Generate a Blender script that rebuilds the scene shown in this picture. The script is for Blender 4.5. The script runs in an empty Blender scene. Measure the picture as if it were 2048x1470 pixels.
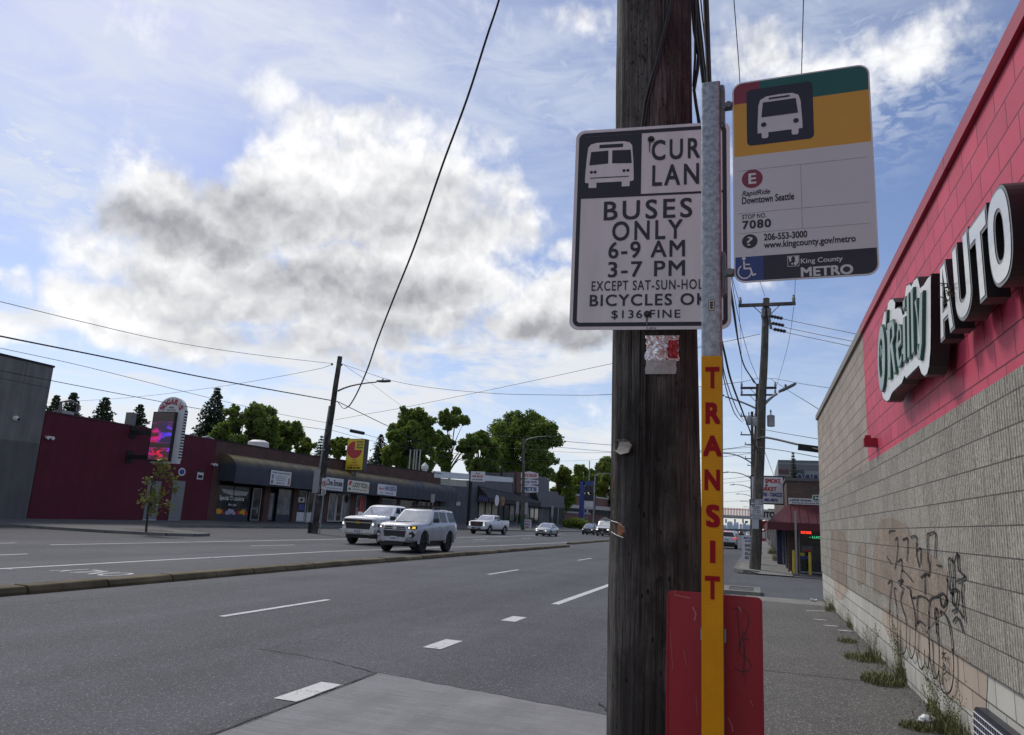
import bpy, bmesh, math, random
from mathutils import Vector, Matrix
import numpy as np
C = bpy.context.scene.collection
rnd = random.Random(7)
PI = math.pi
# ------------------------------------------------------------------ camera
SRC_W, SRC_H, F = 2048.0, 1470.0, 1470.0
CAM_H = 1.65
_fy = Vector((1516 - 1024, 1064 - 735, F)).normalized()        # street direction seen from the lens
_uz = Vector((376, -7130, (7130 * 329 - 376 * 492) / F)).normalized()
_ux = _fy.cross(_uz).normalized()
ROT = Matrix((_ux, _fy, _uz))                                   # lens (right, down, forward) -> world
EYE = Vector((0, 0, CAM_H))
cam_data = bpy.data.cameras.new("camera")
cam = bpy.data.objects.new("camera", cam_data)
C.objects.link(cam)
cam_data.sensor_fit = 'HORIZONTAL'
cam_data.sensor_width = 36.0
cam_data.lens = 36.0 * F / SRC_W
cam_data.clip_start = 0.05
cam_data.clip_end = 20000
_r = ROT @ Vector((1, 0, 0)); _u = ROT @ Vector((0, -1, 0)); _b = ROT @ Vector((0, 0, -1))
cam.matrix_world = Matrix(((_r.x, _u.x, _b.x, 0), (_r.y, _u.y, _b.y, 0), (_r.z, _u.z, _b.z, CAM_H), (0, 0, 0, 1)))
bpy.context.scene.camera = cam
# ------------------------------------------------------------------ light and exposure
SUN_AZ, SUN_EL = math.radians(-55), math.radians(48)            # azimuth from +Y towards +X
sc = bpy.context.scene
sc.view_settings.view_transform = 'Standard'
sc.view_settings.look = 'None'
sc.view_settings.exposure = 0.12
sc.view_settings.gamma = 1.0
sc.view_settings.use_curve_mapping = False
sc.cycles.max_bounces = 6
sc.cycles.diffuse_bounces = 3
sc.cycles.transparent_max_bounces = 6
sc.cycles.use_denoising = True
sun_d = bpy.data.lights.new("sun", 'SUN')
sun_d.energy = 1.9
sun_d.angle = math.radians(14)
sun_d.color = (1.0, 0.95, 0.87)
sun = bpy.data.objects.new("sun", sun_d)
C.objects.link(sun)
_sd = Vector((math.sin(SUN_AZ) * math.cos(SUN_EL), math.cos(SUN_AZ) * math.cos(SUN_EL), math.sin(SUN_EL)))
sun.rotation_euler = _sd.to_track_quat('Z', 'Y').to_euler()
sun.location = (0, 0, 60)
# ------------------------------------------------------------------ projections used to survey the photograph
def ray(px, py): return ROT @ Vector((px - 1024, py - 735, F))
def G(px, py, z=0.0):
 r = ray(px, py); return EYE + r * ((z - CAM_H) / r.z)
def PX(px, py, X):
 r = ray(px, py); return EYE + r * (X / r.x)
def PY(px, py, Y):
 r = ray(px, py); return EYE + r * (Y / r.y)
def PN(px, py, O, n):
 r = ray(px, py); return EYE + r * ((O - EYE).dot(n) / r.dot(n))
# ------------------------------------------------------------------ world: sky with cumulus bank and high cirrus
def build_world():
 w = bpy.data.worlds.new("World"); sc.world = w; w.use_nodes = True
 nt = w.node_tree; nt.nodes.clear(); N = nt.nodes.new; L = nt.links.new
 out = N('ShaderNodeOutputWorld')
 tc = N('ShaderNodeTexCoord')
 D = tc.outputs['Generated']
 def math_(op, a, b=None, c=None, clamp=False):
  n = N('ShaderNodeMath'); n.operation = op; n.use_clamp = clamp
  for i, v in enumerate((a, b, c)):
   if v is None: continue
   if isinstance(v, (int, float)): n.inputs[i].default_value = v
   else: L(v, n.inputs[i])
  return n.outputs[0]
 def maprange(v, a, b, c=0.0, d=1.0, smooth=True):
  n = N('ShaderNodeMapRange'); n.interpolation_type = 'SMOOTHSTEP' if smooth else 'LINEAR'
  L(v, n.inputs[0])
  for i, x in enumerate((a, b, c, d)): n.inputs[i + 1].default_value = x
  return n.outputs[0]
 sep = N('ShaderNodeSeparateXYZ'); L(D, sep.inputs[0])
 az = math_('ARCTAN2', sep.outputs[0], sep.outputs[1])
 el = math_('ARCSINE', sep.outputs[2])
 comb = N('ShaderNodeCombineXYZ'); L(az, comb.inputs[0]); L(el, comb.inputs[1])
 AE = comb.outputs[0]
 def noise(scale, detail=6, rough=0.55, vec=None, stretch=(1, 1, 1), loc=(0, 0, 0), dist=0.0, rot=0.0):
  mp = N('ShaderNodeMapping'); L(vec if vec is not None else AE, mp.inputs[0])
  mp.inputs['Scale'].default_value = stretch; mp.inputs['Location'].default_value = loc
  mp.inputs['Rotation'].default_value = (0, 0, rot)
  n = N('ShaderNodeTexNoise'); L(mp.outputs[0], n.inputs['Vector'])
  n.inputs['Scale'].default_value = scale; n.inputs['Detail'].default_value = detail
  n.inputs['Roughness'].default_value = rough; n.inputs['Distortion'].default_value = dist
  return n.outputs[0]
 # warp the direction a little so that cloud banks get ragged outlines
 wn = N('ShaderNodeTexNoise'); L(AE, wn.inputs['Vector']); wn.inputs['Scale'].default_value = 7
 wn.inputs['Detail'].default_value = 5; wn.inputs['Roughness'].default_value = 0.6
 wv = N('ShaderNodeVectorMath'); wv.operation = 'MULTIPLY_ADD'
 L(wn.outputs['Color'], wv.inputs[0]); wv.inputs[1].default_value = (0.16, 0.12, 0); wv.inputs[2].default_value = (-0.08, -0.06, 0)
 wa = N('ShaderNodeVectorMath'); wa.operation = 'ADD'; L(AE, wa.inputs[0]); L(wv.outputs[0], wa.inputs[1])
 WAE = wa.outputs[0]
 def blob(px, py, rx, ry, amp=1.0, vec=None):
  d = ray(px, py).normalized(); a0, e0 = math.atan2(d.x, d.y), math.asin(d.z)
  d2 = ray(px + rx, py).normalized(); d3 = ray(px, py - ry).normalized()
  sa = max(0.01, math.hypot(math.atan2(d2.x, d2.y) - a0, 0)); se = max(0.01, abs(math.asin(d3.z) - e0))
  s = N('ShaderNodeVectorMath'); s.operation = 'SUBTRACT'; L(vec if vec is not None else WAE, s.inputs[0]); s.inputs[1].default_value = (a0, e0, 0)
  m = N('ShaderNodeVectorMath'); m.operation = 'MULTIPLY'; L(s.outputs[0], m.inputs[0]); m.inputs[1].default_value = (1 / sa, 1 / se, 1)
  ln = N('ShaderNodeVectorMath'); ln.operation = 'LENGTH'; L(m.outputs[0], ln.inputs[0])
  return maprange(ln.outputs['Value'], 1.35, 0.25, 0.0, amp)
 def blobs(lst, mode='ADD'):
  acc = None
  for b in lst:
   v = blob(*b)
   acc = v if acc is None else math_('MAXIMUM', acc, v)
  return acc
 fine = noise(10, 10, 0.62, dist=0.25)
 fine_up = noise(10, 10, 0.62, dist=0.25, loc=(0.10, -0.22, 0))
 def puff(scale, up=0.0, loc=(0, 0, 0)):
  mp = N('ShaderNodeMapping'); L(PV, mp.inputs[0]); mp.inputs['Location'].default_value = (loc[0] + up * .35, loc[1] - up, 0)
  n = N('ShaderNodeTexVoronoi'); n.feature = 'F1'; n.normalize = True; L(mp.outputs[0], n.inputs['Vector'])
  n.inputs['Scale'].default_value = scale; n.inputs['Detail'].default_value = 3; n.inputs['Roughness'].default_value = .55; n.inputs['Lacunarity'].default_value = 2.3
  return math_('SUBTRACT', 1.0, n.outputs['Distance'])
 # directions bent by turbulence, so that the billows are not round
 tn = N('ShaderNodeTexNoise'); L(AE, tn.inputs['Vector']); tn.inputs['Scale'].default_value = 16; tn.inputs['Detail'].default_value = 7; tn.inputs['Roughness'].default_value = .65
 tv = N('ShaderNodeVectorMath'); tv.operation = 'MULTIPLY_ADD'; L(tn.outputs['Color'], tv.inputs[0]); tv.inputs[1].default_value = (.055, .045, 0); tv.inputs[2].default_value = (-.027, -.022, 0)
 ta = N('ShaderNodeVectorMath'); ta.operation = 'ADD'; L(AE, ta.inputs[0]); L(tv.outputs[0], ta.inputs[1]); PV = ta.outputs[0]
 pf = puff(7.5); pf_up = puff(7.5, .016)
 broad = noise(4.2, 7, 0.58, loc=(3, 1, 0), stretch=(1, 1.5, 1))
 wisp = noise(5.5, 9, 0.66, stretch=(1.0, 3.6, 1), loc=(0.4, 2, 0), rot=0.5, dist=0.6)
 ripple = noise(30, 6, 0.62, stretch=(1, 2.4, 1), rot=-0.45, dist=0.7)
 cu = blobs([(320, 420, 140, 130, .95), (450, 430, 150, 130, .95), (600, 390, 180, 160, 1.05), (780, 400, 210, 170, 1.0), (950, 420, 170, 140, .85),
    (640, 250, 130, 120, .66), (760, 250, 140, 100, .62), (860, 280, 90, 80, .55), (560, 190, 120, 80, .5), (970, 300, 80, 70, .42), (440, 560, 300, 110, 1.0), (760, 580, 320, 120, 1.0), (960, 560, 150, 90, .75), (300, 640, 220, 80, .8),
    (1130, 630, 160, 100, 1.1), (600, 680, 380, 50, .62), (1000, 700, 260, 40, .45), (1130, 500, 70, 50, .5),
    (1650, 190, 170, 90, .45), (1860, 70, 200, 100, .62), (1480, 130, 110, 130, .6), (1470, 300, 50, 100, .4), (1200, 30, 130, 60, .4), (1500, 560, 50, 40, .35),
    (1900, -200, 500, 180, .9), (300, -500, 1200, 260, .75), (30, 600, 80, 40, .4), (60, 690, 160, 40, .45)])
 cu = math_('ADD', cu, math_('ADD', math_('MULTIPLY', math_('SUBTRACT', fine, 0.5), 1.1), math_('MULTIPLY', math_('SUBTRACT', pf, 0.66), 1.7)))
 cu = math_('ADD', cu, math_('MULTIPLY', math_('SUBTRACT', broad, 0.5), 0.7))
 cumask = maprange(cu, 0.22, 0.80)
 strat = maprange(noise(5.2, 9, 0.62, stretch=(1, 3.6, 1), loc=(7, 3, 0), dist=0.3), 0.43, 0.60)
 stband = math_('MULTIPLY', maprange(el, 0.02, 0.07), maprange(el, 0.36, 0.22))
 stmask = math_('MULTIPLY', math_('MULTIPLY', strat, stband), maprange(az, 0.05, -0.15, 0.2, 0.9))
 # clouds all round, away from the part of the sky in the picture
 allround = maprange(math_('ADD', noise(2.4, 8, 0.6, vec=D, stretch=(1, 1, 2)), math_('MULTIPLY', el, 0.06)), 0.5, 0.66)
 away = maprange(math_('ABSOLUTE', math_('ADD', az, 0.28)), 0.75, 1.1)
 cumask = math_('MAXIMUM', cumask, math_('MULTIPLY', allround, away))
 # high veil
 ci = blobs([(480, 60, 640, 190, .95), (80, 330, 230, 150, .9), (950, 160, 520, 220, .72), (150, 420, 200, 120, .6), (1500, 60, 500, 180, .6), (150, 150, 330, 170, .8), (1150, 300, 300, 240, .45),
    (700, -350, 1500, 330, .9)])
 lowhaze = maprange(el, 0.34, -0.02, 0.0, 0.48)
 cim = math_('MULTIPLY', ci, maprange(wisp, 0.26, 0.68, 0.22, 1.0))
 cim2 = math_('MULTIPLY', blobs([(60, 340, 260, 150, 1.0), (150, 420, 160, 90, .8), (1100, 180, 420, 160, .6), (1700, 150, 300, 200, .6)]), maprange(ripple, 0.40, 0.62))
 veil = math_('MAXIMUM', math_('MULTIPLY', cim, 0.9), math_('MULTIPLY', cim2, 0.85), clamp=True)
 # shaded bases of the cumulus, and relief on their lit shoulders
 gr = blobs([(300, 450, 130, 70, .8), (420, 465, 140, 56, .74), (560, 430, 180, 76, .78), (720, 430, 190, 76, .62), (880, 420, 120, 60, .36), (620, 560, 240, 66, .68), (790, 570, 140, 70, .8), (480, 610, 270, 60, .5), (900, 560, 100, 56, .66),
    (760, 640, 310, 54, .55), (1160, 668, 135, 52, 1.0), (640, 700, 300, 40, .5), (500, 755, 260, 35, .5), (870, 720, 200, 36, .5)])
 relief = math_('ADD', math_('MULTIPLY', math_('SUBTRACT', fine_up, fine), .7), math_('MULTIPLY', math_('SUBTRACT', pf_up, pf), 3.4))
 body = math_('MULTIPLY', math_('SUBTRACT', noise(5.5, 8, .6, loc=(5, 5, 0), dist=.4), 0.5), .8)
 shade = maprange(math_('ADD', math_('ADD', gr, body), relief), -0.22, 1.08, smooth=False)
 sky = N('ShaderNodeTexSky'); sky.sky_type = 'NISHITA'; sky.sun_disc = False
 sky.sun_elevation = SUN_EL; sky.sun_rotation = SUN_AZ; sky.air_density = 1.0; sky.dust_density = 0.6; sky.ozone_density = 2.5
 bg = N('ShaderNodeBackground'); tint = N('ShaderNodeMix'); tint.data_type = 'RGBA'; tint.blend_type = 'MULTIPLY'; tint.inputs[0].default_value = 1; L(sky.outputs[0], tint.inputs[6]); tint.inputs[7].default_value = (.98, .92, 1.0, 1)
 L(tint.outputs[2], bg.inputs[0]); bg.inputs[1].default_value = SKY_STRENGTH
 def bgc(col, s):
  b = N('ShaderNodeBackground')
  if isinstance(col, tuple): b.inputs[0].default_value = (*col, 1)
  else: L(col, b.inputs[0])
  b.inputs[1].default_value = s; return b.outputs[0]
 def mixs(f, a, b):
  m = N('ShaderNodeMixShader'); L(f, m.inputs[0]); L(a, m.inputs[1]); L(b, m.inputs[2]); return m.outputs[0]
 cc = N('ShaderNodeMix'); cc.data_type = 'RGBA'; L(shade, cc.inputs[0])
 cc.inputs[6].default_value = (9.5, 9.5, 9.6, 1); cc.inputs[7].default_value = (3.5, 3.6, 3.9, 1)
 s1 = mixs(lowhaze, bg.outputs[0], bgc((6.5, 7.4, 8.4), 0.1))
 s2 = mixs(veil, s1, bgc((6.9, 7.4, 8.2), 0.1))
 s2 = mixs(stmask, s2, bgc((7.6, 7.75, 8.0), 0.1))
 s3 = mixs(cumask, s2, bgc(cc.outputs[2], 0.1))
 L(s3, out.inputs[0])
SKY_STRENGTH = 0.11
build_world()
# ------------------------------------------------------------------ helpers
def lin(*c):
 return tuple(((x / 255) / 12.92 if x / 255 <= 0.04045 else ((x / 255 + 0.055) / 1.055) ** 2.4) for x in c)
_mats = {}
def M(name, col=(.5, .5, .5), rough=.7, metal=0., var=.12, scale=6., bump=0., bscale=40., coat=0., spec=.5, emit=None, estr=0., space='Object', stretch=(1, 1, 1), col2=None, trans=0.):
 if name in _mats: return _mats[name]
 m = bpy.data.materials.new(name); m.use_nodes = True; nt = m.node_tree; N = nt.nodes.new; L = nt.links.new
 b = nt.nodes['Principled BSDF']
 b.inputs['Roughness'].default_value = rough; b.inputs['Metallic'].default_value = metal
 b.inputs['Specular IOR Level'].default_value = spec
 if coat: b.inputs['Coat Weight'].default_value = coat; b.inputs['Coat Roughness'].default_value = .04
 if emit: b.inputs['Emission Color'].default_value = (*emit, 1); b.inputs['Emission Strength'].default_value = estr
 b.inputs['Base Color'].default_value = (*col, 1)
 if var or bump:
  if space == 'World':
   src = N('ShaderNodeNewGeometry').outputs['Position']
  else:
   src = N('ShaderNodeTexCoord').outputs['Object']
  mp = N('ShaderNodeMapping'); L(src, mp.inputs[0]); mp.inputs['Scale'].default_value = stretch
 if var:
  n = N('ShaderNodeTexNoise'); L(mp.outputs[0], n.inputs['Vector']); n.inputs['Scale'].default_value = scale
  n.inputs['Detail'].default_value = 6; n.inputs['Roughness'].default_value = .6
  r = N('ShaderNodeMapRange'); L(n.outputs[0], r.inputs[0]); r.inputs[1].default_value = .25; r.inputs[2].default_value = .75
  mx = N('ShaderNodeMix'); mx.data_type = 'RGBA'; L(r.outputs[0], mx.inputs[0])
  c2 = col2 if col2 else tuple(min(1, c * (1 + var)) for c in col)
  c1 = col if col2 else tuple(c * (1 - var) for c in col)
  mx.inputs[6].default_value = (*c1, 1); mx.inputs[7].default_value = (*c2, 1)
  L(mx.outputs[2], b.inputs['Base Color'])
  rr = N('ShaderNodeMapRange'); L(n.outputs[0], rr.inputs[0]); rr.inputs[1].default_value = .2; rr.inputs[2].default_value = .8
  rr.inputs[3].default_value = max(0, rough - .08); rr.inputs[4].default_value = min(1, rough + .08); L(rr.outputs[0], b.inputs['Roughness'])
 if bump:
  n2 = N('ShaderNodeTexNoise'); L(mp.outputs[0], n2.inputs['Vector']); n2.inputs['Scale'].default_value = bscale; n2.inputs['Detail'].default_value = 5
  bp = N('ShaderNodeBump'); L(n2.outputs[0], bp.inputs['Height']); bp.inputs['Strength'].default_value = bump; bp.inputs['Distance'].default_value = .02
  L(bp.outputs[0], b.inputs['Normal'])
 _mats[name] = m
 return m
class MB:
 """collects shapes of one part into one mesh; self.T is the current placement"""
 def __init__(s, *mats):
  s.v = []; s.f = []; s.fm = []; s.mats = list(mats); s.m = 0; s.T = Matrix()
 def use(s, mat):
  if mat not in s.mats: s.mats.append(mat)
  s.m = s.mats.index(mat); return s
 def add(s, vs, fs):
  o = len(s.v)
  s.v += [tuple(s.T @ Vector(p)) for p in vs]
  s.f += [tuple(i + o for i in f) for f in fs]; s.fm += [s.m] * len(fs)
  return s
 def quad(s, a, b, c, d): return s.add([a, b, c, d], [(0, 1, 2, 3)])
 def poly(s, pts): return s.add(pts, [tuple(range(len(pts)))])
 def box(s, c, sz, rz=0., rx=0., ry=0.):
  R = Matrix.Rotation(rz, 3, 'Z') @ Matrix.Rotation(ry, 3, 'Y') @ Matrix.Rotation(rx, 3, 'X')
  vs = [tuple(Vector(c) + R @ Vector((x * sz[0] / 2, y * sz[1] / 2, z * sz[2] / 2))) for x in (-1, 1) for y in (-1, 1) for z in (-1, 1)]
  return s.add(vs, [(0, 1, 3, 2), (4, 6, 7, 5), (0, 4, 5, 1), (2, 3, 7, 6), (0, 2, 6, 4), (1, 5, 7, 3)])
 def bb(s, x0, y0, z0, x1, y1, z1): return s.box(((x0 + x1) / 2, (y0 + y1) / 2, (z0 + z1) / 2), (abs(x1 - x0), abs(y1 - y0), abs(z1 - z0)))
 def prism(s, pts, d0, d1, axis='y'):
  """polygon pts (a,b) extruded from d0 to d1 along axis; for 'y' (a,b)=(x,z), 'x' (a,b)=(y,z), 'z' (a,b)=(x,y)"""
  def P(a, b, d): return (a, d, b) if axis == 'y' else ((d, a, b) if axis == 'x' else (a, b, d))
  n = len(pts)
  vs = [P(a, b, d0) for a, b in pts] + [P(a, b, d1) for a, b in pts]
  fs = [tuple(range(n)), tuple(range(2 * n - 1, n - 1, -1))] + [(i, (i + 1) % n, n + (i + 1) % n, n + i) for i in range(n)]
  return s.add(vs, fs)
 def ring(s, outer, inner, d0, d1, axis='y'):
  """frame between two outlines with the same number of points"""
  def P(a, b, d): return (a, d, b) if axis == 'y' else ((d, a, b) if axis == 'x' else (a, b, d))
  n = len(outer)
  vs = [P(a, b, d) for d in (d0, d1) for pts in (outer, inner) for a, b in pts]
  fs = []
  for i in range(n):
   j = (i + 1) % n
   fs += [(i, j, n + j, n + i), (2 * n + i, 3 * n + i, 3 * n + j, 2 * n + j), (i, 2 * n + i, 2 * n + j, j), (n + i, n + j, 3 * n + j, 3 * n + i)]
  return s.add(vs, fs)
 def tube(s, pts, r, n=8, caps=True):
  pts = [Vector(p) for p in pts]; rs = r if isinstance(r, (list, tuple)) else [r] * len(pts)
  vs = []; fs = []; up = None
  for i, p in enumerate(pts):
   t = (pts[min(i + 1, len(pts) - 1)] - pts[max(i - 1, 0)]).normalized()
   if up is None:
    up = t.orthogonal().normalized()
   up = (up - t * up.dot(t)).normalized() if (up - t * up.dot(t)).length > 1e-6 else t.orthogonal().normalized()
   sd = t.cross(up)
   for k in range(n):
    a = 2 * PI * k / n; vs.append(tuple(p + (up * math.cos(a) + sd * math.sin(a)) * rs[i]))
  for i in range(len(pts) - 1):
   for k in range(n):
    fs.append((i * n + k, i * n + (k + 1) % n, (i + 1) * n + (k + 1) % n, (i + 1) * n + k))
  if caps:
   fs += [tuple(range(n - 1, -1, -1)), tuple((len(pts) - 1) * n + k for k in range(n))]
  return s.add(vs, fs)
 def lathe(s, prof, n=16, c=(0, 0, 0), axis='z'):
  vs = []; fs = []
  for r, h in prof:
   for k in range(n):
    a = 2 * PI * k / n; x, y = r * math.cos(a), r * math.sin(a)
    q = (x, y, h) if axis == 'z' else ((x, h, y) if axis == 'y' else (h, x, y))
    vs.append((q[0] + c[0], q[1] + c[1], q[2] + c[2]))
  for i in range(len(prof) - 1):
   for k in range(n): fs.append((i * n + k, i * n + (k + 1) % n, (i + 1) * n + (k + 1) % n, (i + 1) * n + k))
  fs += [tuple(range(n - 1, -1, -1)), tuple((len(prof) - 1) * n + k for k in range(n))]
  return s.add(vs, fs)
 def disc(s, c, r, d=0., n=20, axis='y', ry=None):
  ry = ry or r
  pts = [(c[0] + r * math.cos(2 * PI * k / n), c[1] + ry * math.sin(2 * PI * k / n)) for k in range(n)]
  def P(a, b): return (a, d, b) if axis == 'y' else ((d, a, b) if axis == 'x' else (a, b, d))
  return s.poly([P(a, b) for a, b in pts])
 def flat(s, pts, d, axis='y'):
  def P(a, b): return (a, d, b) if axis == 'y' else ((d, a, b) if axis == 'x' else (a, b, d))
  return s.poly([P(a, b) for a, b in pts])
 def stroke(s, pts, w, d, axis='y'):
  """a flat painted line of width w through pts (a,b)"""
  for k in range(len(pts) - 1):
   a = Vector(pts[k]); b = Vector(pts[k + 1])
   if (b - a).length < 1e-6: continue
   t = (b - a).normalized(); nn = Vector((-t.y, t.x)) * (w / 2); e = t * (w * .3)
   s.flat([tuple(a - e + nn), tuple(a - e - nn), tuple(b + e - nn), tuple(b + e + nn)], d + 0.0001 * (k % 3), axis)
  return s
 def text(s, body, box, d=0., axis='y', bold=0.0, shear=0., flip=False, extrude=0., spacing=1.0):
  """lettering fitted into box (a0,b0,a1,b1) on the plane at depth d"""
  vs, fs = glyphs(body, bold, shear, extrude, spacing)
  x0 = min(v[0] for v in vs); x1 = max(v[0] for v in vs); y0 = min(v[1] for v in vs); y1 = max(v[1] for v in vs)
  a0, b0, a1, b1 = box
  def P(a, b, c):
   return (a, d - c, b) if axis == 'y' else ((d + c, a, b) if axis == 'x' else (a, b, d + c))
  out = []
  for x, y, z in vs:
   t = (x - x0) / max(1e-6, x1 - x0)
   a = a1 - t * (a1 - a0) if flip else a0 + t * (a1 - a0)
   out.append(P(a, b0 + (y - y0) / max(1e-6, y1 - y0) * (b1 - b0), z))
  return s.add(out, fs)
 def build(s, name, parent=None, smooth=None, loc=(0, 0, 0), rz=0., **tags):
  me = bpy.data.meshes.new(name); me.from_pydata(s.v, [], s.f)
  for m in s.mats: me.materials.append(m)
  me.polygons.foreach_set('material_index', s.fm)
  if smooth is not None:
   me.polygons.foreach_set('use_smooth', [True] * len(me.polygons))
   me.set_sharp_from_angle(angle=math.radians(smooth))
  me.update()
  o = bpy.data.objects.new(name, me); C.objects.link(o)
  o.location = loc; o.rotation_euler = (0, 0, rz)
  if parent: o.parent = parent
  for k, v in tags.items():
   if v: o[{'cat': 'category'}.get(k, k)] = v
  return o
_gl = {}
def glyphs(body, bold=0., shear=0., extrude=0., spacing=1.0):
 key = (body, bold, shear, extrude, spacing)
 if key in _gl: return _gl[key]
 cu = bpy.data.curves.new('lettering', 'FONT'); cu.body = body; cu.size = 1; cu.offset = bold if extrude else 0; cu.shear = shear
 cu.extrude = extrude; cu.resolution_u = 4; cu.space_character = spacing; cu.fill_mode = 'FRONT' if not extrude else 'BOTH'
 ob = bpy.data.objects.new('lettering', cu); C.objects.link(ob)
 dg = bpy.context.evaluated_depsgraph_get(); dg.update()
 me = bpy.data.meshes.new_from_object(ob.evaluated_get(dg))
 vs = [tuple(v.co) for v in me.vertices]; fs = [tuple(p.vertices) for p in me.polygons]
 bpy.data.objects.remove(ob); bpy.data.curves.remove(cu); bpy.data.meshes.remove(me)
 if bold and not extrude:                       # heavier strokes: the outline laid down again, slightly shifted
  n = len(vs); base = list(vs); bf = list(fs)
  for k, (dx, dy) in enumerate(((1, 1), (-1, 1), (1, -1), (-1, -1))):
   vs += [(x + dx * bold, y + dy * bold, z + .00004 * (k + 1)) for x, y, z in base]
   fs += [tuple(i + n * (k + 1) for i in f) for f in bf]
 _gl[key] = (vs, fs); return vs, fs
def thing(name, label, cat, loc=(0, 0, 0), rz=0., group=None):
 o = bpy.data.objects.new(name, None); C.objects.link(o); o.empty_display_size = .2
 o.location = loc; o.rotation_euler = (0, 0, rz); o['label'] = label; o['category'] = cat
 if group: o['group'] = group
 return o
def kids(o): return [c for c in bpy.data.objects if c.parent is o]
def dup(root, loc, rz=None, label=None, group=None, scale=None):
 def cp(o, par):
  c = o.copy(); C.objects.link(c)
  if par: c.parent = par
  for ch in kids(o): cp(ch, c)
  return c
 r = cp(root, None); r.location = loc
 if rz is not None: r.rotation_euler = (0, 0, rz)
 if label: r['label'] = label
 if group: r['group'] = group
 if scale: r.scale = scale
 return r
def rrect(x0, z0, x1, z1, r, n=5):
 pts = []
 for cx, cz, a0 in ((x1 - r, z1 - r, 0), (x0 + r, z1 - r, PI / 2), (x0 + r, z0 + r, PI), (x1 - r, z0 + r, 3 * PI / 2)):
  for k in range(n + 1):
   a = a0 + PI / 2 * k / n; pts.append((cx + r * math.cos(a), cz + r * math.sin(a)))
 return pts
def sag(a, b, s, n=14):
 a = Vector(a); b = Vector(b)
 return [tuple(a.lerp(b, k / n) - Vector((0, 0, 4 * s * (k / n) * (1 - k / n)))) for k in range(n + 1)]
# ------------------------------------------------------------------ surfaces of the setting
def nodes_mat(name):
 m = bpy.data.materials.new(name); m.use_nodes = True
 nt = m.node_tree
 return m, nt, nt.nodes.new, nt.links.new, nt.nodes['Principled BSDF']
def nz(nt, vec, scale, detail=5, rough=.6, stretch=None, dist=0.):
 N = nt.nodes.new; L = nt.links.new
 if stretch:
  mp = N('ShaderNodeMapping'); L(vec, mp.inputs[0]); mp.inputs['Scale'].default_value = stretch; vec = mp.outputs[0]
 n = N('ShaderNodeTexNoise'); L(vec, n.inputs['Vector']); n.inputs['Scale'].default_value = scale
 n.inputs['Detail'].default_value = detail; n.inputs['Roughness'].default_value = rough; n.inputs['Distortion'].default_value = dist
 return n.outputs[0]
def rmp(nt, v, a, b, c=0., d=1.):
 n = nt.nodes.new('ShaderNodeMapRange'); nt.links.new(v, n.inputs[0])
 for i, x in enumerate((a, b, c, d)): n.inputs[i + 1].default_value = x
 return n.outputs[0]
def mixc(nt, f, a, b, blend='MIX'):
 n = nt.nodes.new('ShaderNodeMix'); n.data_type = 'RGBA'; n.blend_type = blend
 for v, i in ((f, 0), (a, 6), (b, 7)):
  if isinstance(v, tuple): n.inputs[i].default_value = (*v, 1)
  elif isinstance(v, (int, float)): n.inputs[i].default_value = v
  else: nt.links.new(v, n.inputs[i])
 return n.outputs[2]
def mth(nt, op, a, b=0., c=0.):
 n = nt.nodes.new('ShaderNodeMath'); n.operation = op
 for i, v in enumerate((a, b, c)):
  if isinstance(v, (int, float)): n.inputs[i].default_value = v
  else: nt.links.new(v, n.inputs[i])
 return n.outputs[0]
def bump(nt, b, h, strength, dist=.01):
 n = nt.nodes.new('ShaderNodeBump'); nt.links.new(h, n.inputs['Height']); n.inputs['Strength'].default_value = strength; n.inputs['Distance'].default_value = dist
 nt.links.new(n.outputs[0], b.inputs['Normal'])
def asphalt(name, col, warm=(.0, .0, .0), speck=1.0, streak=.2):
 m, nt, N, L, b = nodes_mat(name)
 P = N('ShaderNodeNewGeometry').outputs['Position']
 vo = N('ShaderNodeTexVoronoi'); L(P, vo.inputs['Vector']); vo.inputs['Scale'].default_value = 95; vo.inputs['Randomness'].default_value = 1
 sepc = N('ShaderNodeSeparateColor'); L(vo.outputs['Color'], sepc.inputs[0])
 agg = rmp(nt, sepc.outputs[0], .0, 1., 1 - .42 * speck, 1 + .42 * speck)
 lightstone = rmp(nt, sepc.outputs[1], .955, .96, 0, .9 * speck)
 big = nz(nt, P, .35, 6, .62)
 trk = nz(nt, P, 1.0, 5, .6, stretch=(.55, .03, 1))
 med = nz(nt, P, 3.5, 6, .7)
 v = mth(nt, 'MULTIPLY', rmp(nt, big, .25, .75, .74, 1.2), rmp(nt, trk, .3, .7, 1 - streak, 1 + streak))
 v = mth(nt, 'MULTIPLY', v, rmp(nt, med, .25, .75, .9, 1.1))
 oil = mth(nt, 'MULTIPLY', rmp(nt, nz(nt, P, .8, 5, .7, stretch=(1, .35, 1)), .60, .72), rmp(nt, nz(nt, P, 4, 4, .7), .4, .6)); v = mth(nt, 'MULTIPLY', v, rmp(nt, oil, 0, 1, 1, .72))
 v = mth(nt, 'MULTIPLY', v, agg)
 hs = N('ShaderNodeVectorMath'); hs.operation = 'SCALE'; hs.inputs[0].default_value = col; L(v, hs.inputs['Scale'])
 c = mixc(nt, lightstone, hs.outputs[0], tuple(min(.4, x * 3.4) for x in col))
 L(c, b.inputs['Base Color'])
 b.inputs['Roughness'].default_value = .82; b.inputs['Specular IOR Level'].default_value = .35
 bump(nt, b, mth(nt, 'ADD', vo.outputs['Distance'], mth(nt, 'MULTIPLY', med, .3)), .55, .006)
 return m
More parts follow.
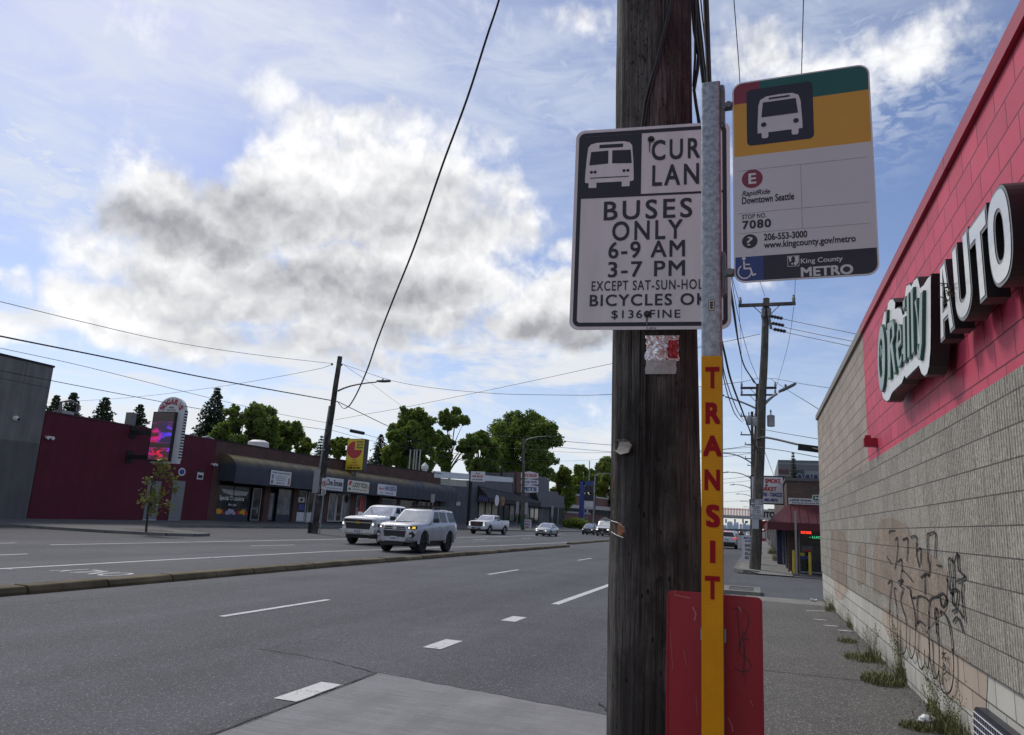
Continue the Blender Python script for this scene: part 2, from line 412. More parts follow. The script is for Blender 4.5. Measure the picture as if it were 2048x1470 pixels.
def concrete(name, col, brush=0., dirt=.25, space='World', joints=0.):
 m, nt, N, L, b = nodes_mat(name)
 P = N('ShaderNodeNewGeometry').outputs['Position']
 big = nz(nt, P, .9, 6, .65); fine = nz(nt, P, 30, 5, .7); st = nz(nt, P, 1.6, 6, .7, stretch=(2.2, .4, 1))
 v = mth(nt, 'MULTIPLY', rmp(nt, big, .25, .75, 1 - dirt, 1 + dirt * .7), rmp(nt, fine, .2, .8, .86, 1.12))
 v = mth(nt, 'MULTIPLY', v, rmp(nt, st, .25, .75, 1 - dirt * .6, 1 + dirt * .4))
 h = fine
 if brush:
  br = nz(nt, P, 60, 3, .6, stretch=(.03, 1.6, 1))
  v = mth(nt, 'MULTIPLY', v, rmp(nt, br, .3, .7, 1 - brush, 1 + brush)); h = mth(nt, 'ADD', fine, br)
 hs = N('ShaderNodeVectorMath'); hs.operation = 'SCALE'; hs.inputs[0].default_value = col; L(v, hs.inputs['Scale'])
 L(hs.outputs[0], b.inputs['Base Color']); b.inputs['Roughness'].default_value = .88; b.inputs['Specular IOR Level'].default_value = .3
 bump(nt, b, h, .35, .004)
 return m
def paint_mat(name, col, wear=.5):
 """road paint with worn-through flakes"""
 m, nt, N, L, b = nodes_mat(name)
 P = N('ShaderNodeNewGeometry').outputs['Position']
 w = nz(nt, P, 22, 8, .75); w2 = nz(nt, P, 2.5, 4, .6)
 f = rmp(nt, mth(nt, 'ADD', w, mth(nt, 'MULTIPLY', w2, .35)), .78 - .16 * wear, .90 - .16 * wear)
 L(mixc(nt, f, mixc(nt, rmp(nt, w2, .3, .7), tuple(c * .86 for c in col), col), (.11, .11, .115)), b.inputs['Base Color'])
 b.inputs['Roughness'].default_value = .75
 return m
A_ROAD = asphalt('road_asphalt', (.072, .074, .082), streak=.3)
A_LOT = asphalt('lot_asphalt', (.056, .057, .063), streak=.15)
A_DRIVE = asphalt('driveway_asphalt', (.082, .084, .092), streak=.08)
A_WALK = asphalt('sidewalk_asphalt', (.105, .102, .096), streak=.12)
A_GROUND = asphalt('ground_asphalt', (.085, .085, .085), speck=.3)
CONC = concrete('bus_pad_concrete', (.225, .23, .235), brush=.22)
CONC_W = concrete('sidewalk_concrete', (.215, .212, .20))
CONC_K = concrete('kerb_concrete', (.17, .168, .158), dirt=.4)
CONC_M = concrete('median_concrete', (.135, .108, .062), dirt=.6)
CONC_D = concrete('far_sidewalk_concrete', (.13, .128, .125), dirt=.3)
WHITE = paint_mat('white_road_paint', (.62, .62, .62), .35)
YELLOW = paint_mat('yellow_kerb_paint', (.55, .34, .08), .6)
TAR = M('tar_seam', (.018, .018, .02), .8, var=.3)
def sheet(name, pts, mat, z=None):
 mb = MB(mat); mb.poly([(p[0], p[1], p[2] if len(p) > 2 else z) for p in pts])
 return mb.build(name, kind='structure')
WK = .12                                       # pavement level above the carriageway
XW = 1.512                                     # face of the long block wall
sheet('ground', [(-4000, -300), (4000, -300), (4000, 9000), (-4000, 9000)], A_GROUND, -.03)
sheet('road', [(-36.2, -80), (-.8, -80), (-.8, 2500), (-36.2, 2500)], A_ROAD, 0)
# parking lane in front of the shops: darker asphalt
sheet('parking_lane', [(-36, -40), (-25.6, -40), (-25.6, 27), (-24.6, 31), (-24.4, 60), (-24.6, 88), (-30.5, 94), (-36, 94)], A_LOT, .004)
# concrete bus pad
rp = random.Random(3)
edge = [(-3.79 + (2.95 * k / 24), 7.36 - .56 * k / 24 + rp.uniform(-.02, .02)) for k in range(25)]
pad = edge + [(-.82, 6.8), (-.82, -12)] + [(-3.74, -12)] + [(-3.76 + rp.uniform(-.012, .012), y) for y in np.arange(3, 7.2, .22)]
sheet('bus_pad', pad, CONC, .005)
cr = MB(TAR)
def crack(pts, w, z):
 for a, b in zip(pts[:-1], pts[1:]):
  d = Vector(b) - Vector(a); n = Vector((-d.y, d.x)).normalized() * w * rp.uniform(.5, 1.1) / 2
  cr.quad((a[0] + n.x, a[1] + n.y, z), (a[0] - n.x, a[1] - n.y, z), (b[0] - n.x, b[1] - n.y, z), (b[0] + n.x, b[1] + n.y, z))
def wob(a, b, n, w): return [(a[0] + (b[0] - a[0]) * k / n + rp.uniform(-w, w), a[1] + (b[1] - a[1]) * k / n + rp.uniform(-w, w)) for k in range(n + 1)]
crack([(p[0], p[1] + .012) for p in edge], .018, .0075)
crack(wob((-3.81, 2.8), (-3.81, 7.37), 26, .012), .022, .0075)
crack(wob(G(755, 1347)[:2], G(660, 1322)[:2], 9, .02), .02, .006)
crack(wob(G(660, 1322)[:2], G(520, 1298)[:2], 9, .02), .016, .006)
crack(wob(G(520, 1300)[:2], G(700, 1262)[:2], 14, .05), .010, .006)
crack(wob(G(0, 1215)[:2], G(600, 1160)[:2], 20, .05), .012, .006)
crack(wob(G(1240, 1440)[:2], G(1195, 1405)[:2], 6, .03), .03, .0085)
cr.build('road_crack', kind='structure')
# road markings
def stripe(name, pts, w, mat=WHITE, z=.006):
 mb = MB(mat); rr = random.Random(len(pts) * 7 + int(abs(pts[0][0]) * 10))
 for a, b in zip(pts[:-1], pts[1:]):
  a = Vector(a[:2]); b = Vector(b[:2]); n = max(1, int((b - a).length / .35)) if (b - a).length < 12 else 1
  for k in range(n):
   p = a.lerp(b, k / n); q = a.lerp(b, (k + 1) / n); d = (b - a).normalized(); nn = Vector((-d.y, d.x)) * w / 2
   j = [rr.uniform(.92, 1.04) for _ in range(2)]
   mb.quad((p.x + nn.x * j[0], p.y + nn.y, z), (p.x - nn.x * j[1], p.y - nn.y, z), (q.x - nn.x * j[1], q.y - nn.y, z), (q.x + nn.x * j[0], q.y + nn.y, z))
 return mb.build(name, kind='structure')
for k in range(-1, 10):
 y0 = 9.6 + 11.7 * k
 stripe('lane_dash', [(-7.62, y0), (-7.62, y0 + 2.95)], .115)
for p, q in (((1008, 1242), (1050, 1235)), ((852, 1296), (918, 1282)), ((562, 1400), (680, 1370))):
 a, b = G(*p), G(*q); a.x = b.x = -3.93
 stripe('bus_lane_dash', [a, b], .25)
stripe('bus_lane_line', [(-3.93, 15.1), (-3.93, 30), (-3.93, 90)], .17)
stripe('lane_line', [(-15.7, -10), G(0, 1138), G(350, 1119), G(660, 1103), G(1000, 1091), G(1180, 1083)], .16)
stripe('far_lane_line', [G(100, 1090), G(400, 1084), G(700, 1078), G(1000, 1073.5), (-25.5, 100)], .16)
stripe('far_lane_dash', [G(-60, 1113), G(55, 1108)], .13); stripe('far_lane_dash', [G(500, 1092), G(590, 1090)], .13)
stripe('far_lane_dash', [G(-20, 1087.5), G(32, 1086)], .13)
for k in range(3): stripe('far_lane_dash', [(-19.9, 52 + 12 * k), (-20.0, 55 + 12 * k)], .13)
om = MB(WHITE); om.text('ONLY', (-14.95, 12.9, -13.25, 13.8), .006, 'z', .0, flip=True)
om.v = [(x, 26.65 - y, z) for x, y, z in om.v]
om.build('road_lettering', kind='structure')
rm = MB(WHITE)
for px, py in ((20, 1140), (425, 1116)): 
 p = G(px, py); rm.lathe([(.05, .006), (.045, .018), (.02, .022)], 8, (p.x, p.y, 0))
rm.build('raised_marker', kind='structure')
# median kerb: precast blocks, mossy on top
def median(name, line, n):
 mb = MB(CONC_M); rr = random.Random(11)
 L_ = [Vector(p) for p in line]
 seg = []
 for a, b in zip(L_[:-1], L_[1:]):
  k = max(1, round((b - a).length / 1.55))
  seg += [(a.lerp(b, i / k), a.lerp(b, (i + 1) / k)) for i in range(k)]
 for a, b in seg:
  d = (b - a).normalized(); nn = Vector((d.y, -d.x))
  if nn.x < 0: nn = -nn
  g = d * .022; h = .135 + rr.uniform(-.008, .012); sft = rr.uniform(-.015, .015)
  prof = [(0, 0), (.0, .05), (-.05, h - .015), (-.075, h), (-.36, h + .004), (-.40, h - .02), (-.45, .04), (-.45, 0)]
  ringA = [tuple((a + g + nn * (u + sft)).to_3d() + Vector((0, 0, z))) for u, z in prof]
  ringB = [tuple((b - g + nn * (u + sft)).to_3d() + Vector((0, 0, z + rr.uniform(-.006, .006) * (z > 0)))) for u, z in prof]
  m_ = len(prof)
  mb.add(ringA + ringB, [(i, (i + 1) % m_, m_ + (i + 1) % m_, m_ + i) for i in range(m_)] + [tuple(range(m_)), tuple(range(2 * m_ - 1, m_ - 1, -1))])
 return mb.build(name, kind='structure')
median('median', [(-11.4, -14), (-11.55, 8), (-11.65, 13), (-11.85, 20), (-11.95, 35), (-12.1, 49.9)], 0)
median('median', [(-13.3, 55.5), (-13.9, 75), (-14.5, 110), (-15, 200)], 0)
# pavement beside the long wall
sheet('sidewalk', [(-.68, -14, WK), (XW + .3, -14, WK), (XW + .3, 19.6, WK), (XW + .3, 20.55, .03), (-.68, 20.55, .03), (-.68, 19.6, WK)], A_WALK)
sheet('sidewalk_slab', [(-.3, 18.3, WK + .004), (XW, 18.3, WK + .004), (XW, 19.6, WK + .004), (XW, 20.5, .036), (-.3, 20.5, .036), (-.3, 19.6, WK + .004)], CONC_W)
kb = MB(CONC_K)
for k in range(12):
 y0 = -14 + k * 2.8; y1 = min(y0 + 2.785, 19.4)
 kb.prism([(-.81, -.02), (-.80, WK - .01), (-.785, WK + .003), (-.68, WK + .003), (-.68, -.02)], y0, y1, 'y')
kb.build('kerb', kind='structure')
sheet('driveway', [(-.95, 20.5), (60, 20.5), (60, 31.4), (-.95, 31.4)], A_DRIVE, .006)
stripe('kerb_paint', [(.02, 20.62), (1.35, 20.52)], .13, YELLOW, .014)
jn = MB(TAR)
for y in (4.6, 9.3, 13.6, 18.3): 
 jn.quad((-.68, y, WK + .003), (XW, y + .02, WK + .003), (XW, y + .035, WK + .003), (-.68, y + .015, WK + .003))
jn.build('pavement_joint', kind='structure')
st = MB(WHITE); 
a, b = G(1612, 1222, WK), G(1662, 1223, WK); st.quad((a.x, a.y - .04, WK + .007), (b.x, b.y - .04, WK + .007), (b.x, b.y + .04, WK + .007), (a.x, a.y + .04, WK + .007))
for px, py in ((1662, 1252), (1640, 1240), (1690, 1262)):
 p = G(px, py, WK)
 st.disc((p.x, p.y), .13, WK + .007, 9, 'z', .05)
st.build('pavement_paint', kind='structure')
# beyond the driveway the pavement goes on
sheet('far_pavement', [(-.85, 33.2, WK), (-.4, 32.0, WK), (0.05, 31.5, .05), (1.25, 31.3, .05), (1.3, 34, WK), (1.3, 420, WK), (-.85, 420, WK)], CONC_W)
sheet('shop_forecourt', [(1.3, 31.3), (30, 31.3), (30, 36), (1.3, 36)], A_DRIVE, .03)
kb = MB(CONC_K)
kb.prism([(-1.0, 33.4), (-.95, 32.6), (-.6, 32.0), (.02, 31.75), (.02, 31.95), (-.45, 32.2), (-.78, 32.7), (-.83, 33.4)], 0, WK + .02, 'z')
kb.prism([(-1.0, 33.4), (-.83, 33.4), (-.83, 420), (-1.0, 420)], 0, WK + .004, 'z')
kb.build('kerb', kind='structure')
stripe('kerb_paint', [(.1, 31.62), (1.2, 31.42)], .12, YELLOW, .058)
for k in range(1, 40):
 pass
# far pavement along the shops, with its planted bulb
def fz(y):
 ys = [-40, 32, 41, 47, 64, 90, 111, 150, 400]; zs = [.22, .24, .28, .36, .38, .58, .9, 1.05, 1.05]
 return float(np.interp(y, ys, zs))
mb = MB(CONC_D)
Ys = list(range(-40, 31, 7)) + [33, 37, 41, 47, 55, 64, 75, 90]
for a, b in zip(Ys[:-1], Ys[1:]):
 mb.quad((-36.1, a, .13), (-36.1, b, .13), (-40.3, b, fz(b)), (-40.3, a, fz(a)))
Y2 = [90, 100, 111, 130, 150, 200, 400]
kx = lambda y: float(np.interp(y, [90, 97, 106, 130, 175, 400], [-36.1, -32.4, -31.4, -31.0, -33.5, -36]))
for a, b in zip(Y2[:-1], Y2[1:]):
 mb.quad((kx(a), a, .13), (kx(b), b, .13), (-40.3, b, fz(b)), (-40.3, a, fz(a)))
 mb.quad((-40.3, a, fz(a)), (-40.3, b, fz(b)), (-75, b, fz(b) + .1), (-75, a, fz(a) + .1))
bulb = [(-36.1, 27.5), (-33.5, 27.6), (-29.5, 28.2), (-27.0, 29.3), (-26.3, 30.3), (-26.6, 31.6), (-28, 32.6), (-30.5, 34.0), (-33.5, 36.5), (-36.1, 37.5)]
mb.poly([(x, y, .132) for x, y in bulb])
mb.build('far_sidewalk', kind='structure')
kb = MB(CONC_K)
def kerbline(pts, z, w=.16):
 for a, b in zip(pts[:-1], pts[1:]):
  a = Vector(a); b = Vector(b); d = (b - a).normalized(); n = Vector((d.y, -d.x)) * w
  kb.prism([tuple(a), tuple(b), tuple(b + n), tuple(a + n)], 0, z, 'z')
kerbline([(-36.1, -40), (-36.1, 27.5)], .136); kerbline(bulb, .138); kerbline([(-36.1, 37.5), (-36.1, 90)], .136)
kerbline([(kx(y), y) for y in Y2], .136)
kb.build('kerb', kind='structure')
sheet('planting_soil', [(-31.2, 30.6, .137), (-28.6, 29.7, .137), (-28.0, 31.0, .137), (-30.4, 32.6, .137)], M('soil', (.075, .062, .05), .95, var=.35, scale=3, space='World'))
# ------------------------------------------------------------------ foreground: weathered pole
def wood_mat(name, dark, mid, light, scale=1.0, streaks=1.0):
 m, nt, N, L, b = nodes_mat(name)
 P = N('ShaderNodeTexCoord').outputs['Object']
 g1 = nz(nt, P, 26 * scale, 8, .68, stretch=(1, 1, .045), dist=.25)
 g2 = nz(nt, P, 90 * scale, 4, .6, stretch=(1, 1, .03))
 pat = nz(nt, P, 3.2, 7, .68, stretch=(1, 1, .5))
 pit = N('ShaderNodeTexVoronoi'); mp = N('ShaderNodeMapping'); L(P, mp.inputs[0]); mp.inputs['Scale'].default_value = (1, 1, .45); L(mp.outputs[0], pit.inputs['Vector']); pit.inputs['Scale'].default_value = 55
 sc_ = N('ShaderNodeSeparateColor'); L(pit.outputs['Color'], sc_.inputs[0])
 hole = mth(nt, 'MULTIPLY', rmp(nt, pit.outputs['Distance'], .30, .16), rmp(nt, sc_.outputs[0], .86, .9))
 hole = mth(nt, 'MULTIPLY', hole, rmp(nt, nz(nt, P, 4, 3), .42, .6))
 c = mixc(nt, rmp(nt, g1, .36, .64), dark, mid)
 c = mixc(nt, mth(nt, 'MULTIPLY', rmp(nt, pat, .44, .66), rmp(nt, g2, .36, .6)), c, light)
 crackm = rmp(nt, nz(nt, P, 34, 6, .6, stretch=(1, 1, .025), dist=.4), .40, .33)
 c = mixc(nt, mth(nt, 'MULTIPLY', crackm, .85), c, tuple(x * .25 for x in dark))
 c = mixc(nt, hole, c, tuple(x * .15 for x in dark))
 L(c, b.inputs['Base Color']); b.inputs['Roughness'].default_value = .88; b.inputs['Specular IOR Level'].default_value = .25
 h = mth(nt, 'SUBTRACT', mth(nt, 'ADD', g1, mth(nt, 'MULTIPLY', g2, .4)), mth(nt, 'ADD', mth(nt, 'MULTIPLY', crackm, .5), mth(nt, 'MULTIPLY', hole, .7)))
 bump(nt, b, h, .85, .012)
 return m
OLDWOOD = wood_mat('weathered_pole_wood', (.018, .016, .015), (.052, .046, .043), (.185, .17, .158), 2.0)
POLEWOOD = wood_mat('grey_pole_wood', (.05, .045, .04), (.11, .10, .088), (.19, .175, .155), .7)
DARK_NAIL = M('dark_nail_hole', (.006, .005, .005), .9, var=0); BLACKRUB = M('black_cable_rubber', (.012, .012, .014), .55, var=0)
STEEL = M('galvanised_steel', (.30, .33, .35), .42, metal=.7, var=.5, scale=75, bump=.12, bscale=120)
DARKSTEEL = M('weathered_steel', (.16, .16, .165), .5, metal=.6, var=.3, scale=30)
PC = PY(1309, 1200, 2.92); PXc = PC.x
PR = (PY(1400, 1200, 2.92).x - PY(1219, 1200, 2.92).x) / 2 * 1.0
LEAN = .0155
pole = thing('utility_pole', 'dark weathered wooden utility pole in the foreground carrying the buses-only sign', 'utility pole', (PXc, 2.92, WK))
def pole_mesh():
 from mathutils import noise as nze
 mb = MB(OLDWOOD); nseg = 132; rows = 220; top = 12.9
 vs = []; fs = []
 cracks = [(rnd.uniform(0, 2 * PI), rnd.uniform(.2, 5), rnd.uniform(.5, 2.5), rnd.uniform(.004, .012)) for _ in range(34)]
 for j in range(rows + 1):
  z = -.2 + (top + .2) * (j / rows) ** 1.25
  r0 = PR * (1.02 - .027 * (z - 1.5) * .9)
  r0 = max(r0, .12)
  for k in range(nseg):
   a = 2 * PI * k / nseg; ca, sa = math.cos(a), math.sin(a)
   d = (nze.noise(Vector((ca * 2.2, sa * 2.2, z * .5))) * .010 + nze.noise(Vector((ca * 9, sa * 9, z * .8))) * .006 + nze.noise(Vector((ca * 30, sa * 30, z * 2.2))) * .0028)
   for c0, z0, ln, dp in cracks:
    da = abs((a - c0 + PI) % (2 * PI) - PI)
    if da < .035 and abs(z - z0) < ln / 2: d -= dp * (1 - da / .035) * (1 - (abs(z - z0) / (ln / 2)) ** 2)
   vs.append(((r0 + d) * ca - LEAN * (z - 1.4), (r0 + d) * sa, z))
 for j in range(rows):
  for k in range(nseg): fs.append((j * nseg + k, j * nseg + (k + 1) % nseg, (j + 1) * nseg + (k + 1) % nseg, (j + 1) * nseg + k))
 fs.append(tuple(rows * nseg + k for k in range(nseg)))
 return mb.add(vs, fs)
pole_mesh().build('shaft', pole, smooth=50)
def on_pole(px, py, out=.006):
 d = ray(px, py); o = EYE - Vector((PXc, 2.92, 0)); a = d.x ** 2 + d.y ** 2; bq = 2 * (o.x * d.x + o.y * d.y)
 t0 = 2.9 / d.y; z = CAM_H + d.z * t0 - WK; r = PR * (1.02 - .0243 * (z - 1.5)) + out; sh = Vector((-LEAN * (z - 1.4), 0, 0)); o = o - sh; bq = 2 * (o.x * d.x + o.y * d.y)
 cq = o.x ** 2 + o.y ** 2 - r * r; disc = bq * bq - 4 * a * cq
 t = (-bq - math.sqrt(disc)) / (2 * a) if disc > 0 else -bq / (2 * a)
 return o + sh + d * t + Vector((0, 0, -WK))
# splinters and peeled sapwood on the left edge
sp = MB(M('bare_sapwood', (.20, .125, .075), .9, var=.35, scale=30, stretch=(1, 1, .1), bump=.5, bscale=60))
for px, py, ln, w in ((1229, 850, .16, .012), (1231, 800, .10, .01), (1236, 935, .13, .012), (1228, 970, .10, .009), (1241, 1030, .05, .012), (1238, 885, .1, .02)):
 p = PY(px, py, 2.84) - Vector((PXc, 2.92, WK))
 ang = math.atan2(p.y, p.x); q = Vector((math.cos(ang), math.sin(ang), 0)); rr_ = PR * 1.005
 t = Vector((-q.y, q.x, 0)); c = q * rr_ + Vector((0, 0, p.z))
 sp.add([tuple(c + t * w * .5 - Vector((0, 0, ln / 2))), tuple(c - t * w * .5 - Vector((0, 0, ln / 2.3))), tuple(c - t * w * .3 + Vector((0, 0, ln / 2))), tuple(c + t * w * .35 + Vector((0, 0, ln / 2.4))), tuple(c + q * .008)], [(0, 1, 4), (1, 2, 4), (2, 3, 4), (3, 0, 4)])
sp.build('splinter', pole)
# upper crossarm, far above the picture's edge, that the street lines leave from
ca = MB(POLEWOOD); ca.bb(-1.4, -.16, 12.05, 1.2, -.28, 12.19); ca.build('crossarm', pole)
st_ = MB(DARK_NAIL)
for k in range(260):
 px = rnd.uniform(1222, 1392); py = rnd.choice((rnd.uniform(0, 245), rnd.uniform(0, 245), rnd.uniform(670, 1400)))
 c = on_pole(px, py, .001); q = Vector((c.x + LEAN * (c.z - 1.4), c.y, 0)).normalized(); t = Vector((-q.y, q.x, 0)); w = rnd.uniform(.0015, .0035); h = rnd.uniform(.003, .011)
 a_ = rnd.uniform(0, 2 * PI)
 st_.poly([tuple(c + t * w * math.cos(b + a_) * (1 + .4 * math.sin(2 * b)) + Vector((0, 0, h * math.sin(b + a_)))) for b in np.linspace(0, 2 * PI, 7, endpoint=False)])
o = st_.build('nail_hole', pole); o['kind'] = 'stuff'
# climbing cable stapled to the shaft
cb = MB(BLACKRUB)
cb.tube([on_pole(x, y, .010) for x, y in ((1352, -90), (1343, 0), (1327, 65), (1313, 125), (1296, 180), (1290, 205), (1284, 255))], .006, 7)
cb.tube([on_pole(x, y, .010) for x, y in ((1356, -90), (1346, 0), (1330, 65), (1318, 120), (1303, 175), (1294, 215), (1288, 258))], .005, 7)
cb.build('cable', pole, smooth=60)
# cables that hang on the right side of the shaft
cb = MB(BLACKRUB)
def cpt(px, py, Y): return tuple(PY(px, py, Y) - Vector((PXc, 2.92, WK)))
for w, pts in ((.0075, ((1380, -70), (1384, 10), (1388, 60), (1397, 110), (1395, 140), (1388, 180), (1393, 215), (1400, 255), (1402, 420))), (.006, ((1387, -70), (1391, 40), (1390, 120), (1387, 170), (1392, 205), (1404, 300)))):
 cb.tube([cpt(x, y, 3.02) for x, y in pts], w, 7)
cb.build('cable', pole, smooth=60)
# stray staples, tags and torn flyers
def stuck(name, label, cat, fn):
 o = fn(); o.name = name; o['label'] = label; o['category'] = cat; return o
FOIL = M('crumpled_foil', (.75, .74, .74), .22, metal=1.0, var=.1, scale=30, bump=.9, bscale=26)
PAPER = M('grey_paper', (.42, .41, .40), .8, var=.15, scale=20, bump=.35, bscale=30)
REDPR = M('foil_red_print', (.45, .06, .07), .35, metal=.5, var=.3, scale=30, bump=.8, bscale=26)
foil = thing('foil_packet', 'crumpled silver foil packet stapled to the dark pole under the buses-only sign', 'packet', (PXc, 2.92, WK))
def curved(mb, x0, x1, y0, y1, nx=9, ny=9, out=.004, jit=.0):
 vs = [tuple(on_pole(x0 + (x1 - x0) * i / nx + (jit * 400 * rnd.uniform(-1, 1) if i in (0, nx) else 0), y0 + (y1 - y0) * j / ny, out + rnd.uniform(0, jit))) for j in range(ny + 1) for i in range(nx + 1)]
 fs = [(j * (nx + 1) + i, j * (nx + 1) + i + 1, (j + 1) * (nx + 1) + i + 1, (j + 1) * (nx + 1) + i) for j in range(ny) for i in range(nx)]
 return mb.add(vs, fs)
curved(MB(FOIL), 1291, 1357, 671, 722, 12, 10, .005, .006).build('foil', foil)
curved(MB(REDPR), 1338, 1356, 680, 716, 7, 7, .0115, .006).build('print', foil)
curved(MB(PAPER), 1291, 1352, 720, 748, 8, 5, .006, .004).build('torn_edge', foil)
tag_ = thing('torn_tag', 'torn grey cardboard tag curling from the left edge of the dark pole', 'paper', (PXc, 2.92, WK))
mt = MB(M('grey_brown_card', (.20, .185, .17), .85, var=.3, scale=40)); ps = [on_pole(x, y, o) for x, y, o in ((1228, 884, .004), (1252, 882, .012), (1262, 890, .03), (1256, 905, .035), (1240, 909, .02), (1227, 900, .006))]
mt.add([tuple(p) for p in ps] + [tuple(p + Vector((.004, .008, 0))) for p in ps], [(0, 1, 2, 3, 4, 5), (11, 10, 9, 8, 7, 6)] + [(i, (i + 1) % 6, 6 + (i + 1) % 6, 6 + i) for i in range(6)]); mt.build('card', tag_)
mt = MB(OLDWOOD); mt.add([tuple(on_pole(x, y, o)) for x, y, o in ((1226, 880, .008), (1250, 877, .02), (1264, 886, .036), (1252, 884, .03))], [(0, 1, 2, 3)]); mt.build('curled_edge', tag_)
fly = thing('flyer_remnant', 'scrap of old orange flyer under wire staples on the dark foreground pole', 'paper', (PXc, 2.92, WK))
mt = MB(M('orange_paper', (.28, .12, .05), .85, var=.5, scale=40)); mt.add([tuple(on_pole(x, y, .006)) for x, y in ((1226, 1048), (1243, 1044), (1249, 1062), (1240, 1074), (1229, 1066))], [(0, 1, 2, 3, 4)]); mt.build('scrap', fly)
mt = MB(DARKSTEEL); mt.tube([on_pole(x, y, .010) for x, y in ((1222, 1042), (1236, 1046), (1249, 1056), (1252, 1066))], .0022, 6); mt.tube([on_pole(x, y, .010) for x, y in ((1223, 1064), (1232, 1070), (1247, 1076))], .0022, 6); mt.build('staple', fly)
# ------------------------------------------------------------------ signs: faces are built in sign coordinates, read off the photograph
class SignFace:
 def __init__(s, O, yaw):
  s.O = Vector(O); s.yaw = yaw; s.u = Vector((math.cos(yaw), math.sin(yaw), 0)); s.n = Vector((math.sin(yaw), -math.cos(yaw), 0))
 def uv(s, px, py):
  P = PN(px, py, s.O, s.n) - s.O; return (P.dot(s.u), P.z)
 def box(s, x0, y0, x1, y1):
  xm, ym = (x0 + x1) / 2, (y0 + y1) / 2
  return (s.uv(x0, ym)[0], s.uv(xm, y1)[1], s.uv(x1, ym)[0], s.uv(xm, y0)[1])
def zoomed(x0, y0, k):
 return lambda x, y: (x0 + x / k, y0 + y / k)
Z6 = zoomed(1130, 120, 2.625)
def zbox(sf, Z, x0, y0, x1, y1):
 a = Z(x0, y0); b = Z(x1, y1); return sf.box(a[0], a[1], b[0], b[1])
SHEETING = M('white_sign_sheeting', (.66, .645, .655), .45, var=.14, scale=3, stretch=(3, 3, .6))
SIGNBLACK = M('black_sign_ink', (.013, .014, .024), .5, var=.1)
INK = M('dark_sign_ink', (.020, .021, .030), .5, var=.1)
def bus_icon(mb, bx, white, dark, d, style):
 """front view of a bus inside bx"""
 x0, z0, x1, z1 = bx; W, H = x1 - x0, z1 - z0
 P = lambda a, b: (x0 + a * W, z0 + b * H)
 mb.use(white)
 if style == 'old':
  mb.flat([P(*p) for p in ((.03, .11), (.97, .11), (1, .13), (1.0, .22), (.985, .56), (.955, .90), (.90, .97), (.78, 1.0), (.22, 1.0), (.10, .97), (.045, .90), (.015, .56), (0, .22), (0, .13))], d)
  mb.flat([P(*p) for p in ((.08, 0), (.24, 0), (.24, .11), (.08, .11))], d); mb.flat([P(*p) for p in ((.76, 0), (.92, 0), (.92, .11), (.76, .11))], d)
  mb.use(dark); e = d - .0007
  mb.flat([P(*p) for p in ((.28, .87), (.77, .87), (.77, .95), (.28, .95))], e)
  mb.flat([P(*p) for p in ((.08, .50), (.47, .52), (.47, .81), (.11, .80))], e); mb.flat([P(*p) for p in ((.55, .52), (.955, .50), (.93, .80), (.55, .81))], e)
  for cx in (.13, .205, .80, .88): mb.disc(P(cx, .345), .034 * W, e, 12)
  mb.flat([P(*p) for p in ((.10, .205), (.90, .205), (.90, .225), (.10, .225))], e)
 else:
  mb.flat([P(*p) for p in ((0, .13), (1, .13), (1, .30), (.975, .78), (.93, .92), (.80, .985), (.5, 1.0), (.2, .985), (.07, .92), (.025, .78), (0, .30))], d)
  for a in (.09, .76):
   mb.flat([P(*p) for p in ((a, .03), (a + .03, 0), (a + .12, 0), (a + .15, .03), (a + .15, .13), (a, .13))], d)
  mb.use(dark); e = d - .0007
  mb.flat([P(*p) for p in ((.09, .50), (.91, .50), (.87, .85), (.13, .85))], e)
  mb.flat([P(*p) for p in ((.26, .905), (.74, .905), (.73, .945), (.27, .945))], e)
  for cx in (.14, .86): mb.disc(P(cx, .32), .062 * W, e, 14)
# --- buses-only sign on the pole
SF = SignFace((PY(1146, 460, 2.70).x, 2.69, 0), math.radians(5.5))
u0, v0 = SF.uv(1138, 660); u1 = SF.uv(1463, 655)[0]; v1 = SF.uv(1160, 262)[1]
cs = thing('traffic_sign', 'white CURB LANE BUSES ONLY sign with a bus symbol bolted to the dark foreground pole', 'road sign', SF.O, SF.yaw)
mb = MB(SHEETING); mb.prism(rrect(u0, v0, u1, v1, .035), 0, .0025); mb.build('panel', cs)
mb = MB(SIGNBLACK); bw = .016; ins = .013
mb.ring(rrect(u0 + ins, v0 + ins, u1 - ins, v1 - ins, .026), rrect(u0 + ins + bw, v0 + ins + bw, u1 - ins - bw, v1 - ins - bw, .012), -.0006, -.0002); mb.build('border', cs)
hx = zbox(SF, Z6, 75, 372, 400, 712)
mb = MB(SIGNBLACK); top = v1 - ins - bw - .001
hl = SF.uv(*Z6(250, 722))[1]; hm = SF.uv(*Z6(400, 500))[0]; hr = SF.uv(*Z6(398, 700))[0]; hb = SF.uv(*Z6(600, 694))[1]
mb.flat([(u0 + ins + bw * .5, hl), (u1 - ins - bw * .5, hl), (u1 - ins - bw * .5, hb), (hr, hb), (hr, top), (u0 + ins + bw * .5, top)], -.0011)
mb.build('symbol_field', cs)
mb = MB(); bus_icon(mb, zbox(SF, Z6, 108, 432, 362, 668), SHEETING, SIGNBLACK, -.0018, 'old'); mb.build('bus_symbol', cs)
mb = MB(INK)
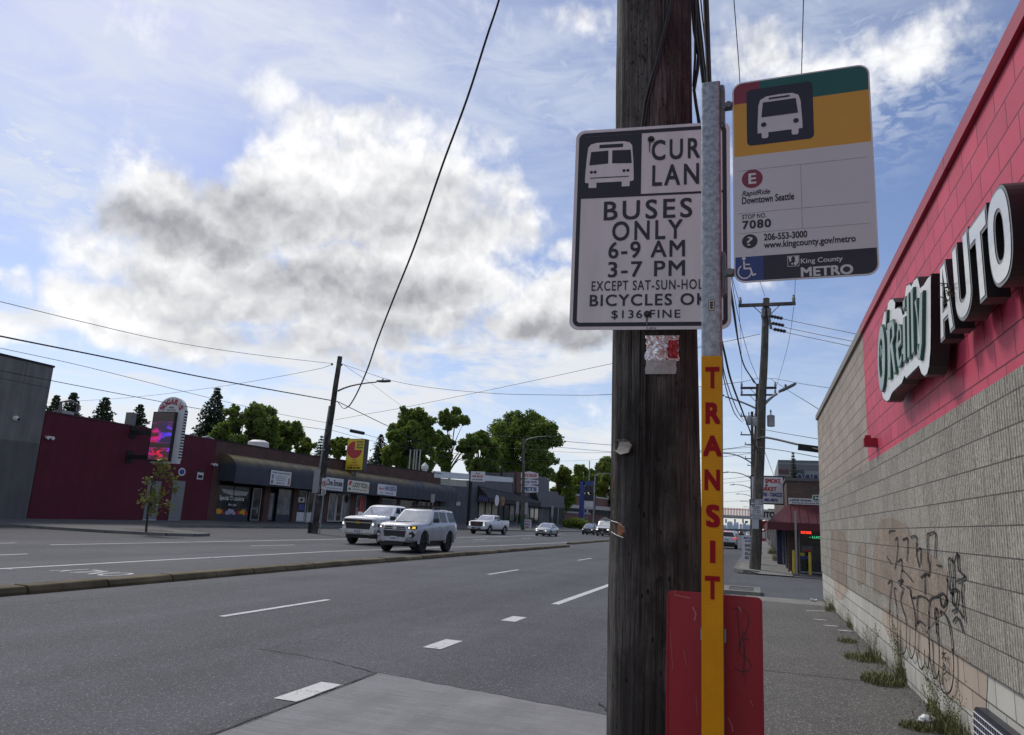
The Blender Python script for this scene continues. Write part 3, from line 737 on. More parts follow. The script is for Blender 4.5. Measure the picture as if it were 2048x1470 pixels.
for s_, x0, y0, x1, y1, bo, spc in (('CURB', 455, 412, 785, 520, .018, 1.25), ('LANE', 458, 545, 785, 655, .018, 1.25), ('BUSES', 204, 733, 668, 835, .014, 1.25), ('ONLY', 248, 842, 618, 945, .014, 1.25),
      ('6-9 AM', 228, 950, 630, 1038, .014, 1.15), ('3-7 PM', 226, 1055, 630, 1138, .014, 1.15), ('EXCEPT SAT-SUN-HOL', 140, 1156, 724, 1208, .010, 1.15), ('BICYCLES OK', 130, 1228, 752, 1290, .016, 1.15), ('$136 FINE', 244, 1312, 606, 1362, .012, 1.2), ('5-2016', 428, 1402, 478, 1413, .01, 1.1)):
 mb.text(s_, zbox(SF, Z6, x0, y0, x1, y1), -.0016, 'y', bo, spacing=spc)
mb.build('lettering', cs)
for zx, zy in ((452, 418), (432, 1335)):
 a, b = SF.uv(*Z6(zx, zy)); mb = MB(PLINK_ if False else M('black_bolt', (.03, .03, .034), .3, metal=.5, var=.1)); mb.lathe([(.0135, -.002), (.0135, -.005), (.008, -.006), (.008, -.011), (.006, -.014)], 14, (a, 0, b), 'y')
 mb.build('bolt', cs, smooth=35)
mb = MB(M('rust_stain', (.16, .13, .12), .8)); 
for zx, zy, ln in ((445, 430, .05), (430, 1350, .035)):
 a, b = SF.uv(*Z6(zx, zy)); mb.flat([(a - .004, b), (a + .004, b), (a + .0015, b - ln), (a - .002, b - ln * .9)], -.0014)
mb.build('stain', cs)
# --- square post with reflective strip
PYc = 1.9
pw = .0508
pxl = (PY(1403, 712, PYc).x + PY(1402, 1000, PYc).x) / 2
pc = pxl + pw / 2
ztop = PY(1425, 163, PYc).z
post = thing('sign_post', 'galvanised square bus stop post with a yellow TRANSIT strip', 'sign post', (pc, PYc + pw / 2, WK))
zt = ztop - WK
mb = MB(STEEL); mb.ring(rrect(-pw / 2, -pw / 2, pw / 2, pw / 2, .006, 3), rrect(-pw / 2 + .004, -pw / 2 + .004, pw / 2 - .004, pw / 2 - .004, .003, 3), -.05, zt, 'z'); mb.build('tube', post, smooth=35)
def yel_mat():
 m, nt, N, L, b = nodes_mat('yellow_reflective_sheeting')
 P = N('ShaderNodeTexCoord').outputs['Object']
 mp = N('ShaderNodeMapping'); L(P, mp.inputs[0]); mp.inputs['Rotation'].default_value = (0, PI / 4, 0)
 ck = N('ShaderNodeTexChecker'); L(mp.outputs[0], ck.inputs[0]); ck.inputs['Scale'].default_value = 190
 n = nz(nt, P, 9, 5, .6)
 c = mixc(nt, rmp(nt, n, .25, .75), (.60, .255, .002), (.76, .35, .003))
 c = mixc(nt, mth(nt, 'MULTIPLY', ck.outputs[1], .22), c, (.46, .18, .001)); b.inputs['Specular IOR Level'].default_value = .2; L(c, b.inputs['Base Color']); b.inputs['Roughness'].default_value = .38
 return m
YREF = yel_mat()
zs = PY(1425, 712, PYc).z - WK
mb = MB(YREF); mb.prism([(-pw / 2 + .0005, .2), (pw / 2 - .0005, .2), (pw / 2 - .0005, zs), (-pw / 2 + .0005, zs)], -pw / 2 - .0012, -pw / 2 - .0002)
mb.build('strip', post)
mb = MB(M('red_transit_lettering', (.30, .006, .012), .5, var=.1, spec=.15))
for ch, y0, y1, x0, x1 in (('T', 734, 777, 1411, 1439), ('R', 805, 848, 1411, 1441), ('A', 871, 913, 1406, 1444), ('N', 939, 981, 1409, 1440), ('S', 1009, 1055, 1412, 1440), ('I', 1081, 1126, 1420, 1431), ('T', 1152, 1199, 1410, 1440)):
 a = PY(x0, (y0 + y1) / 2, PYc); b = PY(x1, (y0 + y1) / 2, PYc); t = PY(1425, y0, PYc).z; bt = PY(1425, y1, PYc).z
 mb.text(ch, (a.x - pc, bt - WK, b.x - pc, t - WK), -pw / 2 - .0018, 'y', .04)
mb.build('lettering', post)
mb = MB(M('cream_sticker', (.62, .56, .42), .5, var=.1))
e0 = PY(1417, 600, PYc); e1 = PY(1429, 621, PYc)
mb.prism([(e0.x - pc, e1.z - WK), (e1.x - pc, e1.z - WK), (e1.x - pc, e0.z - WK), (e0.x - pc, e0.z - WK)], -pw / 2 - .0008, -pw / 2 - .0001)
mb.use(INK); mb.ring([(e0.x - pc, e1.z - WK), (e1.x - pc, e1.z - WK), (e1.x - pc, e0.z - WK), (e0.x - pc, e0.z - WK)], [(e0.x - pc + .0012, e1.z - WK + .0012), (e1.x - pc - .0012, e1.z - WK + .0012), (e1.x - pc - .0012, e0.z - WK - .0012), (e0.x - pc + .0012, e0.z - WK - .0012)], -pw / 2 - .0014, -pw / 2 - .001)
mb.text('E', (e0.x - pc + .004, e1.z - WK + .005, e1.x - pc - .003, e0.z - WK - .005), -pw / 2 - .0014, 'y', .06)
mb.build('sticker', post)
# --- bus stop flag sign
MF = SignFace((PY(1462, 360, 1.905).x, 1.905, 0), math.radians(-2.2))
u0, v0 = MF.uv(1470, 562); u0 = (u0 + MF.uv(1462, 165)[0]) / 2; u1 = (MF.uv(1743, 132)[0] + MF.uv(1755, 552)[0]) / 2; v1 = (MF.uv(1466, 163)[1] + MF.uv(1740, 131)[1]) / 2; v0 = (MF.uv(1470, 562)[1] + MF.uv(1750, 554)[1]) / 2
ms = thing('bus_stop_sign', 'bus stop flag sign with red, green and yellow bands, a bus symbol and route panel', 'bus stop sign', MF.O, MF.yaw)
SGREY = M('pale_grey_sign_face', (.54, .545, .57), .35, var=.06, scale=4)
SEDGE = M('white_sign_edge', (.62, .62, .63), .35, var=.05)
SNAVY = M('navy_sign_print', (.011, .013, .026), .4, var=.1); SYEL = M('ochre_sign_print', (.56, .30, .03), .4, var=.08, scale=4); SGRN = M('teal_sign_print', (.006, .10, .085), .4, var=.1)
SRED = M('crimson_sign_print', (.20, .022, .045), .4, var=.1); SBLUE = M('blue_sign_print', (.018, .045, .19), .4, var=.1)
mb = MB(SEDGE); mb.prism(rrect(u0, v0, u1, v1, .028), 0, .003); mb.build('panel', ms)
i_ = .004; rr4 = rrect(u0 + i_, v0 + i_, u1 - i_, v1 - i_, .025, 7)
def clip_band(za, zb, xa=None, xb=None):
 """the part of the rounded face between heights za..zb (and xa..xb)"""
 bmv = [Vector((a, b)) for a, b in rr4]
 def clip(poly, ax, lim, keep_gt):
  out = []
  for p, q in zip(poly, poly[1:] + poly[:1]):
   ip = (p[ax] >= lim) if keep_gt else (p[ax] <= lim); iq = (q[ax] >= lim) if keep_gt else (q[ax] <= lim)
   if ip: out.append(p)
   if ip != iq: t = (lim - p[ax]) / (q[ax] - p[ax]); out.append(p.lerp(q, t))
  return out
 bmv = clip(bmv, 1, za, True); bmv = clip(bmv, 1, zb, False)
 if xa is not None: bmv = clip(bmv, 0, xa, True)
 if xb is not None: bmv = clip(bmv, 0, xb, False)
 return [tuple(p) for p in bmv]
def mv(zx, zy): return MF.uv(*Z6(zx, zy))
yb = (mv(875, 500)[1] + mv(1615, 440)[1]) / 2; gb = (mv(1300, 188)[1] + mv(1610, 160)[1]) / 2; rb = mv(900, 234)[1]; rx = mv(1023, 150)[0]; nb = (mv(1040, 1020)[1] + mv(1630, 992)[1]) / 2; bx_ = mv(1042, 1090)[0]
mb = MB(SGREY); mb.flat(clip_band(nb, yb), -.0004)
mb.use(SYEL).flat(clip_band(yb, gb, rx), -.0004); mb.flat(clip_band(yb, rb, None, rx), -.0004)
mb.use(SGRN).flat(clip_band(gb, 9, rx), -.0004); mb.use(SRED).flat(clip_band(rb, 9, None, rx), -.0004)
mb.use(SNAVY).flat(clip_band(-9, nb, bx_), -.0004); mb.use(SBLUE).flat(clip_band(-9, nb, None, bx_), -.0004)
mb.build('face_print', ms)
def mbx(x0, y0, x1, y1): return zbox(MF, Z6, x0, y0, x1, y1)
mb = MB(SNAVY); a = mbx(954, 135, 1304, 432); mb.flat(rrect(*a, .012), -.0009)
bus_icon(mb, mbx(1010, 180, 1245, 402), SGREY, SNAVY, -.0014, 'new'); mb.build('bus_symbol', ms)
LINE = M('faint_sign_rule', (.22, .225, .24), .5, var=0)
mb = MB(LINE)
def rule(x0, y0, x1, y1, w=.0008):
 a = mv(x0, y0); b = mv(x1, y1); mb.stroke([a, b], w, -.0008)
lv = lambda y: (mv(1240, y)[1])
for y in (548, 778, 886):
 z_ = lv(y); mb.stroke([(u0 + .012, z_), (u1 - .015, z_)], .0009, -.0008)
mb.stroke([(mv(1237, 560)[0], lv(548)), (mv(1237, 560)[0], lv(886))], .0009, -.0008)
mb.build('rule', ms)
mb = MB(SRED); c = mv(983, 624); rr_ = (mv(1038, 624)[0] - mv(928, 624)[0]) / 2; mb.disc(c, rr_, -.0009, 32)
mb.use(SEDGE).text('E', (c[0] - rr_ * .36, c[1] - rr_ * .56, c[0] + rr_ * .38, c[1] + rr_ * .58), -.0014, 'y', .025); mb.build('route_badge', ms)
mb = MB(INK)
mb.text('RapidRide', mbx(930, 682, 1077, 718), -.0009, 'y', .015, shear=.25)
mb.text('Downtown Seattle', mbx(929, 708, 1203, 746), -.0009, 'y', .022)
mb.text('STOP NO.', mbx(930, 808, 1057, 832), -.0009, 'y', .015, spacing=1.1)
mb.text('7080', mbx(931, 839, 1082, 884), -.0009, 'y', .03, spacing=1.15)
mb.text('206-553-3000', mbx(1044, 904, 1272, 940), -.0009, 'y', .025)
mb.text('www.kingcounty.gov/metro', mbx(1044, 936, 1527, 982), -.0009, 'y', .022)
c = mv(970, 952); rr_ = (mv(1011, 952)[0] - mv(929, 952)[0]) / 2; mb.disc(c, rr_, -.0009, 26); mb.use(SGREY).text('?', (c[0] - rr_ * .38, c[1] - rr_ * .62, c[0] + rr_ * .38, c[1] + rr_ * .62), -.0014, 'y', .0)
mb.build('lettering', ms)
mb = MB(SGREY)
mb.text('King County', mbx(1238, 1036, 1458, 1070), -.0009, 'y', .012)
mb.text('METRO', mbx(1238, 1080, 1513, 1132), -.0009, 'y', .03)
a = mbx(1168, 1028, 1230, 1084); mb.ring([(a[0], a[1]), (a[2], a[1]), (a[2], a[3]), (a[0], a[3])], [(a[0] + .0012, a[1] + .0012), (a[2] - .0012, a[1] + .0012), (a[2] - .0012, a[3] - .0012), (a[0] + .0012, a[3] - .0012)], -.001, -.0008)
W_, H_ = a[2] - a[0], a[3] - a[1]; P_ = lambda x, y: (a[0] + x * W_, a[1] + y * H_)
mb.flat([P_(*p) for p in ((.08, .93), (.42, .93), (.30, .72), (.34, .55), (.22, .40), (.16, .60))], -.0009)
mb.flat([P_(*p) for p in ((.55, .93), (.93, .93), (.93, .40), (.80, .15), (.62, .08), (.52, .25), (.60, .40), (.72, .48), (.60, .58), (.70, .72))], -.0009)
mb.flat([P_(*p) for p in ((.30, .30), (.48, .36), (.44, .16), (.34, .18))], -.0009)
mb.build('agency_lettering', ms)
mb = MB(SEDGE)          # wheelchair symbol
a = mbx(905, 1034, 1002, 1148); W_, H_ = a[2] - a[0], a[3] - a[1]; P_ = lambda x, y: (a[0] + x * W_, a[1] + y * H_)
mb.disc(P_(.36, .93), .10 * W_, -.0009, 14)
mb.stroke([P_(.36, .80), P_(.38, .46), P_(.70, .46), P_(.84, .14), P_(.98, .18)], .0042, -.0009)
mb.stroke([P_(.37, .66), P_(.66, .64)], .0034, -.0009)
mb.stroke([P_(.40 + .36 * math.cos(t), .32 + .31 * math.sin(t)) for t in np.linspace(math.radians(125), math.radians(368), 18)], .0034, -.0012)
mb.build('access_symbol', ms)
# brackets that clamp the flag to the post
for k, (ya, yb2) in enumerate(((165, 250), (500, 588))):
 za = PY(1450, ya, PYc).z; zb = PY(1450, yb2, PYc).z; zc = PY(1463, 208 if k == 0 else 543, PYc).z
 ox = MF.O.x; x0 = pc + pw / 2 - ox
 mb = MB(DARKSTEEL); mb.box(((x0 + .004), .014, (za + zb) / 2), (.007, .022, za - zb)); mb.box((x0 + .0095, .014, (za + zb) / 2), (.003, .030, (za - zb) * .92))
 mb.box((x0 + .02, .006, zc), (.026, .016, .017)); mb.lathe([(.009, -.004), (.009, .006), (.006, .009)], 10, (x0 + .022, -.004, zc), 'y'); mb.tube([(x0, .01, za - .012), (x0 + .006, .002, za - .02), (x0 + .006, .002, zb + .012)], .0025, 6)
 mb.build('bracket', ms, smooth=35)
# --- red panel behind the post
RP = SignFace((PY(1333, 1300, 1.97).x, 1.97, 0), math.radians(-1.5))
ua, va = RP.uv(1333, 1180); ub = RP.uv(1526, 1300)[0]; vt = (RP.uv(1345, 1180)[1] + RP.uv(1515, 1196)[1]) / 2
rpn = thing('timetable_panel', 'red metal panel with black marker scrawl fixed to the TRANSIT post', 'panel', RP.O, RP.yaw)
def redpanel():
 m, nt, N, L, b = nodes_mat('scratched_red_enamel')
 P = N('ShaderNodeTexCoord').outputs['Object']
 n = nz(nt, P, 5, 6, .65, stretch=(1, 1, .35)); sc1 = nz(nt, P, 70, 4, .7, stretch=(1, 1, .12)); dn = nz(nt, P, 2.2, 3)
 c = mixc(nt, rmp(nt, n, .25, .75), (.27, .005, .014), (.36, .010, .022))
 c = mixc(nt, mth(nt, 'MULTIPLY', rmp(nt, sc1, .64, .72), .7), c, (.50, .22, .22)); c = mixc(nt, mth(nt, 'MULTIPLY', rmp(nt, nz(nt, P, 3.5, 6, .7, stretch=(1.6, 1, .4)), .52, .68), .5), c, (.17, .012, .016)); L(c, b.inputs['Base Color'])
 L(rmp(nt, n, .3, .7, .28, .48), b.inputs['Roughness']); bump(nt, b, mth(nt, 'ADD', dn, mth(nt, 'MULTIPLY', sc1, .1)), .3, .02)
 return m
mb = MB(redpanel()); mb.prism(rrect(0, .62, ub, vt, .012), 0, .004); mb.prism([(.0, .62), (.004, .62), (.004, vt - .012), (.0, vt - .012)], -.003, .004); mb.prism([(ub - .004, .62), (ub, .62), (ub, vt - .012), (ub - .004, vt - .012)], -.003, .012); mb.build('panel', rpn)
mb = MB(M('black_marker', (.02, .012, .016), .5, var=0))
scr = lambda pts: [RP.uv(*p) for p in pts]
mb.stroke(scr([(1474, 1218), (1478, 1260), (1482, 1297)]), .0016, -.0008); mb.stroke(scr([(1467, 1217), (1480, 1217), (1492, 1224), (1498, 1238), (1496, 1254), (1488, 1270), (1478, 1284), (1482, 1297)]), .0016, -.0008)
mb.stroke(scr([(1500, 1280), (1490, 1278), (1479, 1288), (1478, 1302), (1487, 1312), (1498, 1320), (1503, 1332), (1497, 1342), (1482, 1343), (1468, 1336)]), .0016, -.0008)
mb.stroke(scr([(1485, 1262), (1490, 1330), (1491, 1372)]), .0014, -.0008); mb.stroke(scr([(1492, 1262), (1489, 1310), (1485, 1352)]), .0014, -.0008)
mb.build('scrawl', rpn)
mb = MB(M('pale_scuff', (.42, .14, .15), .6, var=.3))
for l, w in (([(1386, 1215), (1392, 1228), (1389, 1240)], .003), ([(1478, 1214), (1482, 1222)], .004), ([(1456, 1436), (1462, 1446), (1466, 1462)], .003), ([(1350, 1190), (1380, 1196)], .002), ([(1368, 1300), (1372, 1330)], .0015), ([(1500, 1400), (1506, 1412)], .0018), ([(1392, 1390), (1395, 1430)], .0012), ([(1340, 1260), (1346, 1340)], .001)): mb.stroke(scr(l), w, -.0009)
mb.build('scuff', rpn)
mb = MB(STEEL); mb.box((pc - RP.O.x, -.012, 1.40), (.06, .02, .03)); mb.box((pc - RP.O.x, -.012, .85), (.06, .02, .03)); mb.build('bracket', rpn)
# ------------------------------------------------------------------ long block-wall store on the right
WALL_Y1 = 20.5
RED_Y = PX(1738, 925, XW).y
Z_ROUGH, Z_RED = .77, 2.69
ZROOF = 4.70
def block_mat(name, c1, c2, kind):
 m, nt, N, L, b = nodes_mat(name)
 P = N('ShaderNodeNewGeometry').outputs['Position']
 sp = N('ShaderNodeSeparateXYZ'); L(P, sp.inputs[0])
 cb = N('ShaderNodeCombineXYZ'); L(sp.outputs[1], cb.inputs[0]); L(mth(nt, 'ADD', sp.outputs[2], .03 - (.0 if kind != 'rough' else .0)), cb.inputs[1])
 br = N('ShaderNodeTexBrick'); L(cb.outputs[0], br.inputs['Vector'])
 br.inputs['Scale'].default_value = 1; br.inputs['Brick Width'].default_value = .406; br.inputs['Row Height'].default_value = .2
 br.inputs['Mortar Size'].default_value = .007 if kind != 'rough' else .006; br.inputs['Mortar Smooth'].default_value = .3; br.inputs['Bias'].default_value = 0
 br.inputs['Color1'].default_value = (.84, .84, .84, 1); br.inputs['Color2'].default_value = (1.12, 1.12, 1.12, 1); br.offset = .5
 big = nz(nt, P, .8, 6, .65, stretch=(1, 1, 1)); st = nz(nt, P, 2.2, 6, .65, stretch=(1, 1.4, .22)); fine = nz(nt, P, 55, 5, .7)
 c = mixc(nt, rmp(nt, mth(nt, 'ADD', mth(nt, 'MULTIPLY', big, .6), mth(nt, 'MULTIPLY', st, .4)), .32, .68), c1, c2)
 c = mixc(nt, .8, c, br.outputs['Color'], 'MULTIPLY')
 mort = br.outputs['Fac']
 if kind == 'rough':
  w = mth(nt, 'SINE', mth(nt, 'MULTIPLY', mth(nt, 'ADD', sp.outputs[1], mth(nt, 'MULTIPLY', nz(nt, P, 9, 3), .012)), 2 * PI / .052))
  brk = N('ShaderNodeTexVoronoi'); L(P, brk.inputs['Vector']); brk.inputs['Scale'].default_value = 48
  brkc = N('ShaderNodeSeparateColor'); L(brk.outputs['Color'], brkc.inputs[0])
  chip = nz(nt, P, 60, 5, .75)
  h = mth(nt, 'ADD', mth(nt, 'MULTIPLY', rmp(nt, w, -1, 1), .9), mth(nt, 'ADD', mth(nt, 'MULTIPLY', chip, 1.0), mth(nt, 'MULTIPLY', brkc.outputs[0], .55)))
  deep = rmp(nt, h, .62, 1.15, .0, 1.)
  c = mixc(nt, deep, mixc(nt, 1., c, (.40, .39, .37), 'MULTIPLY'), c)          # groove shade painted into the colour of the broken flutes, along with grime
  c = mixc(nt, rmp(nt, brkc.outputs[1], .72, .9), c, mixc(nt, 1., c, (1.3, 1.29, 1.26), 'MULTIPLY'))
  c = mixc(nt, mth(nt, 'MULTIPLY', mort, .35), c, (.25, .24, .225))
  h = mth(nt, 'SUBTRACT', h, mth(nt, 'MULTIPLY', mort, .6))
  L(c, b.inputs['Base Color']); bump(nt, b, h, 1.0, .016)
 else:
  dk = tuple(x * .30 for x in c1)
  c = mixc(nt, mth(nt, 'MULTIPLY', mort, .8), c, dk)
  c = mixc(nt, 1., c, mixc(nt, rmp(nt, fine, .3, .7), (.92, .92, .92), (1.06, 1.06, 1.06)), 'MULTIPLY')
  if kind == 'cream':
   low = mth(nt, 'MULTIPLY', rmp(nt, sp.outputs[2], .45, .12), rmp(nt, nz(nt, P, 5, 6, .7, stretch=(1, 1, .25)), .38, .62))
   c = mixc(nt, mth(nt, 'MULTIPLY', low, .75), c, (.12, .12, .10))
  L(c, b.inputs['Base Color']); bump(nt, b, mth(nt, 'SUBTRACT', mth(nt, 'MULTIPLY', fine, .25), mort), .7, .006)
 b.inputs['Roughness'].default_value = .8 if kind != 'red' else .55
 b.inputs['Specular IOR Level'].default_value = .35
 return m
B_CREAM = block_mat('cream_block', (.43, .42, .37), (.53, .525, .485), 'cream')
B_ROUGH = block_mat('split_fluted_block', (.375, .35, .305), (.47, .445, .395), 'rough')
B_TAN = block_mat('tan_block', (.33, .28, .235), (.38, .33, .285), 'tan')
B_RED = block_mat('red_painted_block', (.54, .048, .10), (.62, .075, .135), 'red')
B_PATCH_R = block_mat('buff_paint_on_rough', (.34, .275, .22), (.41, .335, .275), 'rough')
B_PATCH_S = block_mat('buff_paint_on_smooth', (.38, .315, .255), (.44, .37, .305), 'cream')
CAPRED = M('red_metal_coping', (.36, .025, .05), .45, var=.15, scale=2); CAPTAN = M('tan_metal_coping', (.22, .195, .165), .5, var=.15, scale=2)
store = thing('store_building', 'long block-wall auto parts store painted red above rough grey blocks', 'store', (XW, 0, 0))
X1 = 26.0; YN = -7.0
def wallpart(name, y0, y1, z0, z1, mat, off):
 mb = MB(mat); mb.bb(off, y0, z0, .2 + off, y1, z1); return mb.build(name, store)
wallpart('base_wall', YN, WALL_Y1, -.05, Z_ROUGH, B_CREAM, .0)
# end wall (towards the driveway) and the rest of the volume
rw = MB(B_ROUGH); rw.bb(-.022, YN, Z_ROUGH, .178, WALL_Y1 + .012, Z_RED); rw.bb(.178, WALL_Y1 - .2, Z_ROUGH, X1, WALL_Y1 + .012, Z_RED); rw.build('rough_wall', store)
tw = MB(B_TAN); tw.bb(-.004, RED_Y, Z_RED, .196, WALL_Y1, ZROOF - .12); tw.bb(.196, WALL_Y1 - .2, Z_RED, X1, WALL_Y1, ZROOF - .12); tw.build('tan_wall', store)
wallpart('red_wall', YN, RED_Y - .001, Z_RED, ZROOF - .12, B_RED, -.007)
ew = MB(B_CREAM); ew.bb(.2, WALL_Y1 - .2, -.05, X1, WALL_Y1 - .003, Z_ROUGH); ew.bb(.2, YN, -.05, X1, YN + .2, ZROOF - .12); ew.bb(X1 - .2, YN + .2, -.05, X1, WALL_Y1 - .2, ZROOF - .12); ew.build('end_wall', store)
rf = MB(M('grey_roof_felt', (.12, .12, .12), .9)); rf.bb(.2, YN + .2, 4.2, X1 - .2, WALL_Y1 - .2, 4.3); rf.build('roof', store)
cp = MB(CAPRED); 
for k in range(7):
 y0 = YN + (RED_Y - YN) * k / 7; cp.bb(-.045, y0 + .004, ZROOF - .12, .24, y0 + (RED_Y - YN) / 7 - .004, ZROOF)
cp.build('coping', store)
cp = MB(CAPTAN); cp.bb(-.043, RED_Y, ZROOF - .121, .24, WALL_Y1 + .04, ZROOF - .002); cp.bb(.24, WALL_Y1 - .22, ZROOF - .121, X1, WALL_Y1 + .04, ZROOF - .002); cp.build('coping', store)
# buff patches rolled over old graffiti
def patch(pts, mat, off, rag=.02):
 out = []
 P_ = [PX(x, y, XW + off) for x, y in pts]; n = len(P_)
 for i in range(n):
  a, b = P_[i], P_[(i + 1) % n]; k = max(1, int((b - a).length / .12))
  for j in range(k):
   q = a.lerp(b, j / k); out.append((q.y + rp.uniform(-rag, rag), q.z + rp.uniform(-rag, rag)))
 return out
ZZ8 = zoomed(1640, 980, 3.0)
def pz(*l): return [ZZ8(*p) for p in l]
def cut(pts, z, above):
 out = []
 for p, q in zip(pts, pts[1:] + pts[:1]):
  ip = (p[1] >= z) == above; iq = (q[1] >= z) == above
  if ip: out.append(p)
  if ip != iq: t = (z - p[1]) / (q[1] - p[1]); out.append((p[0] + (q[0] - p[0]) * t, z))
 return out
for pts in (pz((68, 245), (140, 245), (165, 330), (158, 600), (130, 655), (95, 650), (80, 600), (66, 500)),
   pz((232, 335), (275, 320), (272, 560), (222, 565), (215, 440)),
   pz((355, 190), (430, 165), (520, 200), (545, 290), (700, 420), (770, 500), (760, 700), (640, 850), (560, 790), (480, 720), (420, 650), (320, 610), (318, 400)),
   pz((362, 695), (560, 805), (800, 955), (985, 1080), (985, 1200), (975, 1365), (880, 1330), (760, 1240), (650, 1080), (560, 990), (470, 930), (400, 875), (365, 800))):
 yz = patch(pts, None, -.024)
 up = cut(yz, Z_ROUGH + .004, True); dn = cut(yz, Z_ROUGH - .004, False)
 if len(up) > 3:
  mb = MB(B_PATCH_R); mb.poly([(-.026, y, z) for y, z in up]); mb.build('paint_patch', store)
 if len(dn) > 3:
  mb = MB(B_PATCH_S); mb.poly([(-.004, y, z) for y, z in dn]); mb.build('paint_patch', store)
# sprayed outline lettering
SPRAY = M('black_spray_paint', (.028, .027, .03), .7, var=.3)
mb = MB(SPRAY)
def gstroke(pts, w=.017):
 q = []
 n = len(pts)
 for i in range(n - 1):
  a, b, c, d = (Vector(pts[j]) for j in (max(i - 1, 0), i, i + 1, min(i + 2, n - 1)))
  for k in range(5): t = k / 5; q.append(tuple(.5 * (2 * b + (c - a) * t + (2 * a - 5 * b + 4 * c - d) * t * t + (3 * b - a - 3 * c + d) * t ** 3)))
 q.append(pts[-1])
 W3 = [PX(*ZZ8(*p), XW - .03) for p in q]
 for a, b in zip(W3[:-1], W3[1:]):
  off = -.034 if min(a.z, b.z) > Z_ROUGH - .03 else -.031
  k = abs(a.z - b.z) / max(1e-4, math.hypot(a.y - b.y, a.z - b.z)); mb.stroke([(a.y, a.z), (b.y, b.z)], w * (.85 + 1.15 * k), off, 'x')
G_ = gstroke
for l in ([(418, 262), (420, 246), (452, 242)], [(452, 300), (467, 290), (463, 400), (450, 470)], [(497, 300), (512, 290), (527, 298), (524, 420)], [(548, 290), (556, 276), (580, 286), (580, 380), (598, 460)],
          [(580, 365), (606, 350), (604, 440)], [(650, 430), (646, 280), (655, 262), (694, 262), (690, 400)], [(400, 395), (432, 445)], [(468, 432), (490, 415), (495, 480)], [(490, 560), (494, 480), (560, 550)],
          [(470, 545), (500, 540), (480, 570), (505, 590)], [(520, 580), (545, 600), (552, 645), (575, 640)], [(605, 525), (640, 500), (655, 512), (660, 430)], [(632, 500), (632, 620)], [(700, 450), (730, 455)], 
          [(760, 530), (790, 620), (775, 420), (800, 430)], [(800, 410), (806, 600)], [(815, 420), (828, 380), (836, 480), (872, 520), (820, 550)], [(795, 600), (828, 600), (820, 690), (800, 680), (795, 610)], [(858, 560), (855, 640), (872, 780)],
          [(408, 560), (432, 545), (422, 650), (418, 740), (420, 820), (432, 890), (452, 925), (466, 890), (462, 720), (446, 600), (460, 590)], [(466, 860), (472, 940), (492, 985), (514, 960), (520, 880), (518, 780), (486, 670), (500, 600)],
          [(520, 940), (545, 1010), (566, 970), (574, 860), (570, 740), (540, 610)], [(574, 940), (590, 1040), (610, 1075), (628, 1040), (628, 960)], [(628, 1020), (645, 1070), (658, 1000), (652, 860), (660, 670), (700, 640)],
          [(586, 800), (585, 660), (600, 635), (640, 650), (655, 670)], [(586, 800), (600, 785), (632, 810)], [(658, 900), (664, 1040), (690, 1130), (712, 1090), (714, 930), (690, 740), (705, 720), (700, 860)],
          [(714, 1090), (725, 1180), (758, 1222), (790, 1190), (803, 1080), (797, 960), (775, 800), (735, 728), (722, 740)], [(700, 640), (740, 620), (760, 660), (735, 700), (720, 640)], [(795, 730), (830, 715), (860, 770)], [(800, 790), (830, 765), (860, 850)]): G_(l)
for l in ([(730, 985), (742, 975), (738, 1000), (732, 1012)], [(758, 978), (748, 982), (746, 1005), (756, 1010), (750, 1030)], [(736, 1060), (752, 1050), (738, 1040)], [(740, 1085), (755, 1060), (757, 1080)], [(742, 1110), (760, 1090)], [(748, 1125), (760, 1150)]): gstroke(l, .011)
mb.build('graffiti', store)
# ghost of removed lettering high on the wall, conduit box and sensor
mb = MB(M('red_painted_steel', (.34, .012, .035), .45, var=.1))
a = PX(1738, 880, XW - .1); mb.bb(-.17, a.y - .07, a.z - .09, -.005, a.y + .07, a.z + .02); mb.bb(-.15, a.y - .04, a.z + .02, -.08, a.y + .04, a.z + .06); mb.build('alarm_box', store)
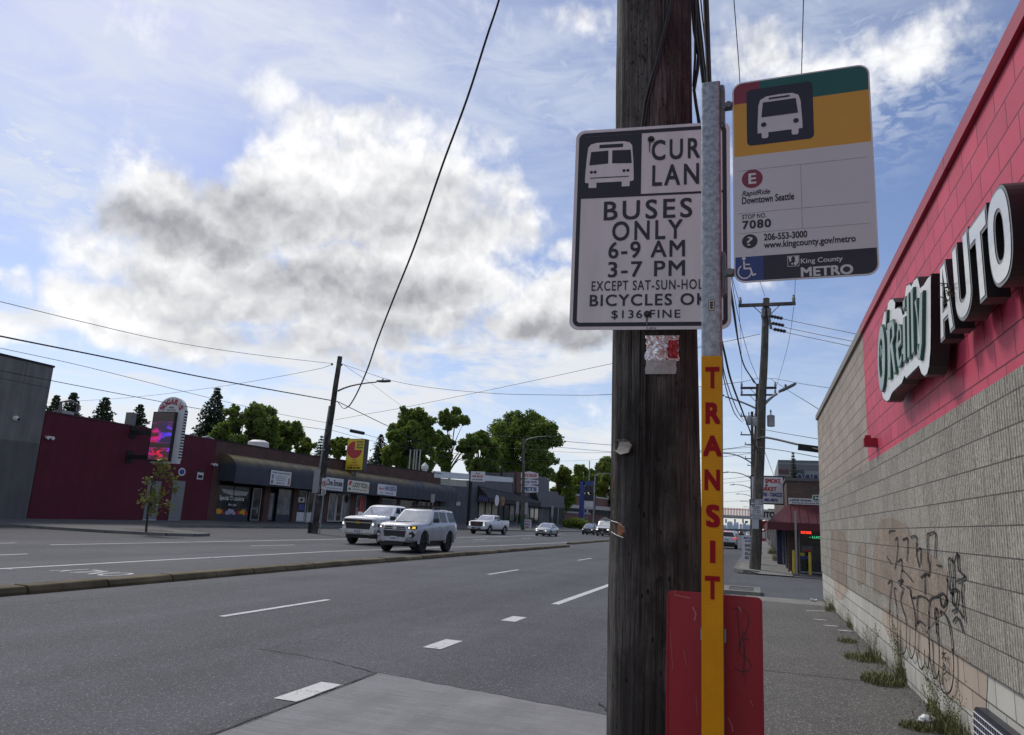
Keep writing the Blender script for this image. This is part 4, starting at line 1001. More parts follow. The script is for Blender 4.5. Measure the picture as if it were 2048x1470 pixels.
# ------------------------------------------------------------------ raised lettering on the red wall
BLK = M('black_sign_return', (.014, .014, .016), .45, var=.1); RIM = M('grey_letter_trim', (.20, .21, .21), .45, var=.1); FACEW = M('white_acrylic_face', (.66, .68, .68), .18, var=.05, scale=3, coat=.3)
REDRET = M('red_sign_return', (.35, .008, .03), .4, var=.1)
XFACE = XW - .20
ZT = zoomed(1740, 320, 2.94)
def yz(x, y): p = PX(*ZT(x, y), XFACE); return (p.y, p.z)
def letter_outlines(ch, y0, z0, y1, z1, t):
 """outline (and hole) in (y,z); y falls from left to right as the wall is seen"""
 W = abs(y1 - y0); H = z1 - z0; s = -1
 P = lambda a, b: (y0 + s * a * W, z0 + b * H)
 k = t / W; kh = t / H
 if ch == 'A':
  return [P(0, 0), P(.30, 1), P(.70, 1), P(1, 0), P(1 - k * .95, 0), P(1 - k * .95 - .055, .22), P(k * .95 + .055, .22), P(k * .95, 0)], [P(.5 - .115, .40), P(.5 + .115, .40), P(.5, .80)]
 if ch == 'U':
  n = 8; o = [P(0, 1)]; 
  o += [P(.5 - .5 * math.cos(a), .30 - .30 * math.sin(a)) for a in np.linspace(0, PI, 2 * n)]
  o += [P(1, 1), P(1 - k, 1)]
  o += [P(.5 + (.5 - k) * math.cos(a), .32 - (.32 - kh) * math.sin(a)) for a in np.linspace(0, PI, 2 * n)] + [P(k, 1)]
  return o, None
 if ch == 'T':
  c = .5; return [P(0, 1), P(1, 1), P(1, 1 - kh), P(c + k / 2, 1 - kh), P(c + k / 2, 0), P(c - k / 2, 0), P(c - k / 2, 1 - kh), P(0, 1 - kh)], None
 if ch == 'O':
  def sup(rx, rz):
   return [P(.5 + rx * abs(math.cos(a)) ** .75 * (1 if math.cos(a) > 0 else -1), .5 + rz * abs(math.sin(a)) ** .8 * (1 if math.sin(a) > 0 else -1)) for a in np.linspace(0, 2 * PI, 36, endpoint=False)]
  return sup(.5, .5), sup(.5 - k, .5 - kh)
 if ch == 'P':
  o = [P(0, 0), P(0, 1), P(.55, 1)] + [P(.6 + .4 * math.sin(a), .70 + .30 * math.cos(a)) for a in np.linspace(0, PI, 12)] + [P(k, .40), P(k, 0)]
  return o, [P(k, .56), P(k, .84), P(.62, .84), P(.70, .78), P(.72, .70), P(.70, .62), P(.62, .56)]
def shrink(pts, d):
 n = len(pts); ar = sum(pts[i][0] * pts[(i + 1) % n][1] - pts[(i + 1) % n][0] * pts[i][1] for i in range(n)); sg = 1 if ar > 0 else -1
 out = []
 for i in range(n):
  p0, p, p1 = Vector(pts[i - 1]), Vector(pts[i]), Vector(pts[(i + 1) % n])
  a = (p - p0).normalized(); b = (p1 - p).normalized(); na = Vector((-a.y, a.x)) * sg; nb = Vector((-b.y, b.x)) * sg
  m_ = na + nb
  if m_.length < 1e-4: m_ = na
  m_.normalize(); c = max(.35, m_.dot(na)); out.append(tuple(p + m_ * d / c))
 return out
def filled(mb, outer, hole, d):
 """flat face at x=d with an optional hole"""
 from mathutils.geometry import tessellate_polygon
 loops = [[Vector((a, b, 0)) for a, b in outer]] + ([[Vector((a, b, 0)) for a, b in hole]] if hole else [])
 fl = [v for l in loops for v in l]
 for t in tessellate_polygon(loops): mb.poly([(d, fl[i].x, fl[i].y) for i in t])
def sides(mb, pts, d0, d1):
 n = len(pts)
 for i in range(n):
  a, b = pts[i], pts[(i + 1) % n]; mb.quad((d0, *a), (d0, *b), (d1, *b), (d1, *a))
LET = [('A', (5.335, 2.925, 4.95, 3.415), .115, 'first'), ('U', (4.905, 2.915, 4.525, 3.415), .115, 'second'), ('T', (4.52, 2.915, 4.165, 3.40), .115, 'third'), ('O', (4.19, 2.895, 3.81, 3.40), .115, 'fourth'), ('P', (3.57, 2.90, 3.20, 3.40), .115, 'fifth')]
desc = {'A': 'white channel letter A with black sides on the red wall', 'U': 'white channel letter U with black sides on the red wall', 'T': 'white channel letter T with black sides on the red wall', 'O': 'white channel letter O with black sides on the red wall', 'P': 'edge of a black sided channel letter at the right picture border'}
for ch, bx4, t, _o in LET:
 y0, z0, y1, z1 = bx4; kk = XFACE / (XW - .35); y0 *= kk; y1 *= kk; z0 = CAM_H + (z0 - CAM_H) * kk; z1 = CAM_H + (z1 - CAM_H) * kk; t = .15
 cy = (y0 + y1) / 2
 L_ = thing('channel_letter', desc[ch], 'sign letter', (XFACE, cy, z0), 0, 'white letters along the red wall')
 out, hole = letter_outlines(ch, y0 - cy, 0, y1 - cy, z1 - z0, t)
 out = [(a, b) for a, b in out]
 mb = MB(BLK); filled(mb, out, hole, .004); sides(mb, out, .0, .12); 
 if hole: sides(mb, hole, 0, .12)
 filled(mb, out, hole, .12); mb.build('return', L_)
 mb = MB(RIM); filled(mb, shrink(out, .004), shrink(hole, -.004) if hole else None, -.002); mb.build('trim', L_)
 mb = MB(FACEW); filled(mb, shrink(out, .026), shrink(hole, -.026) if hole else None, -.006); mb.build('face', L_)
 mb = MB(REDRET); mb.bb(.12, -.12, .12, .193, .12, .18); mb.build('standoff', L_)
# script logo sign: white outlined backing with green lettering
lg = thing('logo_sign', "white and green script logo sign with black sides on the red wall", 'sign', (XFACE, 7.5, 2.95))
oo = lambda x, y: (yz(x, y)[0] - 7.5, yz(x, y)[1] - 2.95)
outl = [(57, 1190), (60, 1080), (72, 960), (88, 885), (103, 880), (108, 835), (120, 815), (138, 812), (152, 835), (150, 870), (168, 862), (186, 868), (195, 905), (205, 900), (207, 790), (216, 735), (235, 722), (245, 735), (262, 700), (280, 685), (285, 690), (298, 745), (318, 728), (340, 690), (362, 668),
  (362, 1000), (360, 1120), (352, 1215), (340, 1262), (324, 1278), (305, 1262), (290, 1215), (284, 1222), (215, 1290), (205, 1275), (190, 1318), (135, 1370), (128, 1385), (116, 1415), (100, 1425), (80, 1408), (66, 1350), (58, 1270)]
outl = [oo(*p) for p in outl]
mb = MB(BLK); sides(mb, outl, 0, .13); filled(mb, outl, None, .13); filled(mb, outl, None, .003); mb.build('return', lg)
WB = M('white_sign_backing', (.70, .71, .70), .3, var=.06, scale=3)
mb = MB(WB); filled(mb, shrink(outl, .012), None, -.004); mb.build('face', lg)
GRN = M('green_logo_paint', (.012, .085, .050), .4, var=.15, scale=5); GRNF = M('pale_green_logo_face', (.22, .29, .26), .28, var=.12, scale=6)
mb = MB(GRN)
def gtext(s_, zx0, zy0, zx1, zy1, mat_side, mat_face, bold):
 c0 = oo(zx0, (zy0 + zy1) / 2)[0]; c1 = oo(zx1, (zy0 + zy1) / 2)[0]; zt_ = oo((zx0 + zx1) / 2, zy0)[1]; zb_ = oo((zx0 + zx1) / 2, zy1)[1]
 return (c0, zb_, c1, zt_)
def glet(o_pts, hole=None):
 mb.use(GRN); sides(mb, o_pts, -.025, -.003)
 if hole: sides(mb, hole, -.025, -.003)
 filled(mb, o_pts, hole, -.025); mb.use(GRNF); filled(mb, shrink(o_pts, .014), shrink(hole, -.014) if hole else None, -.029)
def ell(cx, cy, rx, ry, n=28): return [oo(cx + rx * math.cos(a), cy + ry * math.sin(a)) for a in np.linspace(0, 2 * PI, n, endpoint=False)]
glet(ell(84, 1165, 23, 200), ell(82, 1165, 11, 110))
glet([oo(*p) for p in ((106, 890), (118, 880), (117, 930), (108, 1000))])
bar = lambda x0, y0, x1, y1, x2, y2, x3, y3: glet([oo(x0, y0), oo(x1, y1), oo(x2, y2), oo(x3, y3)])
glet([oo(*p) for p in ((118, 960), (150, 935), (162, 960), (164, 1030), (152, 1075), (172, 1250), (158, 1262), (140, 1120), (140, 1285), (122, 1292))], [oo(*p) for p in ((137, 1075), (137, 1000), (146, 985), (148, 1035))])
glet([oo(*p) for p in ((176, 1005), (186, 965), (198, 968), (206, 1010), (206, 1080), (186, 1110), (192, 1170), (204, 1140), (208, 1175), (198, 1215), (182, 1222), (172, 1150))], [oo(*p) for p in ((185, 1065), (187, 1010), (195, 1005), (196, 1050))])
bar(211, 930, 227, 915, 232, 1180, 215, 1195); bar(211, 830, 227, 800, 229, 870, 212, 890)
bar(235, 800, 250, 775, 256, 1160, 240, 1172); bar(258, 770, 274, 745, 282, 1135, 265, 1148)
glet([oo(*p) for p in ((281, 830), (296, 810), (308, 960), (314, 790), (333, 765), (330, 1080), (318, 1180), (300, 1170), (297, 1080), (308, 1110), (314, 1060))])
mb.build('script_lettering', lg)
mb = MB(GRN); mb.use(M('green_clover', (.03, .14, .08), .4)); 
for a in (-14, 14): pass
c = oo(83, 1120); mb.disc((c[0], c[1] + .03), .05, -.032, 10, 'x', .035); mb.disc((c[0] + .045, c[1] - .02), .045, -.0335, 10, 'x', .035); mb.disc((c[0] - .045, c[1] - .02), .045, -.035, 10, 'x', .035); mb.stroke([(c[0], c[1] - .02), (c[0] - .02, c[1] - .11)], .02, -.0365, 'x'); mb.build('clover', lg)
mb = MB(REDRET); mb.bb(.13, -.6, .25, .193, .6, .32); mb.build('standoff', lg)
# small sign bird: a starling perched in the A is too small to tell; the dark tuft is left as a nest
nest = MB(M('twig_nest', (.06, .05, .04), .95, var=.5, scale=30))
a = PX(*ZT(480, 800), XFACE - .01)
for k in range(40):
 d = Vector((rp.uniform(-.04, .04), rp.uniform(-.05, .05), rp.uniform(-.03, .09))); e = d + Vector((rp.uniform(-.05, .05), rp.uniform(-.05, .05), rp.uniform(-.04, .04)))
 nest.tube([d, e], .004, 4)
nest.build('bird_nest', None, loc=(XFACE - .01, a.y, a.z), label='dark twiggy bird nest wedged beside the white letter A', cat='nest')
# ------------------------------------------------------------------ grille cabinet at the foot of the wall
yf = PX(1952, 1475, XW - .05).y; zt_h = PX(1990, 1440, XW - .05).z
vt_ = thing('vent_hood', 'dark rounded vent hood with pale grille bars low on the block wall', 'vent', (XW, yf - 1.0, zt_h - .42))
NAVY = M('navy_enamel', (.012, .014, .028), .35, var=.1); BARW = M('pale_wire', (.55, .55, .6), .4, var=.05)
pr = rrect(-1, 0, 1, .42, .14, 6)
mb = MB(NAVY); mb.prism(pr, -.06, -.001, 'x'); mb.build('hood', vt_)
mb = MB(BARW)
for k in range(1, 9):
 z = .42 * k / 9.0; w = .99 if z < .29 else .99 - (.14 - math.sqrt(max(0, .0196 - (z - .28) ** 2)))
 mb.tube([(-.066, -w, z), (-.066, w, z)], .0045, 6)
for k in range(34):
 y = -.92 + 1.84 * k / 33; mb.tube([(-.0625, y, .04), (-.0625, y, .38)], .0018, 4)
mb.build('grille', vt_)
# flyers of weeds along the joint of wall and pavement
def blades(mb, n, rx, ry, h, r, seed_heads=0):
 for k in range(n):
  a = r.uniform(0, 2 * PI); q = math.sqrt(r.random()); x, y = rx * q * math.cos(a), ry * q * math.sin(a)
  hh = h * r.uniform(.35, 1) * (1 - .5 * q); l = r.uniform(0, 2 * PI); bend = hh * r.uniform(.2, .9); w = r.uniform(.0025, .006)
  dx, dy = math.cos(l), math.sin(l)
  p0 = Vector((x, y, 0)); p1 = Vector((x + dx * bend * .35, y + dy * bend * .35, hh * .65)); p2 = Vector((x + dx * bend, y + dy * bend, hh))
  s_ = Vector((-dy, dx, 0)) * w
  mb.add([tuple(p0 - s_), tuple(p0 + s_), tuple(p1 + s_ * .8), tuple(p1 - s_ * .8), tuple(p2)], [(0, 1, 2, 3), (3, 2, 4)])
 for k in range(seed_heads):
  x, y = r.uniform(-rx, rx) * .6, r.uniform(-ry, ry) * .6; hh = h * r.uniform(1.0, 1.7); dx, dy = r.uniform(-.12, .12), r.uniform(-.12, .12)
  mb.tube([(x, y, 0), (x + dx * .4, y + dy * .4, hh * .6), (x + dx, y + dy, hh)], [.0022, .0016, .001], 4, False)
  for j in range(9):
   t = .45 + .55 * j / 9; c = Vector((x + dx * t, y + dy * t, hh * t)); s_ = Vector((r.uniform(-1, 1), r.uniform(-1, 1), r.uniform(.2, 1))).normalized() * .022
   o = s_.orthogonal().normalized() * .007
   mb.add([tuple(c), tuple(c + s_ * .6 + o), tuple(c + s_), tuple(c + s_ * .6 - o)], [(0, 1, 2, 3)])
GRASSM = M('weed_green', (.075, .10, .028), .75, var=.45, scale=9, col2=(.20, .19, .075)); DRYM = M('dry_weed', (.16, .14, .07), .85, var=.4, scale=10)
wr = random.Random(21)
wn = ['small green weed tuft', 'wide green weed clump', 'tall seeding weed clump', 'low sparse weed tuft']
def weed(px, py, rx, ry, h, n, sh, label):
 p = G(px, py, WK); t = thing('weed_clump', label, 'weed', (p.x, p.y, WK), 0, 'weeds along the foot of the block wall')
 mb = MB(GRASSM); blades(mb, n, rx, ry, h, wr, sh); mb.build('leaves', t)
 mb = MB(DRYM); blades(mb, max(8, n // 6), rx, ry, h * 1.1, wr, sh // 2); mb.build('dry_stems', t)
weed(1694, 1284, .16, .18, .11, 130, 0, 'small round weed tuft in the pavement, farthest of the row by the wall')
weed(1722, 1318, .2, .34, .13, 300, 1, 'low sparse weed patch in the pavement beside the patched wall')
weed(1748, 1322, .08, .2, .32, 60, 8, 'thin tall weed stalks in the joint just behind the big weed clump')
weed(1765, 1365, .22, .30, .17, 460, 4, 'wide green weed clump below the black graffiti loops')
weed(1808, 1362, .08, .2, .38, 150, 20, 'tall seeding weed standing against the buff wall patch')
weed(1876, 1428, .08, .26, .26, 140, 12, 'tall dry weed stalks by the wall near the crumpled paper')
weed(1845, 1458, .18, .15, .10, 280, 2, 'green weed clump under the crumpled white paper')
weed(1893, 1462, .12, .20, .26, 260, 6, 'leafy weed beside the dark vent hood')
weed(1655, 1222, .06, .16, .16, 70, 3, 'small dry tuft at the far corner of the block wall')
weed(1664, 1218, .05, .5, .22, 90, 6, 'thin weeds in the joint where the wall meets the yellow kerb end')
weed(1700, 1255, .04, .35, .2, 70, 4, 'sparse brown stalks in the joint past the first buff patch')
weed(1930, 1492, .10, .3, .3, 220, 8, 'weed clump directly below the dark vent hood')
lt = MB(M('leaf_litter', (.16, .14, .10), .9, var=.5, scale=20))
for k in range(1300):
 t = wr.random(); y = 4.6 + 14 * t ** 1.6; x = XW - abs(wr.gauss(0, .2)) - .015; a = wr.uniform(0, PI); s_ = wr.uniform(.005, .016)
 lt.add([(x + s_ * math.cos(a), y + s_ * math.sin(a), WK + .006), (x - s_ * .5 * math.sin(a), y + s_ * .5 * math.cos(a), WK + .006 + wr.uniform(0, .01)), (x - s_ * math.cos(a), y - s_ * math.sin(a), WK + .006), (x + s_ * .5 * math.sin(a), y - s_ * .5 * math.cos(a), WK + .009)], [(0, 1, 2, 3)])
lt.build('leaf_litter', kind='stuff', label='dry leaf crumbs and grit along the foot of the block wall')
gm = MB(GRASSM)
for k in range(160):
 y = 4.4 + 15.5 * wr.random(); x = XW - abs(wr.gauss(0, .05)) - .005; hh = wr.uniform(.02, .08); dx, dy = wr.uniform(-.03, .01), wr.uniform(-.03, .03)
 gm.add([(x - .003, y, WK), (x + .003, y, WK), (x + dx, y + dy, WK + hh)], [(0, 1, 2)])
gm.build('moss_growth', kind='stuff', label='thin fringe of moss and grass in the joint below the block wall')
# litter
def litter(name, label, cat, loc, fn, mat):
 mb = MB(mat); fn(mb); return mb.build(name, None, loc=loc, smooth=40, label=label, cat=cat)
def crumple(r, flat):
 def f(mb):
  from mathutils import noise as nze
  n, m_ = 12, 8; vs = []; fs = []
  for j in range(m_ + 1):
   for i in range(n):
    a = 2 * PI * i / n; t = PI * j / m_; d = Vector((math.sin(t) * math.cos(a), math.sin(t) * math.sin(a), math.cos(t)))
    k = 1 + .55 * nze.noise(d * 2.3) + .25 * nze.noise(d * 6); vs.append((d.x * r * k * 1.3, d.y * r * k, max(0, r * flat + d.z * r * k * flat)))
  for j in range(m_):
   for i in range(n): fs.append((j * n + i, j * n + (i + 1) % n, (j + 1) * n + (i + 1) % n, (j + 1) * n + i))
  mb.add(vs, fs)
 return f
TISSUE = M('white_tissue', (.72, .73, .75), .8, var=.06, scale=30, bump=.8, bscale=30)
p = G(1855, 1455, WK); litter('crumpled_paper', 'crumpled white paper lying in the weeds near the vent hood', 'litter', (p.x, p.y, WK + .03), crumple(.05, .7), TISSUE)
p = G(1627, 1203, WK); litter('crushed_can', 'crushed silver can lying at the end of the yellow kerb line', 'litter', (p.x, p.y, WK), lambda mb: mb.lathe([(.02, -.07), (.034, -.06), (.035, -.01), (.025, .01), (.034, .06), (.022, .07)], 12, (0, 0, .034), 'x'), FOIL)
p = G(1577, 1262, WK)
# drain inlet slab by the kerb at the driveway
p0, p1, p2, p3 = G(1455, 1190, .06), G(1507, 1193, .06), G(1507, 1177, .06), G(1462, 1174, .06)
dr = thing('utility_cover', 'square dark metal cover in a concrete frame beside the yellow kerb line', 'utility cover', ((p0.x + p1.x) / 2, (p0.y + p2.y) / 2, .0))
cx, cy = (p0.x + p1.x) / 2, (p0.y + p2.y) / 2
mb = MB(CONC_W); hw = .48; hh = .95; mb.ring([(-hw, -hh), (hw, -hh), (hw, hh), (-hw, hh)], [(-hw + .17, -hh + .22), (hw - .17, -hh + .22), (hw - .17, hh - .3), (-hw + .17, hh - .3)], -.05, .14, 'z'); mb.build('frame', dr)
mb = MB(M('dark_iron_cover', (.065, .06, .055), .7, var=.3, scale=20)); mb.bb(-hw + .17, -hh + .22, .05, hw - .17, hh - .3, .125); mb.build('lid', dr)
# ------------------------------------------------------------------ far side of the street: shops with their fronts at X = -40
XF = -40.0
def at_thing(t, *mats):
 mb = MB(*mats); mb.T = Matrix.Translation(-Vector(t.location)); return mb
def fq(mb, pts, x=XF, depth=0.):
 """front-facing polygon given by picture points on the plane X = x, optionally with thickness behind it"""
 yz_ = [(PX(a, b, x).y, PX(a, b, x).z) for a, b in pts]
 if depth: mb.prism(yz_, x, x - depth, 'x')
 else: mb.flat(yz_, x, 'x')
 return yz_
def vq(mb, y0, z0, y1, z1, x, d): mb.bb(x, y0, z0, x - d, y1, z1)
def brickm(name, c1, c2, mortar, row=.075, wid=.22):
 m, nt, N, L, b = nodes_mat(name)
 P = N('ShaderNodeNewGeometry').outputs['Position']; sp = N('ShaderNodeSeparateXYZ'); L(P, sp.inputs[0])
 cb = N('ShaderNodeCombineXYZ'); L(mth(nt, 'ADD', sp.outputs[0], sp.outputs[1]), cb.inputs[0]); L(sp.outputs[2], cb.inputs[1])
 br = N('ShaderNodeTexBrick'); L(cb.outputs[0], br.inputs['Vector']); br.inputs['Scale'].default_value = 1; br.inputs['Brick Width'].default_value = wid; br.inputs['Row Height'].default_value = row; br.inputs['Mortar Size'].default_value = .008
 br.inputs['Color1'].default_value = (*c1, 1); br.inputs['Color2'].default_value = (*c2, 1); br.inputs['Mortar'].default_value = (*mortar, 1)
 n = nz(nt, P, .9, 6, .65); L(mixc(nt, 1., br.outputs[0], mixc(nt, rmp(nt, n, .3, .7), (.72, .72, .72), (1.2, 1.2, 1.2)), 'MULTIPLY'), b.inputs['Base Color'])
 b.inputs['Roughness'].default_value = .85; bump(nt, b, br.outputs['Fac'], -.4, .006); return m
def plaster(name, col, dirt=.18, streak=.2):
 m, nt, N, L, b = nodes_mat(name)
 P = N('ShaderNodeNewGeometry').outputs['Position']
 n = nz(nt, P, .5, 6, .62); s_ = nz(nt, P, 2.2, 5, .6, stretch=(1, 1, .12)); f_ = nz(nt, P, 25, 4, .6)
 v = mth(nt, 'MULTIPLY', rmp(nt, n, .25, .75, 1 - dirt, 1 + dirt), rmp(nt, s_, .3, .7, 1 - streak, 1 + streak * .6))
 hs = N('ShaderNodeVectorMath'); hs.operation = 'SCALE'; hs.inputs[0].default_value = col; L(v, hs.inputs['Scale']); L(hs.outputs[0], b.inputs['Base Color'])
 b.inputs['Roughness'].default_value = .85; bump(nt, b, f_, .25, .01); return m
GREYST = plaster('grey_stucco', (.16, .155, .15), .22, .25); GREYST2 = plaster('dark_grey_stucco', (.108, .106, .106)); MAROON = plaster('maroon_paint', (.098, .009, .023), .2, .2); BRICK = brickm('brown_brick', (.085, .036, .030), (.11, .05, .04), (.075, .06, .055))
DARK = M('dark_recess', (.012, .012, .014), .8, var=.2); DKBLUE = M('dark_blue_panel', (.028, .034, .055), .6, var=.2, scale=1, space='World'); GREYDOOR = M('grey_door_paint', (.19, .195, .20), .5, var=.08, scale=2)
ALU = M('aluminium_frame', (.30, .31, .32), .4, metal=.4, var=.1); WHITEP = M('white_paint', (.60, .60, .60), .55, var=.08, scale=3); WSIGN = M('white_sign_panel', (.60, .60, .62), .4, var=.06, scale=2); CREAMSIGN = M('cream_sign_panel', (.62, .60, .50), .4, var=.06, scale=2)
def glass_mat(name, base=(.02, .024, .028), rough=.06, spec=.8):
 m, nt, N, L, b = nodes_mat(name); P = N('ShaderNodeNewGeometry').outputs['Position']
 n = nz(nt, P, 1.3, 4, .6); L(mixc(nt, rmp(nt, n, .35, .7), tuple(x * .5 for x in base), tuple(x * 1.8 for x in base)), b.inputs['Base Color'])
 b.inputs['Roughness'].default_value = rough; b.inputs['Specular IOR Level'].default_value = spec; return m
SHOPGL = glass_mat('shop_glass'); PALEGL = glass_mat('curtained_glass', (.12, .135, .15), .15)
REDINK = M('red_sign_ink', (.38, .02, .03), .5, var=.1); BLUEINK = M('blue_sign_ink', (.03, .05, .22), .5, var=.1); GRNINK = M('green_sign_ink', (.02, .09, .04), .5, var=.1); WHITEINK = M('white_window_lettering', (.62, .62, .60), .6, var=.1)
def Yat(px, py=1000, x=XF): return PX(px, py, x).y
def Zat(px, py, x=XF): return PX(px, py, x).z
def sbox(px0, py0, px1, py1, x=XF):
 """(y0,z0,y1,z1) of a rectangle seen on the plane X=x"""
 xm, ym = (px0 + px1) / 2, (py0 + py1) / 2
 return (PX(px0, ym, x).y, PX(xm, py1, x).z, PX(px1, ym, x).y, PX(xm, py0, x).z)
# grey corner building
gb = thing('commercial_building', 'plain grey two-tone stucco building at the left picture edge', 'building', (XF, 20, 0))
zt = 9.12; ym = Yat(80, 893)
mb = at_thing(gb, GREYST2); vq(mb, 4, 0, 32.4, 4.55, XF, 14); mb.build('lower_wall', gb)
mb = at_thing(gb, GREYST); vq(mb, 4, 4.55, 32.4, zt, XF - .01, 14); mb.build('upper_wall', gb)
mb = at_thing(gb, DARK); mb.bb(XF + .04, 4, zt, XF - 14.1, 32.45, zt + .12); mb.build('parapet_cap', gb)
mb = at_thing(gb, GREYST2); j = Yat(52, 740); mb.bb(XF + .006, j - .02, 7.9, XF, j + .02, zt); mb.bb(XF + .006, 4, 7.86, XF - .01, 32.4, 7.9); mb.build('joint', gb)
c = PX(30, 837, XF); mb = at_thing(gb, WHITEP); mb.lathe([(.16, 0), (.16, .12), (.12, .2), (.02, .26)], 14, (XF, c.y, c.z), 'x'); mb.use(DARK).lathe([(.07, .2), (.07, .27), (.02, .28)], 10, (XF + .02, c.y + .03, c.z - .03), 'x'); mb.build('dome_camera', gb, smooth=40)
# maroon club
mr = thing('night_club', 'windowless dark maroon building with two grey doors', 'building', (XF, 40, 0))
Y0, Y1 = 32.45, 47.3
mb = at_thing(mr, MAROON); mb.prism([(Y0, 0), (Y1, 0), (Y1, 6.45), (Y0, 6.42)], XF, XF - 15, 'x'); mb.build('wall', mr)
mb = at_thing(mr, M('maroon_coping', (.05, .012, .018), .6)); mb.bb(XF + .03, Y0, 6.45, XF - .3, Y1, 6.53); mb.build('parapet_cap', mr)
for a, b, c, d in ((296.7, 323, 285.5, 312), (347.7, 370.8, 336.5, 360.6)):
 yl = Yat(285.5 if a < 300 else 336.5, 1035); yr = Yat(312 if a < 300 else 360.6, 1036); z0 = .3; z1 = Zat((a + b) / 2, 961.5)
 dr_ = at_thing(mr, GREYDOOR); dr_.bb(XF + .03, yl, z0, XF - .02, yr, z1)
 dr_.use(WHITEP).bb(XF + .05, yl, z0 - .06, XF - .02, yr, z0 + .02)
 o = dr_.build('door', mr)
 mb = at_thing(mr, DARKSTEEL); mb.bb(XF + .09, yl + .1, z0 + .95, XF + .03, yl + .2, z0 + 1.05); h = mb.build('handle', o)
c = PX(363, 943.7, XF); mb = at_thing(mr, WSIGN); mb.disc((c.y, c.z), .36, XF + .04, 24, 'x', .29); mb.use(BLUEINK).disc((c.y, c.z), .26, XF + .046, 24, 'x', .19); mb.build('round_notice', mr)
b4 = sbox(394, 944, 406, 959); mb = at_thing(mr, WSIGN); mb.bb(XF + .03, b4[0], b4[1], XF, b4[2], b4[3]); mb.use(INK); 
for k in range(2): mb.bb(XF + .036, b4[0] + .08, b4[1] + .1 + k * .42, XF + .03, b4[2] - .08, b4[1] + .34 + k * .42)
mb.build('notice', mr)
for px, py in ((93, 874), (424, 928)):
 c = PX(px, py, XF); mb = at_thing(mr, WHITEP); mb.box((XF + .15, c.y, c.z), (.3, .22, .12)); mb.lathe([(.07, 0), (.11, .16)], 10, (XF + .2, c.y + .16, c.z - .05), 'x'); mb.lathe([(.07, 0), (.11, .16)], 10, (XF + .2, c.y - .16, c.z - .05), 'x'); mb.build('floodlight', mr, smooth=40)
def roofgear(t, px, w, h, d, mat, kind='box', setback=3.0):
 p = PX(px, 830, XF - setback); mb = at_thing(t, mat)
 if kind == 'box': mb.bb(p.x, p.y - w / 2, 6.3, p.x - d, p.y + w / 2, 6.3 + h)
 elif kind == 'pipe': mb.tube([(p.x, p.y, 6.2), (p.x, p.y, 6.3 + h), (p.x, p.y + w * .5, 6.5 + h), (p.x, p.y + w, 6.3 + h), (p.x, p.y + w, 6.1 + h * .7)], .09, 8)
 elif kind == 'mush': mb.lathe([(w * .35, 6.2), (w * .35, 6.3 + h * .4), (w * .5, 6.3 + h * .42), (w * .5, 6.3 + h * .85), (w * .3, 6.3 + h)], 16, (p.x, p.y, 0))
 return mb
roofgear(mr, 118, 1.3, 1.3, .9, DARKSTEEL, 'pipe').build('roof_pipe', mr, smooth=60); roofgear(mr, 136, .9, .8, .9, ALU).build('roof_unit', mr)
roofgear(mr, 268, .5, 1.5, .5, DARKSTEEL).build('flue', mr); roofgear(mr, 408, 1.6, .5, .4, ALU, 'pipe').build('roof_pipe', mr, smooth=60)
# projecting club sign with its screen
ss = thing('projecting_sign', "white arched projecting sign with a glowing red and blue screen on the maroon wall", 'sign', (-38.85, 39.0, 4.0))
mb = MB(WSIGN); cx_, w_ = 1.95, 1.12   # local x from wall side
arch = [(cx_ - w_, .05), (cx_ + w_, .05), (cx_ + w_, 3.5)] + [(cx_ + w_ * math.cos(a), 3.5 + .95 * math.sin(a)) for a in np.linspace(.15, PI - .15, 18)] + [(cx_ - w_, 3.5)]
mb.prism(arch, -.12, .12); mb.build('cabinet', ss)
mb = MB(M('dark_screen_frame', (.02, .02, .022), .5)); mb.bb(.72, -.34, .18, 2.55, -.125, 3.42); scr_frame = mb.build('screen_frame', ss)
def screen_mat():
 m, nt, N, L, b = nodes_mat('glowing_led_screen')
 P = N('ShaderNodeTexCoord').outputs['Object']; sp = N('ShaderNodeSeparateXYZ'); L(P, sp.inputs[0])
 n = nz(nt, P, .9, 2, .5, stretch=(1, 1, .8), dist=1.0); n2 = nz(nt, P, 1.6, 3, .55, stretch=(.7, 1, 2.2), dist=.8); lines = mth(nt, 'SINE', mth(nt, 'MULTIPLY', sp.outputs[2], 2 * PI / .05))
 xg = rmp(nt, sp.outputs[0], .9, 2.4); c = mixc(nt, rmp(nt, n, .38, .62), (.06, .03, .75), (.85, .02, .08)); c = mixc(nt, mth(nt, 'MULTIPLY', xg, rmp(nt, n, .62, .4)), c, (.12, .07, 1.0))
 dark = mth(nt, 'MAXIMUM', rmp(nt, sp.outputs[2], 2.5, 2.8), mth(nt, 'MULTIPLY', rmp(nt, sp.outputs[2], 1.0, 1.06), rmp(nt, sp.outputs[2], 1.5, 1.3)))
 dark = mth(nt, 'MAXIMUM', dark, mth(nt, 'MULTIPLY', rmp(nt, n2, .58, .47), .95)); dark = mth(nt, 'MAXIMUM', dark, mth(nt, 'MULTIPLY', rmp(nt, sp.outputs[2], .55, .3), .6))
 c = mixc(nt, dark, c, (.035, .03, .03)); c = mixc(nt, rmp(nt, lines, -1, 1, 0, .25), c, (.02, .02, .03))
 L(c, b.inputs['Emission Color']); b.inputs['Emission Strength'].default_value = .85; b.inputs['Base Color'].default_value = (.01, .01, .012, 1); b.inputs['Roughness'].default_value = .3; return m
mb = MB(screen_mat()); mb.flat([(.80, .25), (2.47, .25), (2.47, 3.36), (.80, 3.36)], -.344); mb.build('screen', scr_frame)
mb = MB(REDINK)
